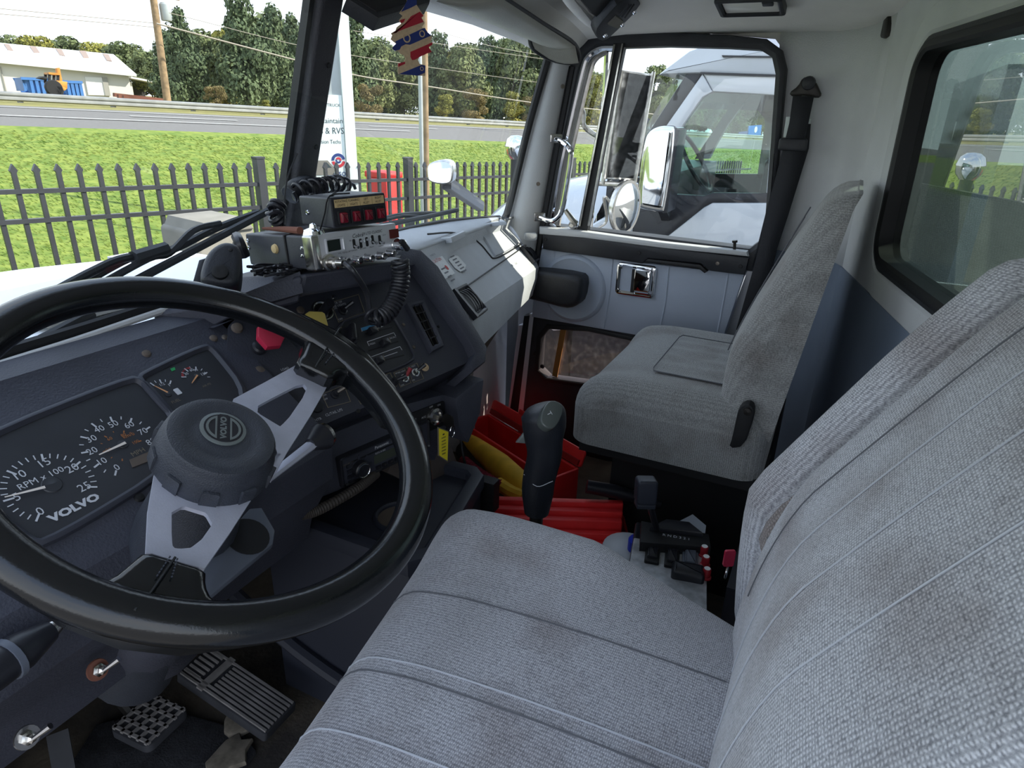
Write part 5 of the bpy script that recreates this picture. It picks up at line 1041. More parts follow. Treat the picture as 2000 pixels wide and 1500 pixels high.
# --- lower fascia (radio, key)
Qp = f2.at(786, 778); a17 = R(16); f3 = Fr(Qp+V(0.01, .035, 0), (math.cos(a17), -math.sin(a17), 0), (.02, .08, 1)); F3 = lambda *p: [f3.uv(*q) for q in p]
P = F3((520, 905), (640, 850), (790, 790), (868, 770), (885, 800), (862, 868), (850, 900), (770, 905), (660, 960), (560, 1000), (500, 985)); P = P if area2(P) > 0 else P[::-1]
MB().slab(P, f3, -.2, .0, .004).build('lower_fascia', 'dash_black', db)
P = F3((868, 772), (905, 742), (925, 735), (918, 800), (895, 858), (876, 830)); P = P if area2(P) > 0 else P[::-1]
MB().slab(P, f3, -.2, .03, .005).build('fascia_bracket', 'dash_black', db)
P = F3((808, 845), (868, 818), (862, 800), (800, 825)); P = P if area2(P) > 0 else P[::-1]
kc_ = f3.uv(846, 812); fkk = f3.shift(*kc_)
MB().slab(rrect(-.065, .028, -.026, .022, .004), fkk, .0, .003, .001).build('ignition_plate', 'seal_black', db); MB().lathe([(0, 0), (.017, 0), (.016, .006), (.011, .008), (.009, .004), (0, .004)], fkk.shift(0, 0, .003), 24).build('ignition_ring', 'chrome_worn', db)
text('ACC', f3, kc_[0]-.025, kc_[1]+.006, .005, 'mark_white', db, h=.0035); text('OFF', f3, kc_[0]-.006, kc_[1]+.020, .005, 'mark_white', db, h=.0035); text('ON', f3, kc_[0]+.013, kc_[1]+.018, .005, 'mark_white', db, h=.0035); text('PUSH START', f3, kc_[0]-.052, kc_[1]+.008, .005, 'mark_white', db, h=.0035, sx=.7)
MB().lathe([(0, 0), (.010, 0), (.009, .010), (.005, .014), (0, .014)], fkk.shift(-.046, -.012, .003), 16).build('start_button', 'plastic_black', db)
# metal cheek below key
P = F3((800, 862), (868, 838), (885, 850), (914, 925), (914, 1000), (770, 930)); P = P if area2(P) > 0 else P[::-1]
mat('cheek', s(96, 88, 84), .4, metal=.4, noise=.2, nscale=9); MB().slab(P, f3.shift(0, 0, -.02), -.05, .0, .003).build('metal_cheek', 'cheek', db)
# --- radio unit
rd = empty('car_radio', f3.at(745, 900), 'black car radio with round knob and small display in the lower dash', 'radio')
P = F3((655, 893), (790, 838), (845, 815), (856, 850), (790, 885), (668, 950)); c0 = f3.uv(655, 893); c1 = f3.uv(668, 948); wd = .19; hh_ = .052
fr_ = Fr(f3.at(663, 921), f3.at(785, 866)-f3.at(663, 921), (0, 0, 1)); X = fr_.uv
h2 = abs(X(655, 893)[1]-X(668, 948)[1])/2
MB().slab(rrect(-.004, wd, -h2, h2, .004), fr_, -.1, .010, .003, hole=rrect(.003, wd-.005, -h2+.004, h2-.004, .003)).build('surround', 'plastic_black', rd)
MB().slab(rrect(.0, wd-.003, -h2+.003, h2-.003, .003), fr_, -.1, .006).build('face', 'panel_black', rd)
cx, cy = X(698, 912); vk = MB().lathe([(0, .005), (.0155, .005), (.0145, .016), (.0125, .018), (0, .018)], fr_.shift(cx, cy), 24).build('volume_knob', 'plastic_black', rd); MB().slab(circ2(cx, cy, .0128, 24), fr_, .018, .0195, .0005, hole=circ2(cx, cy, .0112, 24)).build('knob_ring', 'chrome', vk)
a, b = X(723, 890), X(775, 860); dx0, dx1 = cx+.030, cx+.082
MB().slab(rrect(dx0, dx1, cy-.006, cy+.010, .001, 2), fr_, .005, .0068).build('display', 'lcd', rd)
text('Panasonic', fr_, dx0+.018, h2-.010, .0075, 'mark_white', rd, h=.0068, bold=.0001); text('CD RECEIVER', fr_, dx0+.05, h2-.010, .004, 'mark_dim', rd, h=.0068); text('RDS-A180', fr_, dx0+.014, cy+.0135, .005, 'mark_white', rd, h=.0068); text('MOSFET 50Wx4', fr_, cx-.024, cy+.018, .0038, 'mark_dim', rd, h=.0068)
MB().fbox(fr_, .02, wd-.02, h2-.018, h2-.0155, .006, .0068).build('disc_slot', 'seal_black', rd)
for k in range(6): MB().fbox(fr_, dx0+.002+.0135*k, dx0+.012+.0135*k, cy-.0165, cy-.0105, .006, .009).build('preset_button', 'plastic_black', rd); text(str(k+1), fr_, dx0+.007+.0135*k, cy-.0135, .0038, 'mark_dim', rd, h=.0095)
for k in range(4): MB().fbox(fr_, .010, .022, cy+.010-.010*k, cy+.016-.010*k, .006, .008).build('side_button', 'plastic_black', rd)
for t in range(0, 360, 45): MB().fbox(fr_.shift(cx, cy).turn(t), .018, .025, -.002, .002, .006, .0078).build('ring_button', 'bezel', rd)
# corrugated hose under radio
ho = crv([f3.at(558, 1000, .02), f3.at(600, 985, .03), f3.at(680, 945, .025), f3.at(735, 925, .0)], 30); mat('hose', s(62, 56, 52), .6)
MB().tube(ho, [.0075+.0012*(k % 2) for k in range(len(ho))], 10).build('corrugated_hose', 'hose', label='corrugated cable hose hanging under the car radio', cat='hose')
# key + tag
ky = empty('ignition_key', fkk.p(0, 0, .01), 'metal key in the ignition with a key ring', 'key')
MB().fbox(fkk, -.004, .0, -.004, .004, .005, .028).build('shaft', 'chrome_worn', ky); fh_ = Fr(fkk.p(0, 0, .028), fkk.n, fkk.v); MB().slab(smooth_poly([(0, -.006), (.004, -.012), (.022, -.013), (.026, -.006), (.026, .006), (.022, .013), (.004, .012), (0, .006)], 1), fh_, -.0015, .0015).build('bow', 'steel_dark', ky)
kr = fkk.p(.0, -.018, .05); MB().tube([kr+V(.008*math.cos(a), 0, .011*math.sin(a)) for a in np.linspace(0, 6.283, 20)[:-1]], .0009, 6, closed=True).build('ring', 'chrome', ky)
fy = Fr(f3.at(866, 862, .05), f3.u, (0, 0, 1)); tgp = [fy.uv(*p) for p in ((855, 834), (876, 842), (874, 902), (856, 890))]
mat('tag_yellow', s(238, 220, 50), .5); kt = empty('key_tag', fy.at(866, 900), 'yellow handwritten key tag hanging below the ignition key', 'tag')
MB().slab(tgp if area2(tgp) > 0 else tgp[::-1], fy, -.001, .001).build('sleeve', 'mark_dim', kt); MB().slab(inset(tgp if area2(tgp) > 0 else tgp[::-1], .0015), fy, .001, .0014).build('card', 'tag_yellow', kt)
cx, cy = np.mean(np.array(tgp), 0)
for k, w in enumerate((.004, .010, .009, .010, .009, .010, .008)):
    y = cy+.020-.0064*k; n = 9; pts = [fy.p(cx-w/2+w*j/n, y+(.0012 if j % 2 else -.0012), .0018) for j in range(n+1)]; MB().tube(pts, .0004, 4).build('handwriting', 'plastic_black', kt)
# --- passenger dash (grey)
pd = empty('passenger_dash', (.5, .8, .85), 'grey passenger dash with glove box lid, vents and stickers', 'dashboard')
def XP(x, *p): return [on('x', x, *q) for q in p]
Lp = [V(.16, .90, 1.13), V(.16, .862, 1.156)]+XP(.15, (812, 492), (826, 512), (858, 560), (908, 618), (918, 640), (928, 690))+[V(.16, .66, .96), V(.17, .90, .90)]
Rp = [V(.90, .91, 1.12), V(.90, .885, 1.148)]+XP(.87, (1004, 424), (1020, 438), (1036, 475), (1052, 522), (1052, 540), (1042, 575))+[V(.87, .84, .92), V(.90, .93, .86)]
_f = Fr(Lp[5], Rp[5]-Lp[5], Lp[3]-Lp[5]); Rp[3] = _f.at(1018, 440); Rp[4] = _f.at(1034, 478); Lp[4] = _f.at(858, 560)
rows = []
for e in np.linspace(0, 1, 13):
    r_ = [a*(1-e)+b*e for a, b in zip(Lp, Rp)]; rows.append(r_)
MB().grid(rows).build('body', 'dash_grey', pd, ang=18, bevel=0)
MB().add(Rp, [tuple(range(len(Rp)))]).build('end_cap', 'dash_grey', pd)
fr0 = [Lp[2]+(Lp[2]-Rp[2])*.14]+[Lp[2]*(1-k)+Rp[2]*k for k in (0, .33, .67, 1)]; bk0 = [on('y', .862, *p) for p in ((715, 470), (800, 449), (880, 435), (930, 429), (978, 425))]
MB().grid([[p+V(0, 0, .0005) for p in fr0], [(a+b)/2+V(0, 0, -.006) for a, b in zip(fr0, bk0)], bk0]).build('top_deck', 'dash_grey', pd, solid=.006)
# face frame
fc0, fc1, fc2 = Lp[5], Rp[5], Lp[3]; fp_ = Fr(fc0, fc1-fc0, fc2-fc0); FP = lambda *p: [fp_.uv(*q) for q in p]
ft_ = Fr(Lp[1], Rp[1]-Lp[1], Lp[1]-Lp[2])
def seam(pts, m='seal_black', r_=.0018, h=.0012, fr=None): MB().tube(crv([(fr or fp_).p(*(fr or fp_).uv(*p), h) for p in pts], 4), r_, 6).build('seam', m, pd)
seam([(886, 577), (925, 550), (965, 522), (1000, 498), (1034, 474)])
lid = FP((930, 455), (966, 502), (1026, 466), (1012, 440)); 
LD = [(926, 450), (945, 468), (958, 490), (966, 502), (985, 494), (1028, 467), (1020, 450), (1008, 428)]; P = FP(*LD); P = P if area2(P) > 0 else P[::-1]
MB().slab(P, fp_, -.01, .006, .003).build('glove_lid', 'dash_grey', pd)
seam([(835, 458), (880, 455), (915, 462), (938, 478), (955, 498), (964, 505), (985, 497), (1030, 469)], r_=.0022)
for c, w, h_ in (((916, 590), .040, .036), ((1033, 497), .036, .030)):
    cx, cy = fp_.uv(*c); ff = fp_.shift(cx, cy)
    pvf = MB().slab(rrect(-w, w, -h_, h_, .004, 2), ff, -.004, .010, .003, hole=rrect(-w*.78, w*.78, -h_*.78, h_*.78, .003, 2)).build('vent_frame', 'plastic_black', pd)
    MB().slab(rrect(-w*.8, w*.8, -h_*.8, h_*.8, .003, 2), ff, -.004, .003).build('vent_back', 'seal_black', pd)
    for k in (-.5, -.17, .17, .5):
        P = [(w*k+.004*math.cos(t)*0, 0)]; arc = [ff.p(w*k*1.1, h_*.72*math.sin(t), .004+.010*math.cos(t)) for t in np.linspace(-1.4, 1.4, 9)]; MB().tube(arc, .0016, 6).build('vent_fin', 'plastic_black', pvf)
    MB().fbox(ff, -w*1.25, -w*1.02, -h_, h_, .0, .012).build('vent_wheel', 'plastic_black', pvf)
def sticker(pts, m, nm='sticker'):
    P = FP(*pts); P = P if area2(P) > 0 else P[::-1]; return MB().slab(P, fp_, .0015, .0024).build(nm, m, pd), P
_, P = sticker(((837, 512), (862, 501), (887, 535), (867, 547)), 'sticker'); cen = np.mean(np.array(P), 0)
fst = Fr(fp_.p(*cen, .0026), fp_.at(862, 501)-fp_.at(837, 512), fp_.at(837, 512)-fp_.at(867, 547))
mat('print_red', s(190, 70, 70), .7); mat('print_grey', s(110, 112, 118), .7)
text('CAUTION', fst, .0, .018, .011, 'print_red', pd, h=.0003); text('ENGINE OIL', fst, .0, .032, .006, 'print_grey', pd, h=.0003)
for k in range(4): MB().fbox(fst, -.016, .008, -.004-.010*k, -.001-.010*k, .0, .0003).build('print_line', 'print_grey', pd)
MB().slab(circ2(.016, -.004, .006, 12), fst, 0, .0004).build('print_dot', 'print_red', pd)
_, P = sticker(((875, 508), (884, 500), (893, 501), (909, 519), (906, 528), (898, 532), (888, 525)), 'sticker'); cen = np.mean(np.array(P), 0)
for k in range(6): MB().fbox(Fr(fp_.p(*cen, .0026), fst.u, fst.v), -.014, .014, .018-.008*k, .021-.008*k, .0, .0003).build('print_line', 'print_grey', pd)
_, P = sticker(((998, 517), (1012, 508), (1014, 512), (1001, 521)), 'sticker')
text('Volvo', fp_, *fp_.uv(1006, 515), .012, 'print_grey', pd, h=.003)
# tray recess on top (raised border)
ft = Fr(Lp[2], Rp[2]-Lp[2], Lp[1]-Lp[2]); TP = [ft.uv(*p) for p in ((790, 478), (880, 470), (905, 458), (885, 450), (840, 448), (798, 462))]; TP = TP if area2(TP) > 0 else TP[::-1]
MB().slab(inset(TP, -.006), ft, -.004, .008, .004, hole=inset(TP, .006)).build('tray_border', 'dash_grey', pd)
TP = [ft.uv(*p) for p in ((905, 447), (985, 436), (965, 426), (915, 427), (893, 437))]; TP = TP if area2(TP) > 0 else TP[::-1]
MB().slab(inset(TP, -.004), ft, -.004, .006, .003, hole=inset(TP, .005)).build('tray_border', 'dash_grey', pd)
MB().slab(smooth_poly([on_ for on_ in []] or rrect(-.02, .02, -.012, .012, .008), 0), Fr(on('x', .88, 1036, 462), (.6, -.8, 0), (0, 0, 1)), -.002, .006, .003).build('end_knob', 'dash_grey', pd)
# panel below the passenger dash down to the floor
MB().add([V(.16, .64, .98), V(.88, .83, .94), V(.90, 1.2, .42), V(.10, 1.15, .42), V(.10, .70, .78)], [(0, 1, 2, 3, 4)]).build('lower_cover', 'dull_brown', pd)
# ------------------------------------------------------------------ seats
fabric('seat_fabric', s(120, 121, 128), s(202, 203, 210), 1000, 'Y')
fabric('back_fabric', s(122, 124, 131), s(206, 208, 215), 1000, 'Z')
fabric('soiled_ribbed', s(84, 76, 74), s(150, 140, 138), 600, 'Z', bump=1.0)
fabric('pass_fabric', s(112, 113, 113), s(162, 163, 162), 520, 'Y', bump=.25, amp=.25); fabric('pass_back', s(116, 117, 117), s(168, 169, 168), 520, 'Z', bump=.25, amp=.25)
mat('thread', s(176, 180, 188), 0.9); mat('thread_dark', s(92, 94, 100), 0.9)
mat('seat_base', s(16, 17, 20), 0.7); mat('vinyl_black', s(46, 49, 60), 0.5)
def cush_pts(fr, x0, x1, y0, y1, h0, h1, r, crown=0.0, N=26, taper=0.0, fn=None, shear=None):
    """padded block: rounded edges and a crowned face; returns (top grid, ring down)"""
    ax = np.array([-math.cos(math.pi*k/N) for k in range(N+1)]); ax = ax*0.65+np.linspace(-1, 1, N+1)*0.35
    rows = []; cx, cy, hx, hy = (x0+x1)/2, (y0+y1)/2, (x1-x0)/2, (y1-y0)/2
    for t in ax:
        row = []
        for q in ax:
            X = q*hx; Y = t*hy; a = max(0, abs(X)-(hx-r)); b = max(0, abs(Y)-(hy-r)); k = math.hypot(a, b)/r
            if k > 1: sc = 1/k; X = math.copysign((hx-r)+a*sc, X) if a else X; Y = math.copysign((hy-r)+b*sc, Y) if b else Y; k = 1
            z = h1-r*(1-math.sqrt(max(0, 1-k*k)))+crown*(1-(X/hx)**2)*(1-(Y/hy)**2)
            w = 1-taper*((Y+hy)/(2*hy)); x_, y_ = cx+X*w, cy+Y
            if fn: z += fn(x_, y_)
            if shear: y_ = shear(x_, y_)
            row.append(fr.p(x_, y_, z))
        rows.append(row)
    return rows
def cushion(fr, x0, x1, y0, y1, h0, h1, r, name, m, parent, **kw):
    rows = cush_pts(fr, x0, x1, y0, y1, h0, h1, r, **kw); b = MB(); b.grid(rows)
    ring = rows[0]+[q[-1] for q in rows[1:]]+rows[-1][::-1][1:]+[q[0] for q in rows[::-1][1:-1]]
    dn = []
    for p in ring:
        d = (p-fr.o)@fr.n; dn.append(p-fr.n*(d-h0))
    b.grid([ring, dn], closed=True); b.f.append(tuple(range(len(b.v)-len(dn), len(b.v)))); return b.build(name, m, parent, ang=70)
def surf(fr, a, b, **kw):
    return fr.p(a, b, 0)
# --- driver seat
ds = empty('bucket_seat', (-.49, .15, .40), 'large grey cloth driver seat in the foreground', 'seat')
fcd = Fr((0, 0, 0), (1, 0, 0), (0, 1, 0))
def dz(x, y): return .012*math.exp(-((x+.27)/.06)**2)+.010*math.exp(-((x+.71)/.06)**2)-.02*max(0, (y-.30)/.14)**2+.0*y -.055*min(1.4, max(0, (.20-y)/.14))*min(1, max(0, (x+.40)/.16))**1.5
def shr(x, y): return y+.17*(x+.22)*max(0, (y+.06)/.495)
CW = dict(crown=.012, fn=dz, shear=shr)
cushion(fcd, -.765, -.215, -.06, .435, .78, .940, .055, 'cushion', 'seat_fabric', ds, N=34, **CW)
def topz(x, y):
    hx, hy, cx, cy, r = .275, .2475, -.49, .1875, .055; X = x-cx; Y = y-cy; a = max(0, abs(X)-(hx-r)); b = max(0, abs(Y)-(hy-r)); k = min(1, math.hypot(a, b)/r)
    return .940-r*(1-math.sqrt(max(0, 1-k*k)))+.012*(1-(X/hx)**2)*(1-(Y/hy)**2)+dz(x, y)
def seat_seam(x0, x1, m, r_=.0009, y0=.02, y1=.433, off=.0006):
    P = [V(x0+(x1-x0)*k/30, y0+(y1-y0)*k/30, 0) for k in range(31)]; P = [V(p[0], shr(p[0], p[1]), topz(p[0], p[1])+off) for p in P]; P += [V(P[-1][0], shr(P[-1][0], .4352)+.0006, z) for z in (.87, .84, .81)]
    MB().tube(P, r_, 5).build('seam', m, ds)
for x, m in ((-.395, 'thread_dark'), (-.498, 'thread'), (-.515, 'thread_dark'), (-.585, 'thread'), (-.675, 'thread'), (-.682, 'thread_dark')): seat_seam(x-.006, x-.03, m)
MB().box(-.72, -.27, -.02, .36, .58, .80).build('suspension_cover', 'seat_base', ds); MB().box(-.70, -.29, .0, .34, .40, .58).build('pedestal', 'seat_base', ds)
MB().tube([V(-.20, -.03, .80), V(-.12, .0, .80)], [.012, .010], 8).build('recline_lever', 'plastic_black', ds)
fbk = Fr((-.49, -.03, .88), (-1, 0, 0), (0, -.5, .866))
def bz(x, y): return -.085*max(0, (.22-y)/.25)**1.5-.03*max(0, (y-.40)/.16)**2+.012*math.exp(-((x+.20)/.05)**2)
cushion(fbk, -.255, .25, -.03, .56, .02, .118, .05, 'backrest', 'back_fabric', ds, N=40, crown=.014, fn=bz, taper=.16)
cushion(fbk, -.312, -.243, -.06, .472, .02, .148, .037, 'side_wing', 'back_fabric', ds, N=24, fn=lambda x, y: -.078*max(0, (.125-y)/.125)**1.15-.012*max(0, (y-.30)/.17)**2)
# soiled ribbed lining in the groove beside the wing
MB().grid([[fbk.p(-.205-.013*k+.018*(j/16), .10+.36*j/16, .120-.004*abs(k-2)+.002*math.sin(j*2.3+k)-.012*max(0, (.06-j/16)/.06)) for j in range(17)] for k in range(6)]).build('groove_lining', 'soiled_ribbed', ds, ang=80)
def back_pt(a, b):
    hx, hy, cx, cy, r = .2525, .295, -.0025, .265, .05; X = a-cx; Y = b-cy; A = max(0, abs(X)-(hx-r)); B = max(0, abs(Y)-(hy-r)); k = min(1, math.hypot(A, B)/r)
    z = .118-r*(1-math.sqrt(max(0, 1-k*k)))+.014*(1-(X/hx)**2)*(1-(Y/hy)**2)+bz(a, b); w = 1-.16*((Y+hy)/(2*hy)); return fbk.p(cx+X*w, b, z+.0008)
for (a0, b0), (a1, b1), m in (((-.165, .08), (-.15, .50), 'thread_dark'), ((-.09, .05), (-.08, .52), 'thread'), ((-.01, .04), (.01, .52), 'thread'), ((.08, .04), (.10, .52), 'thread')):
    MB().tube([back_pt(a0+(a1-a0)*k/24, b0+(b1-b0)*k/24) for k in range(25)], .0007, 5).build('seam', m, ds)
# --- passenger seat
pq = empty('bucket_seat', (.53, .25, .40), 'grey cloth passenger seat with black base by the far door', 'seat')
def pz(x, y): return .012*math.exp(-((x-.33)/.05)**2)+.012*math.exp(-((x-.74)/.05)**2)-.015*max(0, (y-.33)/.1)**2+.02*max(0, (.2-y)/.2)*0
cushion(fcd, .285, .79, .045, .445, .79, .925, .05, 'cushion', 'pass_fabric', pq, N=26, crown=.012, fn=pz)
MB().grid([[V(x, y, .9405-.012*(((x-.5375)/.25)**2)+.0015*math.cos(2*math.pi*(x-.40)/.055)) for x in np.linspace(.40, .68, 41)] for y in np.linspace(.09, .30, 8)]).build('ribbed_inset', 'pass_fabric', pq, ang=80)
MB().tube([V(.40, .10, .938), V(.40, .30, .940), V(.42, .305, .940), V(.66, .305, .940), V(.68, .30, .940), V(.68, .10, .938)], .0012, 5).build('seam', 'thread_dark', pq)
P = [V(.293, .40, .885), V(.292, .30, .888), V(.291, .20, .885), V(.292, .10, .87)]; MB().tube(crv(P, 8), .0016, 6).build('seam', 'thread_dark', pq)
fpb = Fr((.535, .105, .90), (-1, 0, 0), (0, -.13, .99))
cushion(fpb, -.235, .235, -.03, .445, -.065, .040, .045, 'backrest', 'pass_back', pq, N=28, crown=.016, taper=.22, fn=lambda x, y: .012*math.exp(-((y-.10)/.09)**2)-.060*max(0, (y-.12)/.3)**1.3)
MB().tube([fpb.p(.12-.04*k/20, .10+.28*k/20, .066-.058*(k/20)**1.25) for k in range(21)], .0014, 5).build('seam', 'thread_dark', pq); MB().tube([fpb.p(-.12+.04*k/20, .10+.28*k/20, .066-.058*(k/20)**1.25) for k in range(21)], .0014, 5).build('seam', 'thread_dark', pq)
f = Fr((.283, 0, 0), (0, -1, 0), (0, 0, 1)); G = lambda x, y: f.uv(x, y)
MB().slab(smooth_poly([G(1445, 792), G(1462, 784), G(1474, 792), G(1473, 815), G(1455, 868), G(1425, 872), G(1432, 850), G(1440, 812)], 1), f, -.012, .012, .003).build('hinge_bracket', 'seat_base', pq)
MB().lathe([(0, 0), (.008, 0), (.007, .004), (0, .005)], f.shift(*G(1462, 799), .012), 12).build('hinge_bolt', 'steel_dark', pq)
MB().box(.43, .77, .04, .38, .40, .79).build('base', 'seat_base', pq); MB().box(.30, .78, .05, .42, .765, .792).build('base_pan', 'seat_base', pq)
# ------------------------------------------------------------------ steering wheel
th, az_ = R(60.04), R(-87.3); nw = V(math.cos(th)*math.cos(az_), math.cos(th)*math.sin(az_), math.sin(th)); CWH = V(-.5044, .5371, 1.1363)
uw = V(1, 0, 0)-nw*nw[0]; fwh = Fr(CWH, uw, np.cross(nw, uw))
mat('rim_black', s(16, 18, 21), 0.17, spec=.6, bump=.06, bscale=500); mat('spoke_alu', s(205, 208, 224), 0.45, metal=.5, noise=.06, nscale=40, bump=.1, bscale=600)
mat('hub_black', s(52, 56, 65), 0.45, noise=.1, nscale=30, bump=.5, bscale=700); mat('emblem_grey', s(120, 128, 128), .4, metal=.3)
sw = empty('steering_wheel', CWH, 'black steering wheel with two brushed aluminium spokes and round hub', 'steering wheel')
MB().tube([fwh.p(.2205*math.cos(a), .2205*math.sin(a), 0) for a in np.linspace(0, 2*math.pi, 97)[:-1]], .0195, 18, closed=True, flat=.9).build('rim', 'rim_black', sw)
HP = -.018; fpl = fwh.shift(0, 0, HP); PL = lambda *p: [fpl.uv(*q) for q in p]
def resamp(P, n):
    P = [np.array(p) for p in P]; P = P if area2(P) > 0 else P[::-1]; c = sum(P)/len(P); k0 = min(range(len(P)), key=lambda i: math.atan2(P[i][1]-c[1], P[i][0]-c[0])); P = P[k0:]+P[:k0]; Q = P+[P[0]]; L = [0]
    for i in range(len(P)): L.append(L[-1]+np.linalg.norm(Q[i+1]-Q[i]))
    out = []
    for j in range(n):
        d = L[-1]*j/n; i = max(k for k in range(len(P)) if L[k] <= d+1e-12); t = (d-L[i])/max(1e-9, L[i+1]-L[i]); out.append(tuple(Q[i]*(1-t)+Q[i+1]*t))
    return out
def spoke(outl, hole, nm):
    """flat aluminium blade with a cut-out, swept by angle about the cut-out"""
    O = [np.array(p) for p in PL(*outl)]; H = [np.array(p) for p in smooth_poly(PL(*hole), 1)]; c = sum(H)/len(H); n = 48
    def hit(Pg, a):
        d = V(math.cos(a), math.sin(a)); best = None
        for i in range(len(Pg)):
            p, q = Pg[i]-c, Pg[(i+1) % len(Pg)]-c; e = q-p; den = d[0]*e[1]-d[1]*e[0]
            if abs(den) < 1e-12: continue
            t = (p[0]*e[1]-p[1]*e[0])/den; w = (p[0]*d[1]-p[1]*d[0])/den
            if t > 0 and -1e-9 <= w <= 1+1e-9: best = t if best is None else max(best, t)
        return tuple(c+d*(best or .001))
    angs = sorted([math.atan2(*(p-c)[::-1]) for p in O]+list(np.linspace(-math.pi, math.pi, n, endpoint=False)))
    MB().slab([hit(O, a) for a in angs], fpl, -.0025, .0025, .0, hole=[hit(H, a) for a in angs]).build(nm, 'spoke_alu', sw)
spoke([(318, 860), (300, 930), (288, 1000), (284, 1082), (398, 1114), (450, 1040), (500, 962), (548, 890), (430, 850)], [(334, 984), (424, 1012), (382, 1072), (340, 1076), (334, 1066)], 'lower_spoke')
spoke([(455, 782), (515, 750), (580, 714), (645, 744), (605, 815), (560, 885), (530, 940), (430, 850)], [(490, 802), (540, 775), (590, 750), (602, 762), (550, 838), (536, 830)], 'upper_spoke')
def pad(poly, nm):
    P = smooth_poly([fwh.uv(*q) for q in poly], 1); P = P if area2(P) > 0 else P[::-1]; MB().slab(P, fwh, -.022, .006, .009, steps=3).build(nm, 'rim_black', sw)
pad([(282, 1076), (340, 1094), (404, 1113), (402, 1145), (415, 1172), (450, 1188), (530, 1200), (540, 1232), (300, 1262), (60, 1168), (120, 1122), (180, 1140), (215, 1132), (250, 1104)], 'spoke_pad')
pad([(578, 710), (612, 725), (648, 743), (662, 728), (684, 730), (716, 760), (770, 830), (800, 790), (700, 668), (560, 600), (540, 618), (588, 650), (596, 668), (588, 690)], 'spoke_pad')
def stitches(p0, p1, n=7):
    a, b = np.array(fwh.uv(*p0)), np.array(fwh.uv(*p1))
    for k in range(n): q = a+(b-a)*k/n; MB().tube([fwh.p(*q, .0085), fwh.p(*(q+(b-a)*.5/n), .0085)], .0008, 5).build('stitch', 'hub_black', sw)
stitches((328, 1098), (300, 1140)); stitches((342, 1102), (330, 1142)); stitches((622, 712), (640, 690)); stitches((632, 718), (655, 690))
MB().tube([fwh.p(*fwh.uv(338, 1099), .008), fwh.p(*fwh.uv(290, 1170), .010), fwh.p(*fwh.uv(255, 1215), .017)], .0012, 5).build('seam', 'seal_black', sw)
MB().tube([fwh.p(*fwh.uv(612, 726), .008), fwh.p(*fwh.uv(640, 680), .010), fwh.p(*fwh.uv(655, 660), .017)], .0012, 5).build('seam', 'seal_black', sw)
hc = fwh.shift(0, 0, .02).uv(434, 852); fh0 = fwh.shift(hc[0], hc[1], .014)
hub = MB().lathe([(0, -.034), (.0575, -.034), (.0585, -.030), (.056, -.010), (.0535, .0), (.0525, .0015), (.0525, .004), (.050, .008), (.044, .010), (.034, .008), (.028, .006), (.024, .007), (0, .007)], fh0, 56).build('hub', 'hub_black', sw)
for k in range(10): fk = fh0.turn(36*k+8); MB().slab([(.054, -.008), (.0595, -.008), (.0595, .008), (.054, .008)], fk, -.030, -.012, .0025).build('hub_notch', 'hub_black', hub)
fe_ = fh0.shift(.006, .006, .0072); MB().slab(circ2(0, 0, .022, 32), fe_, .0, .0015, .0006).build('emblem_disc', 'emblem_grey', hub); MB().slab(circ2(0, 0, .0185, 32), fe_, .0015, .002).build('emblem_field', 'plastic_black', hub)
fe2 = fe_.turn(48); MB().fbox(fe2, -.0185, .0185, -.0042, .0042, .002, .0023).build('emblem_band', 'plastic_black', hub); text('VOLVO', fe2, 0, 0, .0078, 'emblem_grey', hub, h=.0026, bold=.0004, sx=1.15)
for sg_ in (-1, 1):
    MB().slab([(.0165*math.cos(t), sg_*(.0062+max(0, .0165*math.sin(t)-.0062))) for t in np.linspace(.38, math.pi-.38, 12)], fe2, .002, .0026, hole=[(.014*math.cos(t), sg_*(.0078+max(0, .0142*math.sin(t)-.0078))) for t in np.linspace(.38, math.pi-.38, 12)]).build('emblem_bar', 'emblem_grey', hub)
# steering column with stalk
sc = empty('steering_column', V(-.49, .70, .95), 'black steering column with shroud and bracket below the wheel', 'steering column')
axd = -nw; c0 = fh0.p(0, 0, -.036)
MB().tube([c0, c0+axd*.05, c0+axd*.10, c0+axd*.25, c0+axd*.42], [.040, .045, .052, .055, .052], 20).build('shroud', 'hub_black', sc)
P = [fwh.shift(0, 0, -.12).uv(*p) for p in ((488, 992), (512, 990), (538, 1035), (534, 1062), (410, 1165), (380, 1190), (370, 1120))]; P = P if area2(P) > 0 else P[::-1]
mat('bracket_grey', s(92, 98, 110), .5, noise=.06, nscale=20); fbk2 = fwh.shift(0, 0, -.12)
MB().slab(P, fbk2, -.01, .0, .003).build('bracket_plate', 'bracket_grey', sc); MB().lathe([(0, 0), (.024, 0), (.024, .001), (0, .001)], fbk2.shift(*fbk2.uv(484, 1048), .0), 24).build('bracket_hole', 'seal_black', sc)
fst_ = fwh.shift(0, 0, -.07); MB().tube([fst_.p(*fst_.uv(520, 930), -.01), fst_.p(*fst_.uv(612, 866), .0)], [.0065, .0085], 8, flat=.6).build('stalk', 'spoke_alu', sc)
kf = Fr(fst_.p(*fst_.uv(608, 868), .0), np.cross(fst_.n, fst_.at(640, 846)-fst_.at(608, 868)), fst_.n)
dk = (fst_.at(640, 846)-fst_.at(608, 868)); kf = Fr(fst_.at(606, 869), np.cross(dk, (0, 0, 1)), np.cross(np.cross(dk, (0, 0, 1)), dk)); sgn = 1 if kf.n@dk > 0 else -1
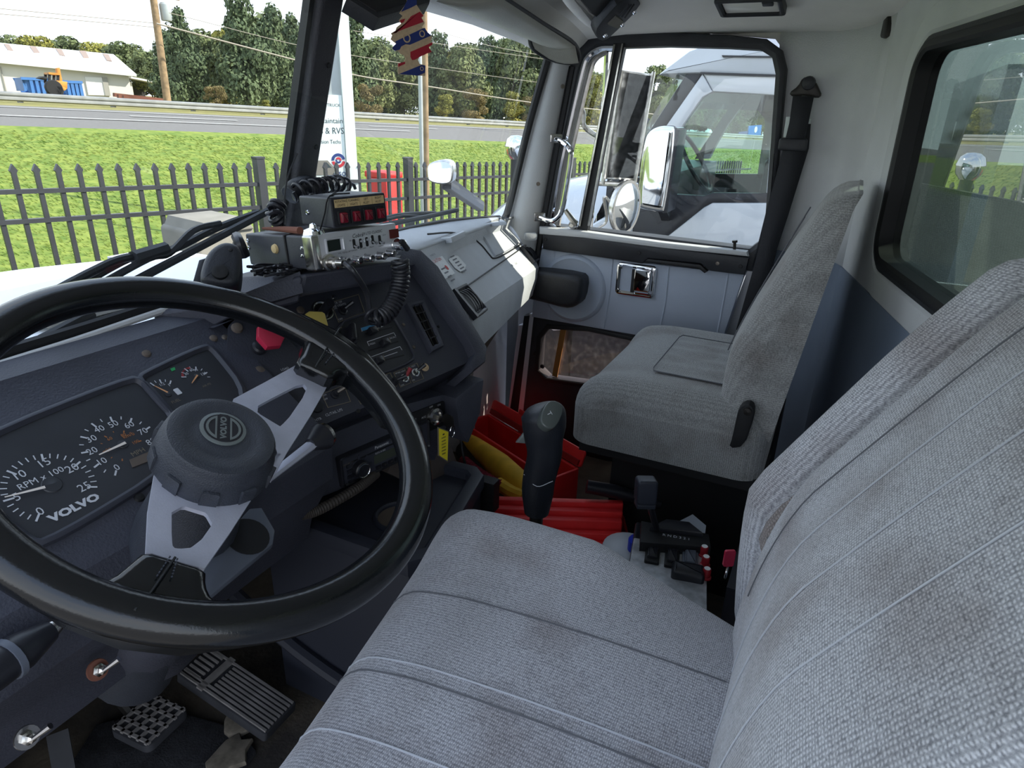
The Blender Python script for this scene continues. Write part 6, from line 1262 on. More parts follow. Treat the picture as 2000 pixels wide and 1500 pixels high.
MB().lathe([(0, 0), (.008, 0), (.016, sgn*.018), (.018, sgn*.024), (0, sgn*.024)], kf, 20).build('stalk_knob', 'plastic_black', sc); MB().lathe([(0, sgn*.024), (.018, sgn*.024), (.017, sgn*.030), (.012, sgn*.034), (0, sgn*.035)], kf, 20).build('knob_cap', 'chrome_worn', sc)
fl_ = f1.shift(0, 0, -.03); P = [fl_.uv(*p) for p in ((205, 1080), (280, 1030), (330, 1010), (330, 1120), (200, 1135), (190, 1120))]; P = P if area2(P) > 0 else P[::-1]
MB().slab(P, fl_, -.02, .02, .006).build('column_label_plate', 'hub_black', sc)
fl2 = fl_.shift(0, 0, .0205); text('ALL-5247', fl2, *fl2.uv(244, 1078), .010, 'mark_dim', sc, rot=-58); text('DO', fl2, *fl2.uv(262, 1066), .012, 'mark_dim', sc, rot=-58); text('ARE TO', fl2, *fl2.uv(272, 1050), .009, 'mark_dim', sc, rot=-58)
MB().tube(crv([on('y', .63, *p) for p in ((235, 1230), (300, 1330), (420, 1340), (395, 1255))], 4), .03, 8).build('column_boot', 'hub_black', sc) if False else None
q0, q1 = c0+axd*.40, V(-.44, .90, .62); MB().tube(crv([c0+axd*.2, c0+axd*.32, V(-.46, .80, .74), q1], 5), [.055]*6+[.07, .075, .075, .07, .065, .06, .06, .06, .06, .06][:10], 14).build('lower_boot', 'dash_black', sc)
# toggles on the lower dash
for p, lab, m in (((190, 1308), 'upper chrome toggle switch with rusty washer on the lower dash', 'rust'), ((52, 1440), 'lower chrome toggle switch with bare washer on the lower dash', 'chrome_worn')):
    q = on('y', .615 if p[0] > 100 else .60, *p); f = Fr(q, (1, 0, 0), (0, .35, .93)); tg = empty('toggle_switch', q, lab, 'switch', 'toggles on the lower dash')
    MB().lathe([(0, 0), (.0115, 0), (.011, .002), (0, .002)], f, 18).build('washer', m, tg); MB().lathe([(0, .002), (.007, .002), (.007, .005), (.0045, .006), (.0045, .011), (0, .014)], f, 6).build('nut', 'chrome_worn', tg)
    MB().tube([f.p(0, 0, .012), f.p(.012, .006, .026)], [.002, .0035], 8).build('lever', 'chrome', tg)
hdl = empty('hand_valve', on('y', .60, 60, 1270), 'black cylindrical hand control with chrome collar at the lower left', 'lever')
A, B, C_, D_ = on('y', .59, 118, 1216), on('y', .59, 98, 1232), on('y', .585, 40, 1272), on('y', .58, -40, 1330)
MB().tube([A, B], [.006, .009], 12).build('collar', 'chrome_worn', hdl); MB().tube([B, (B+C_)/2, C_, D_], [.010, .014, .0175, .0175], 16).build('grip', 'plastic_black', hdl); MB().tube([C_+(D_-C_)*.2, C_+(D_-C_)*.36], [.0195, .0195], 16).build('band', 'bracket_grey', hdl)
# ------------------------------------------------------------------ pedals, mats, doghouse
mat('pedal_rubber', s(50, 51, 56), .7, noise=.2, nscale=20); mat('pedal_rib', s(136, 132, 130), .7, noise=.2, nscale=30)
A, B, C_, D_ = on('z', .50, 470, 1258), on('z', .50, 392, 1278), on('z', .455, 518, 1440), on('z', .455, 580, 1374)
ac = empty('accelerator_pedal', (C_+D_)/2, 'long ribbed accelerator pedal on the driver floor', 'pedal')
fa_ = Fr(C_, D_-C_, B-C_); wA = np.linalg.norm(D_-C_); hA = (B-C_)@fa_.v
pad_a = MB().slab(rrect(0, wA, 0, hA, .006), fa_, -.015, .004, .003).build('pad', 'pedal_rubber', ac)
for k in range(9): MB().fbox(fa_, wA*(.05+.105*k), wA*(.05+.105*k)+wA*.05, .004, hA*(.66 if 1 < k < 8 else .97), .004, .008).build('rib', 'pedal_rib', pad_a)
for k in range(7): MB().fbox(fa_, wA*(.05+.13*k), wA*(.05+.13*k)+wA*.05, hA*.80, hA*.97, .004, .008).build('rib', 'pedal_rib', pad_a)
MB().fbox(fa_, 0, wA, hA*.70, hA*.76, .004, .008).build('logo_bar', 'pedal_rib', ac)
MB().tube([fa_.p(wA/2, hA*.5, -.015), fa_.p(wA/2, hA*.7, -.06)], .012, 8).build('stem', 'steel_dark', ac)
A, B, C_, D_ = on('z', .48, 220, 1420), on('z', .48, 332, 1342), on('z', .48, 370, 1386), on('z', .48, 288, 1464)
bp = empty('brake_pedal', (A+C_)/2, 'square brake pedal with waffle rubber pad', 'pedal')
fb_ = Fr(D_, C_-D_, A-D_); wB = np.linalg.norm(C_-D_); hB = (A-D_)@fb_.v
pad_b = MB().slab(rrect(0, wB, 0, hB, .012), fb_, -.012, .002, .002).build('pad', 'pedal_rubber', bp)
for k in range(5): MB().fbox(fb_, wB*(.06+.205*k), wB*(.06+.205*k)+.005, .003, hB-.003, .002, .006).build('rib', 'pedal_rib', pad_b)
for k in range(5): MB().fbox(fb_, .003, wB-.003, hB*(.06+.205*k), hB*(.06+.205*k)+.005, .002, .006).build('rib', 'pedal_rib', pad_b)
MB().tube([fb_.p(wB/2, hB*.95, -.012), V(-.45, 1.12, .62)], .010, 8).build('stem', 'steel_dark', bp)
mat('mat_black', s(46, 46, 50), .95, noise=.4, nscale=40, bump=1.0, bscale=300)
P = [on('z', .405, *p)[:2] for p in ((330, 1390), (470, 1430), (500, 1470), (440, 1560), (100, 1560), (190, 1420))]
MB().slab([tuple(p) for p in P][::-1], Fr((0, 0, .402), (1, 0, 0), (0, 1, 0)), 0, .012, .003).build('floor_mat', 'mat_black', label='worn black carpet floor mat under the pedals', cat='mat')
mat('debris', s(120, 112, 100), .95, noise=.3, nscale=50); q = on('z', .415, 445, 1475); g = np.random.default_rng(3)
for k in range(2):
    q = on('z', .416, *((445, 1478), (480, 1400))[k]); pts = [(q[0]+(.03+.02*g.random())*math.cos(a), q[1]+(.02+.02*g.random())*math.sin(a)) for a in np.linspace(0, 6.28, 14)[:-1]]
    MB().slab(pts, Fr((0, 0, 0), (1, 0, 0), (0, 1, 0)), .415, .425, .004).build('leaf_scrap', 'debris', label=('dry leaf scrap on the floor mat at the bottom edge', 'torn scrap of lining beside the accelerator')[k], cat='debris')
MB().bar(on('z', .50, 112, 1430), on('z', .44, 130, 1530), .03, .006).build('floor_bracket', 'pedal_rubber', label='thin flat metal strip standing under the lower dash', cat='strip')
# doghouse with tray
dh = empty('engine_cover', (-.1, .75, .40), 'black moulded engine cover with tray and cup holder', 'engine cover')
zt = .795
tr = [on('z', zt, *p)[:2] for p in ((545, 992), (700, 925), (850, 900), (917, 938), (905, 965), (838, 1088), (700, 1062))]
tr = [(-.235, .80), (-.10, .86), (.06, .80), (.065, .55), (.045, .525), (-.20, .475), (-.235, .50)]
MB().slab(tr, Fr((0, 0, 0), (1, 0, 0), (0, 1, 0)), .40, zt-.012, .012).build('cover_body', 'vinyl_black', dh)
fz = Fr((0, 0, 0), (1, 0, 0), (0, 1, 0)); tp_ = tr if area2(tr) > 0 else tr[::-1]; ti = inset(tp_, .022)
MB().slab(inset(tp_, -.006), fz, zt-.02, zt+.008, .005, hole=ti).build('tray_rim', 'vinyl_black', dh)
cc = on('z', zt, 780, 1000); MB().slab(circ2(cc[0], cc[1], .046, 28), fz, zt-.014, zt-.004, .003, hole=circ2(cc[0], cc[1], .038, 28)).build('cup_ring', 'vinyl_black', dh); MB().slab(circ2(cc[0], cc[1], .038, 28), fz, zt-.014, zt-.0115).build('cup_bottom', 'dull_brown', dh)
MB().tube(crv([V(-.245, .95, .62), V(-.245, .75, .52), V(-.245, .55, .47), V(-.24, .42, .45)], 6), .014, 8).build('edge_piping', 'vinyl_black', dh)
MB().box(.05, .075, .50, .56, .72, .785).build('rubber_ribs', 'seal_black', dh)
# ------------------------------------------------------------------ shift lever
sl = empty('shift_lever', V(0, .39, .45), 'tall black leather shift lever with grey button cap between the seats', 'lever')
def SX(*p): return [on('x', 0.0, *q) for q in p]
mat('cap_gloss', s(86, 92, 90), .15); mat('leather', s(38, 41, 48), .45, bump=.25, bscale=400)
cl = crv(SX((1048, 1000), (1052, 940), (1063, 890), (1062, 850), (1062, 815), (1056, 790)), 6)
rad = np.interp(np.linspace(0, 1, len(cl)), [0, .12, .35, .5, .7, .85, .96, 1], [.022, .028, .029, .031, .037, .038, .029, .012])
MB().tube(cl, list(rad), 20).build('grip', 'leather', sl)
MB().tube([SX((1043, 1040))[0]-V(0, 0, .3), SX((1048, 1000))[0]], [.012, .012], 10).build('shaft', 'steel_dark', sl)
q = SX((1076, 805))[0]; fcap = Fr(q+V(-.019, -.010, .008), V(.42, -.9, -.30), V(.05, .2, 1.0)); fcap = Fr(SX((1073, 806))[0]-FWD*.037, RGT*.8-UPV*.5+FWD*.1, UPV*.75+RGT*.5+FWD*.55)
MB().slab(smooth_poly([(-.015, .022), (.016, .026), (.018, -.018), (.005, -.030), (-.014, -.023)], 2), fcap, -.012, .004, .003, steps=3).build('button_cap', 'cap_gloss', sl)
text('T', fcap, -.003, -.004, .012, 'mark_white', sl, h=.0045, rot=-30)
MB().tube(crv([SX((1034, 918))[0]+V(-.018, .002, 0), SX((1054, 932))[0]+V(-.030, -.008, 0), SX((1076, 926))[0]+V(-.020, -.012, 0)], 5), .0007, 5).build('stitching', 'mark_white', sl)
f = Fr(SX((1028, 855))[0], (.3, -1, 0), (0, 0, 1)); MB().slab([(-.018, -.010), (.0, -.010), (.002, .010), (-.006, .008)], f, -.004, .004, .002).build('trigger', 'emblem_grey', sl)
# ------------------------------------------------------------------ red boxes, straps, rope
mat('case_red', s(238, 52, 54), .45, noise=.12, nscale=9); mat('case_dark', s(160, 32, 36), .5, noise=.15, nscale=12)
tb = empty('red_toolbox', V(.62, .80, .40), 'open red plastic toolbox lying on the passenger floor', 'toolbox')
zb = .53; A, B, C_, D_ = on('z', zb, 905, 822), on('z', zb, 935, 800), on('z', zb, 1105, 905), on('z', zb, 1080, 935)
fx = Fr(A, D_-A, B-A); wX = np.linalg.norm(D_-A); hX = abs((B-A)@fx.v)+.01
b = MB(); ol = rrect(0, wX, -.01, hX, .008); b.slab(ol, fx, -.10, .0, .003, hole=inset(ol, .010)).build('tray', 'case_red', tb); MB().fbox(fx, .004, wX-.004, -.006, hX-.004, -.10, -.092).build('tray_bottom', 'case_dark', tb)
fL = Fr(fx.p(0, hX, .0), fx.u, fx.v*.35+fx.n*.94); MB().slab(rrect(0, wX, 0, .05, .01), fL, -.006, .0, .003).build('lid', 'case_red', tb); MB().slab(rrect(wX*.3, wX*.38, .05, .064, .002), fL, -.004, .0, .001).build('latch', 'case_red', tb)
MB().fbox(fL, wX*.02, wX*.98, .004, .02, .0, .006).build('lid_rib', 'case_dark', tb)
sr = empty('reflector_case', V(.33, .5, .40), 'red case of stacked reflector triangles in front of the shift lever', 'case')
zc_ = .60; A, B, C_ = on('z', zc_, 888, 968), on('z', zc_, 1192, 978), on('z', zc_, 1200, 1045); fx2 = Fr(A, B-A, V(.5, .4, 0)); W2_ = np.linalg.norm(B-A)+.03
MB().slab(rrect(-.02, W2_+.012, -.13, .03, .01), fx2, -.20, -.055, .004, hole=inset(rrect(-.02, W2_+.012, -.13, .03, .01), .006)).build('case', 'case_dark', sr); MB().fbox(fx2, -.015, W2_+.005, -.125, .025, -.20, -.19).build('case_bottom', 'case_dark', sr)
for k in range(5): MB().slab(rrect(-.005, W2_-.004*k, -.012-.026*k, .006-.026*k, .004), fx2, -.15, -.008*k*(1 if k < 3 else 1.4), .003).build('triangle_bar', 'case_red', sr)
st = crv([on('z', .50, 905, 850), on('z', .53, 940, 880), on('z', .55, 985, 918), on('z', .56, 1035, 960)], 6); mat('strap_yellow', s(244, 194, 60), .7, noise=.12, nscale=20)
MB().tube(st, list(np.interp(np.linspace(0, 1, len(st)), [0, .2, .6, 1], [.012, .024, .036, .030])), 14).build('strap_roll', 'strap_yellow', label='rolled yellow tow strap beside the red toolbox', cat='strap')
q = [on('z', .47, 908, 880), on('z', .49, 930, 905), on('z', .50, 965, 940)]; MB().tube(crv(q, 6), [.03]*13, 12).build('black_bag', 'leather', label='black rolled pouch below the yellow strap', cat='pouch')
mat('rope_red', s(130, 26, 48), .9, noise=.35, nscale=220, bump=1, bscale=300); rp_ = crv([on('z', .52, 905, 900), on('z', .54, 935, 925), on('z', .55, 975, 948), on('z', .55, 1010, 962)], 8)
MB().tube(rp_, .015, 10).build('rope', 'rope_red', label='dark red braided rope in front of the black pouch', cat='rope')
MB().tube(coil(rp_, .013, 16), .004, 6).build('rope_braid', 'rope_red', bpy.data.objects['rope'])
mat('glove_tan', s(150, 128, 90), .9, noise=.15, nscale=20); g0 = on('z', .52, 930, 945); 
gl_ = empty('work_glove', g0, 'tan leather work glove beside the red rope', 'glove'); cushion(Fr(g0, (.8, -.6, 0), (.6, .8, 0)), -.05, .05, -.035, .035, -.02, .015, .015, 'palm', 'glove_tan', gl_, N=10)
for k in range(4): p = Fr(g0, (.8, -.6, 0), (.6, .8, 0)); MB().tube(crv([p.p(.04, -.026+.017*k, 0), p.p(.07, -.028+.018*k, .008), p.p(.095, -.03+.019*k, .0)], 4), .009, 8).build('finger', 'glove_tan', gl_)
MB().tube(crv([on('z', .545, 975, 945), on('z', .555, 1000, 962), on('z', .56, 1025, 972)], 5), .018, 10).build('strap_end', 'strap_yellow', label='loose end of yellow strap behind the shift lever', cat='strap')
MB().tube(crv([on('x', .10, 905, 760), on('x', .10, 900, 850), on('x', .10, 912, 920), on('x', .12, 930, 955)], 6), .0025, 6).build('thin_cable', 'seal_black', label='thin black cable hanging beside the dash cheek', cat='cable')
# ------------------------------------------------------------------ control console between the seats
mat('plate_metal', s(190, 192, 196), .35, metal=.3, noise=.25, nscale=50)
co = empty('control_console', V(.1, .12, .40), 'floor console with gear selector, rocker switches and red buttons', 'console')
zc2 = .70; A, B, C_ = on('z', zc2, 1245, 1062), on('z', zc2, 1375, 1085), on('z', zc2, 1392, 1150)
fco = Fr(A, B-A, A-(C_-(B-A))); fco = Fr(A, B-A, -(C_-B)); CO = lambda x, y: fco.uv(x, y); wC = np.linalg.norm(B-A); dC = abs((C_-B)@fco.v)
MB().slab(rrect(-.01, wC+.006, -dC-.09, .075, .006), fco, -.30, .0, .004).build('box', 'plastic_black', co)
MB().slab(rrect(-.008, wC+.004, -dC-.085, .012, .003), fco, .0, .004, .001).build('switch_plate', 'plate_metal', co)
P = [fco.shift(0, 0, .02).uv(*p) for p in ((1252, 1020), (1384, 1046), (1388, 1072), (1250, 1062))]; P = P if area2(P) > 0 else P[::-1]
fsl = fco.shift(0, 0, .02); MB().slab(P, fsl, -.016, .004, .002).build('selector_plate', 'seal_black', co)
text('R N D 3 2 1', fsl, *fsl.uv(1320, 1055), .010, 'mark_white', co, h=.007)
MB().slab([fsl.uv(*p) for p in ((1268, 1040), (1300, 1024), (1345, 1030), (1372, 1052))][::-1], fsl, .0, .014, .004).build('selector_gate', 'plastic_black', co)
l0, l1 = fsl.at(1290, 1035), on('x', .10, 1262, 960); MB().tube([l0-V(0, 0, .02), l1], [.006, .0065], 8).build('selector_lever', 'plastic_black', co)
fkn = Fr(l1, V(.5, -1, 0), V(.1, .15, 1)); MB().slab(rrect(-.018, .018, -.022, .024, .006), fkn, -.016, .014, .005, steps=3).build('selector_knob', 'vinyl_black', co); MB().slab(rrect(-.017, .017, -.030, -.020, .003), fkn, -.014, .012, .003).build('knob_foot', 'vinyl_black', co)
for p, w, h_, m in (((1274, 1085), .013, .032, 'seal_black'), ((1312, 1093), .013, .032, 'seal_black'), ((1347, 1096), .014, .030, 'bracket_grey')):
    a, b = CO(*p); MB().slab(rrect(a-w, a+w, b-h_, b+h_, .003), fco, .004, .010, .002).build('rocker_bezel', m, co); MB().slab(rrect(a-w*.7, a+w*.7, b-h_*.7, b+h_*.75, .002), fco.turn(0), .010, .015, .003).build('rocker', 'plastic_black' if m != 'bracket_grey' else m, co)
a, b = CO(1342, 1126); MB().slab(rrect(a-.028, a+.028, b-.020, b+.016, .006), fco, .004, .022, .008, steps=3).build('paddle_switch', 'plastic_black', co)
for p in ((1373, 1088), (1376, 1108), (1378, 1132)):
    fb2 = fco.shift(*CO(*p), .004); rb_ = MB().lathe([(0, 0), (.009, 0), (.009, .003), (.0072, .004), (.0072, .018), (.006, .020), (0, .020)], fb2, 18).build('red_button', 'toggle_red', co); MB().lathe([(0, .020), (.0055, .020), (.005, .0206), (0, .0206)], fb2, 14).build('button_cap', 'sticker', rb_)
MB().box(.03, .20, -.03, .055, .40, .73).build('console_rear', 'plastic_black', co)
pbk = empty('parking_lever', on('z', .62, 1250, 968), 'black hand lever lying low beside the passenger seat base', 'lever')
MB().tube([on('z', .63, 1146, 950), on('z', .62, 1200, 960), on('z', .60, 1290, 985)], [.016, .017, .012], 12).build('grip', 'plastic_black', pbk)
mat('jug_white', s(190, 196, 205), .4); mat('cap_blue', s(40, 60, 190), .4)
jq = on('z', .66, 1228, 1060); jg = empty('water_jug', V(jq[0], jq[1], .40), 'translucent white jug with blue cap behind the driver seat front', 'bottle'); 
MB().lathe([(0, 0), (.06, 0), (.065, .02), (.065, .20), (.05, .25), (.02, .27), (0, .27)], Fr((jq[0], jq[1], .40), (1, 0, 0), (0, 1, 0)), 24).build('body', 'jug_white', jg); cq = on('z', .69, 1246, 1052); MB().lathe([(0, 0), (.018, 0), (.018, .022), (.015, .026), (0, .026)], Fr((cq[0], cq[1], .665), (1, 0, 0), (0, 1, 0)), 20).build('cap', 'cap_blue', jg)
pq_ = [on('z', .70, *p) for p in ((1310, 1030), (1345, 1012), (1372, 1035), (1370, 1050), (1320, 1045))]; MB().plate([p+V(.05, .0, -.02) for p in pq_], .004).build('paper_rag', 'jug_white', label='folded white paper tucked behind the gear selector', cat='paper')
q = on('x', -.05, 1424, 1090); tg2 = empty('pink_tag', q, 'small pink tag with metal clip beside the driver backrest', 'tag'); MB().slab(rrect(-.008, .008, -.014, .014, .003), Fr(q, (.5, -.86, 0), (0, 0, 1)), -.002, .002).build('card', 'knob_red', tg2); MB().tube([q+V(.01*math.cos(a), 0, -.025+.01*math.sin(a)) for a in np.linspace(0, 6.28, 14)[:-1]], .0015, 6, closed=True).build('clip', 'chrome_worn', tg2)
# ------------------------------------------------------------------ two-way radio, switch box, microphone on the dash top
mat('cb_black', s(58, 60, 66), .45, noise=.12, nscale=20, bump=.15, bscale=300); mat('cb_face', s(205, 207, 212), .35, metal=.35, noise=.05, nscale=30)
mat('label_gold', s(205, 180, 130), .6); mat('rocker_red', s(120, 22, 40), .3); mat('lcd_dark', s(30, 40, 38), .2); mat('led_red', s(90, 24, 20), .3)
ZB = 1.228; A, B, C_ = on('z', ZB, 613, 528), on('z', ZB, 786, 498), on('z', ZB, 471, 502); _u = (B-A)/np.linalg.norm(B-A); _p = V(C_[1]-A[1], -(C_[0]-A[0]), 0); _p = _p/np.linalg.norm(_p); fcb = Fr(A, _u+_p*.8, (0, .10, 1)); wc = np.linalg.norm(B-A)
hc_ = fcb.uv(604, 462)[1]; dc = np.linalg.norm(C_-A)*1.02
cb = empty('cb_radio', A, 'black two-way radio with silver face on top of the dash', 'radio')
MB().slab(rrect(0, wc, 0, hc_, .003), fcb, -dc, -.004, .002).build('case', 'cb_black', cb)
MB().slab(rrect(.012, wc+.002, -.001, hc_+.001, .003), fcb, -.004, .004, .0015).build('face_plate', 'cb_face', cb)
MB().slab(rrect(-.0015, .0135, -.001, hc_+.001, .003), fcb, -.014, .006, .003).build('side_trim', 'chrome_worn', cb)
K = lambda x, y: fcb.uv(x, y)
def knob(p, r_, L, m, nm):
    f = fcb.shift(*K(*p), .004); MB().lathe([(0, 0), (r_*1.1, 0), (r_*1.1, L*.1), (r_, L*.15), (r_*.92, L*.92), (r_*.7, L), (0, L)], f, 16).build(nm, m, cb)
for x, y in ((664, 509), (688, 507), (711, 503), (735, 499), (754, 494)): knob((x, y), .0062, .016, 'chrome', 'knob')
knob((770, 478), .010, .018, 'chrome', 'channel_knob'); q = fcb.shift(*K(770, 478), .020); MB().slab(rrect(-.011, .011, -.004, .004, .002), q.turn(-50), 0, .006, .001).build('knob_grip', 'plastic_black', cb)
f = fcb.shift(*K(637, 512), .004); MB().lathe([(0, 0), (.012, 0), (.012, .005), (.009, .006), (.009, .020), (.006, .022), (.006, .036), (0, .036)], f, 18).build('mic_plug', 'chrome_worn', cb)
a, b = K(652, 478); MB().slab(rrect(a-.019, a+.015, b-.011, b+.011, .002), fcb, .004, .007, .001, hole=rrect(a-.016, a+.012, b-.008, b+.008, .001)).build('meter_frame', 'cb_face', cb); MB().slab(rrect(a-.016, a+.008, b-.008, b+.008, .001), fcb, .004, .0052).build('meter', 'lcd_dark', cb)
a, b = K(766, 456); MB().slab(rrect(a-.010, a+.009, b-.007, b+.007, .001), fcb, .004, .0055).build('channel_display', 'led_red', cb)
for x, y in ((688, 476), (701, 475), (713, 472), (724, 468), (738, 468)): a, b = K(x, y); MB().slab(rrect(a-.0025, a+.0025, b-.007, b+.007, .002), fcb, .004, .0046).build('switch_slot', 'seal_black', cb); MB().cyl(fcb.p(a, b+(.003 if x % 2 else -.003), .004), fcb.p(a, b+(.004 if x % 2 else -.005), .013), .0022, 8).build('switch_bat', 'chrome', cb)
text('Cobra', fcb, *K(694, 460), .0085, 'plastic_black', cb, h=.0048, shear=.3); text('29 LTD CLASSIC', fcb, *K(723, 454), .0058, 'plastic_black', cb, h=.0048)
for t_, p in (('VOL  SQUELCH', (668, 493)), ('DYNAMIKE', (686, 489)), ('RF GAIN', (705, 485)), ('DELAY', (722, 482)), ('LIGHTS', (740, 480)), ('NB', (680, 470)), ('CH 9', (746, 459))): text(t_, fcb, *K(*p), .0032, 'plastic_black', cb, h=.0048)
f = fcb.shift(*K(679, 508), .018); text('N', fcb, *K(678, 511), .008, 'mark_white', cb, h=.024)
fcs = Fr(fcb.p(0, 0, -dc), fcb.n, fcb.v)   # left side
fcs = Fr(fcb.p(-.0005, 0, 0), fcb.n, fcb.v); 
for p, r_ in (((484, 470), .0032), ((486, 484), .0032), ((590, 485), .0032), ((591, 500), .0032)): rivet(fcs, p, r_, 'chrome', cb)
rivet(fcs, (538, 486), .0075, 'label_gold', cb)
q = fcb.p(.018, hc_, -.012); MB().lathe([(0, 0), (.016, 0), (.014, .007), (.006, .010), (.005, .015), (0, .017)], Fr(q, (1, 0, 0), (0, 1, 0)), 20).build('mount_knob', 'chrome', cb)
SHF = [on('z', 1.218, *p) for p in ((594, 536), (796, 507))]; b_ = MB(); t0, t1 = SHF; k0, k1 = V(-.20, .86, 1.19), V(.13, .86, 1.19)
_m = on('z', 1.218, 590, 530); _l = on('y', .79, 440, 588)
b_.add([t0, t1, k1, k0, t0-V(0, -.012, .034), t1-V(0, -.012, .034), k1-V(0, 0, .07), k0-V(0, 0, .07)], [(0, 1, 2, 3), (4, 7, 6, 5), (0, 4, 5, 1), (1, 5, 6, 2), (2, 6, 7, 3), (3, 7, 4, 0)]); b_.build('radio_shelf', 'dash_black', db, bevel=.005)
b_ = MB(); b_.add([t0, k0, V(-.33, .86, 1.165), _l, t0-V(0, -.012, .045), k0-V(0, 0, .05), V(-.33, .86, 1.10), _l-V(0, 0, .03)], [(0, 1, 2, 3), (4, 7, 6, 5), (0, 3, 7, 4), (3, 2, 6, 7), (1, 5, 6, 2), (0, 4, 5, 1)]); b_.build('shelf_wing', 'dash_black', db, bevel=.005)
# mounting legs to the dash top
for a, h_ in ((.02, -dc+.02), (wc-.02, -dc+.02)): p = fcb.p(a, 0, h_); MB().cyl(V(p[0], p[1], 1.145), V(p[0], p[1], p[2]+.002), .008, 10).build('foot', 'seal_black', cb)
# cable ties
MB().tube([fcb.p(-.001, -.001, -dc*.36), fcb.p(-.0015, hc_, -dc*.36), fcb.p(.03, hc_+.001, -dc*.40)], .0018, 6).build('cable_tie', 'seal_black', cb)
# microphone cords
m0 = fcb.p(*K(637, 512), .042); 
MB().tube(crv([m0, on('y', .60, 690, 530), on('y', .60, 715, 570), on('y', .60, 722, 605), on('y', .60, 727, 617)], 8), .0042, 10).build('mic_cord', 'plastic_black', label='straight black microphone lead hanging from the radio plug', cat='cord')
path = crv([on('y', .585, 781, 508), on('y', .585, 783, 545), on('y', .585, 772, 585), on('y', .585, 755, 612), on('y', .59, 735, 622), on('y', .60, 727, 614)], 10)
MB().tube(coil(path, .0115, 19, 14), .0031, 8).build('coiled_cord', 'plastic_black', label='thick coiled microphone cord looping below the radio', cat='cord')
# microphone
mc = empty('microphone', on('y', .74, 430, 560), 'black hand microphone leaning left of the radio', 'microphone')
fmc = Fr(on('y', .735, 430, 520), RGT*.92+FWD*.35, UPV*.9+FWD*.35); MP = lambda *p: [fmc.uv(*q) for q in p]
P = smooth_poly(MP((402, 500), (430, 478), (455, 478), (474, 492), (472, 545), (462, 562), (440, 566), (400, 560), (388, 548)), 2); P = P if area2(P) > 0 else P[::-1]
MB().slab(P, fmc, -.030, .012, .010, steps=4).build('body', 'cb_black' if False else 'leather', mc); MB().lathe([(0, .010), (.011, .010), (.010, .016), (.006, .017), (0, .016)], fmc.shift(*fmc.uv(431, 541)), 20).build('button', 'seal_black', mc)
P = MP((376, 548), (388, 505), (404, 500), (396, 552)); MB().slab(P if area2(P) > 0 else P[::-1], fmc, -.03, -.002, .003).build('talk_bar', 'leather', mc); rivet(fmc, (451, 497), .003, 'seal_black', mc, .012)
# switch box on top
zt2 = (fcb.p(0, hc_, 0))[2]+.001; A2, B2, C2 = on('z', zt2+.004, 651, 447), on('z', zt2+.006, 757, 433), on('z', zt2+.004, 560, 436)
fsb = Fr(A2, B2-A2, (0, .08, 1)); ws = np.linalg.norm(B2-A2); hs_ = fsb.uv(645, 386)[1]; dsb = min(.19, np.linalg.norm(C2-A2)*1.05)
sbx = empty('switch_box', A2, 'black light-bar switch box with four red rockers on top of the radio', 'switch box')
MB().slab(rrect(0, ws, 0, hs_, .003), fsb, -dsb, .0, .002).build('case', 'cb_black', sbx); MB().slab(rrect(.002, ws-.002, .002, hs_-.002, .003), fsb, .0, .002).build('face', 'plastic_black', sbx)
E_ = fsb.uv
for k in range(4):
    cx = ws*(.17+.225*k); MB().slab(rrect(cx-ws*.085, cx+ws*.085, hs_*.10, hs_*.56, .002), fsb, .002, .005, .001).build('rocker_bezel', 'seal_black', sbx); MB().slab(rrect(cx-ws*.06, cx+ws*.06, hs_*.16, hs_*.50, .002), fsb, .005, .011, .003).build('rocker', 'rocker_red', sbx)
    MB().fbox(fsb, cx-ws*.11, cx+ws*.11, hs_*.66, hs_*.92, .002, .0026).build('label', 'label_gold', sbx)
    a_, b_ = (('ROTATING', 'LIGHTS'), ('FLASHING', 'LIGHTS'), ('LEFT', 'ALLEY'), ('RIGHT', 'ALLEY'))[k]; text(a_, fsb, cx, hs_*.85, .0048, 'plastic_black', sbx, h=.003, sx=.82); text(b_, fsb, cx, hs_*.73, .0048, 'plastic_black', sbx, h=.003, sx=.82)
fss = Fr(fsb.p(-.0005, 0, 0), fsb.n, fsb.v); rivet(fss, (601, 415), .004, 'chrome', sbx)
for a, h_ in ((.015, -.02), (.05, -dsb+.02), (.02, -.09)): rivet(Fr(fsb.p(a, hs_, h_), fsb.u, fsb.n*-1), (0, 0), .0, 'seal_black', sbx) if False else MB().lathe([(0, 0), (.004, 0), (.003, .002), (0, .0025)], Fr(fsb.p(a, hs_, h_), fsb.u, -fsb.n), 10).build('screw', 'seal_black', sbx)
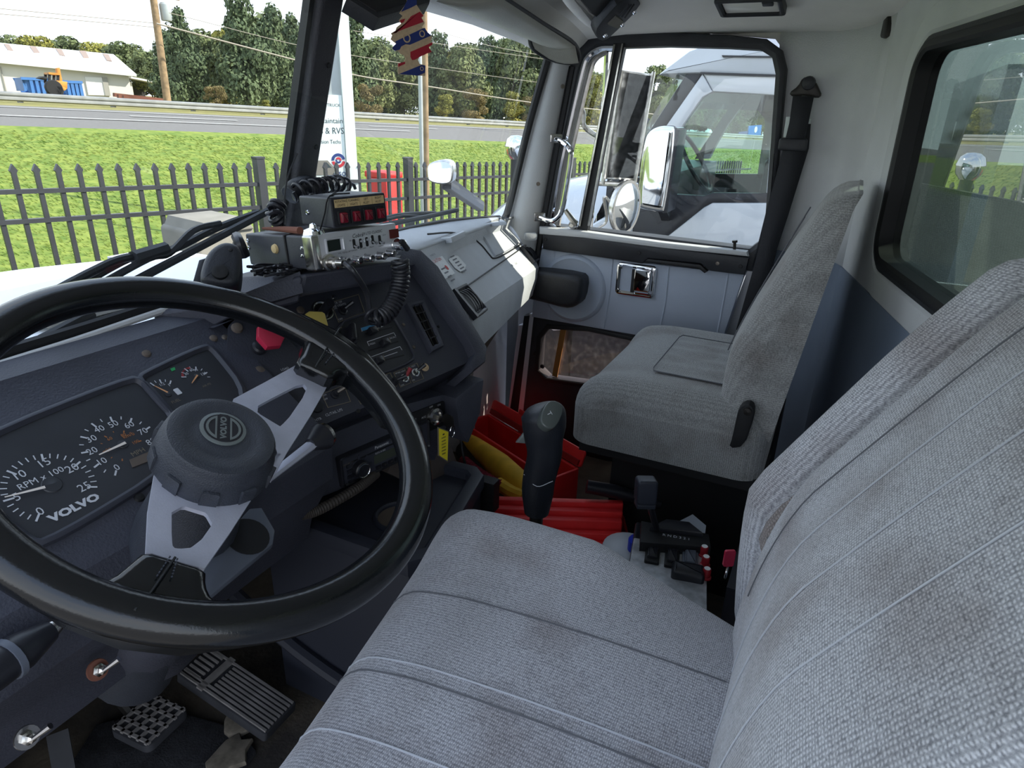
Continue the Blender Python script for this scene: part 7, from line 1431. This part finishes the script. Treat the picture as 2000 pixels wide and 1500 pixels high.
# bungee over the box
MB().tube(crv([fsb.p(-.006, -.004, -dsb*.32), fsb.p(-.003, hs_*.5, -dsb*.15), fsb.p(.002, hs_+.002, -dsb*.02), fsb.p(ws*.5, hs_+.002, -dsb*.25)], 5), .0013, 6).build('elastic_cord', 'seal_black', label='thin black elastic cord stretched over the switch box', cat='cord')
# pen on the radio
MB().tube([fcb.p(.0, hc_+.006, -dc*.86)+V(.02, 0, 0), fcb.p(.02, hc_+.006, -dc*.55), fcb.p(.012, hc_+.006, -dc*.22)], [.002, .0045, .0055], 10).build('pen', 'rust', label='brown pen lying on top of the radio', cat='pen')
# coiled cord + hose behind the box
q0 = fsb.p(-.005, hs_*.95, -dsb-.005); 
path = crv([on('y', .83, 568, 378), on('y', .82, 600, 368), on('y', .82, 640, 362), on('y', .82, 665, 358), on('y', .82, 682, 372)], 8); MB().tube(coil(path, .013, 9, 12), .0030, 7).build('coiled_cord', 'plastic_black', label='loose black coiled cord behind the switch box', cat='cord')
path = crv([on('y', .78, 545, 395), on('y', .78, 535, 415), on('y', .78, 545, 432)], 8); MB().tube(coil(path, .010, 5, 12), .0035, 7).build('coiled_cord', 'plastic_black', label='short coil of black cord at the left end of the switch box', cat='cord')
hq = crv([on('y', .845, 566, 382), on('y', .845, 580, 368), on('y', .845, 600, 362), on('y', .845, 620, 372)], 20); MB().tube(hq, [.016+.0012*(k % 2) for k in range(len(hq))], 12).build('ribbed_hose', 'leather', label='fat ribbed black hose at the foot of the windshield post', cat='hose')
# tangle of wires under the radio
wr = empty('wire_bundle', on('y', .72, 540, 540), 'tangle of black wires under the radio', 'wires'); g = np.random.default_rng(5)
for k in range(9):
    pts = [on('y', .70+.05*g.random(), 480+70*g.random()+12*j, 515+26*g.random()) for j in range(6)]; MB().tube(crv(pts, 5), .0016+.0008*g.random(), 5).build('wire', 'plastic_black', wr)
MB().tube(crv([on('y', .80, 478, 500), on('y', .80, 468, 475), on('y', .82, 462, 462)], 5), .008, 8).build('antenna_lead', 'plastic_black', wr)
MB().tube(crv([on('y', .80, 580, 300), on('y', .79, 562, 345), on('y', .78, 555, 400), on('y', .76, 556, 440)], 6), .0014, 5).build('thin_lead', 'seal_black', wr)
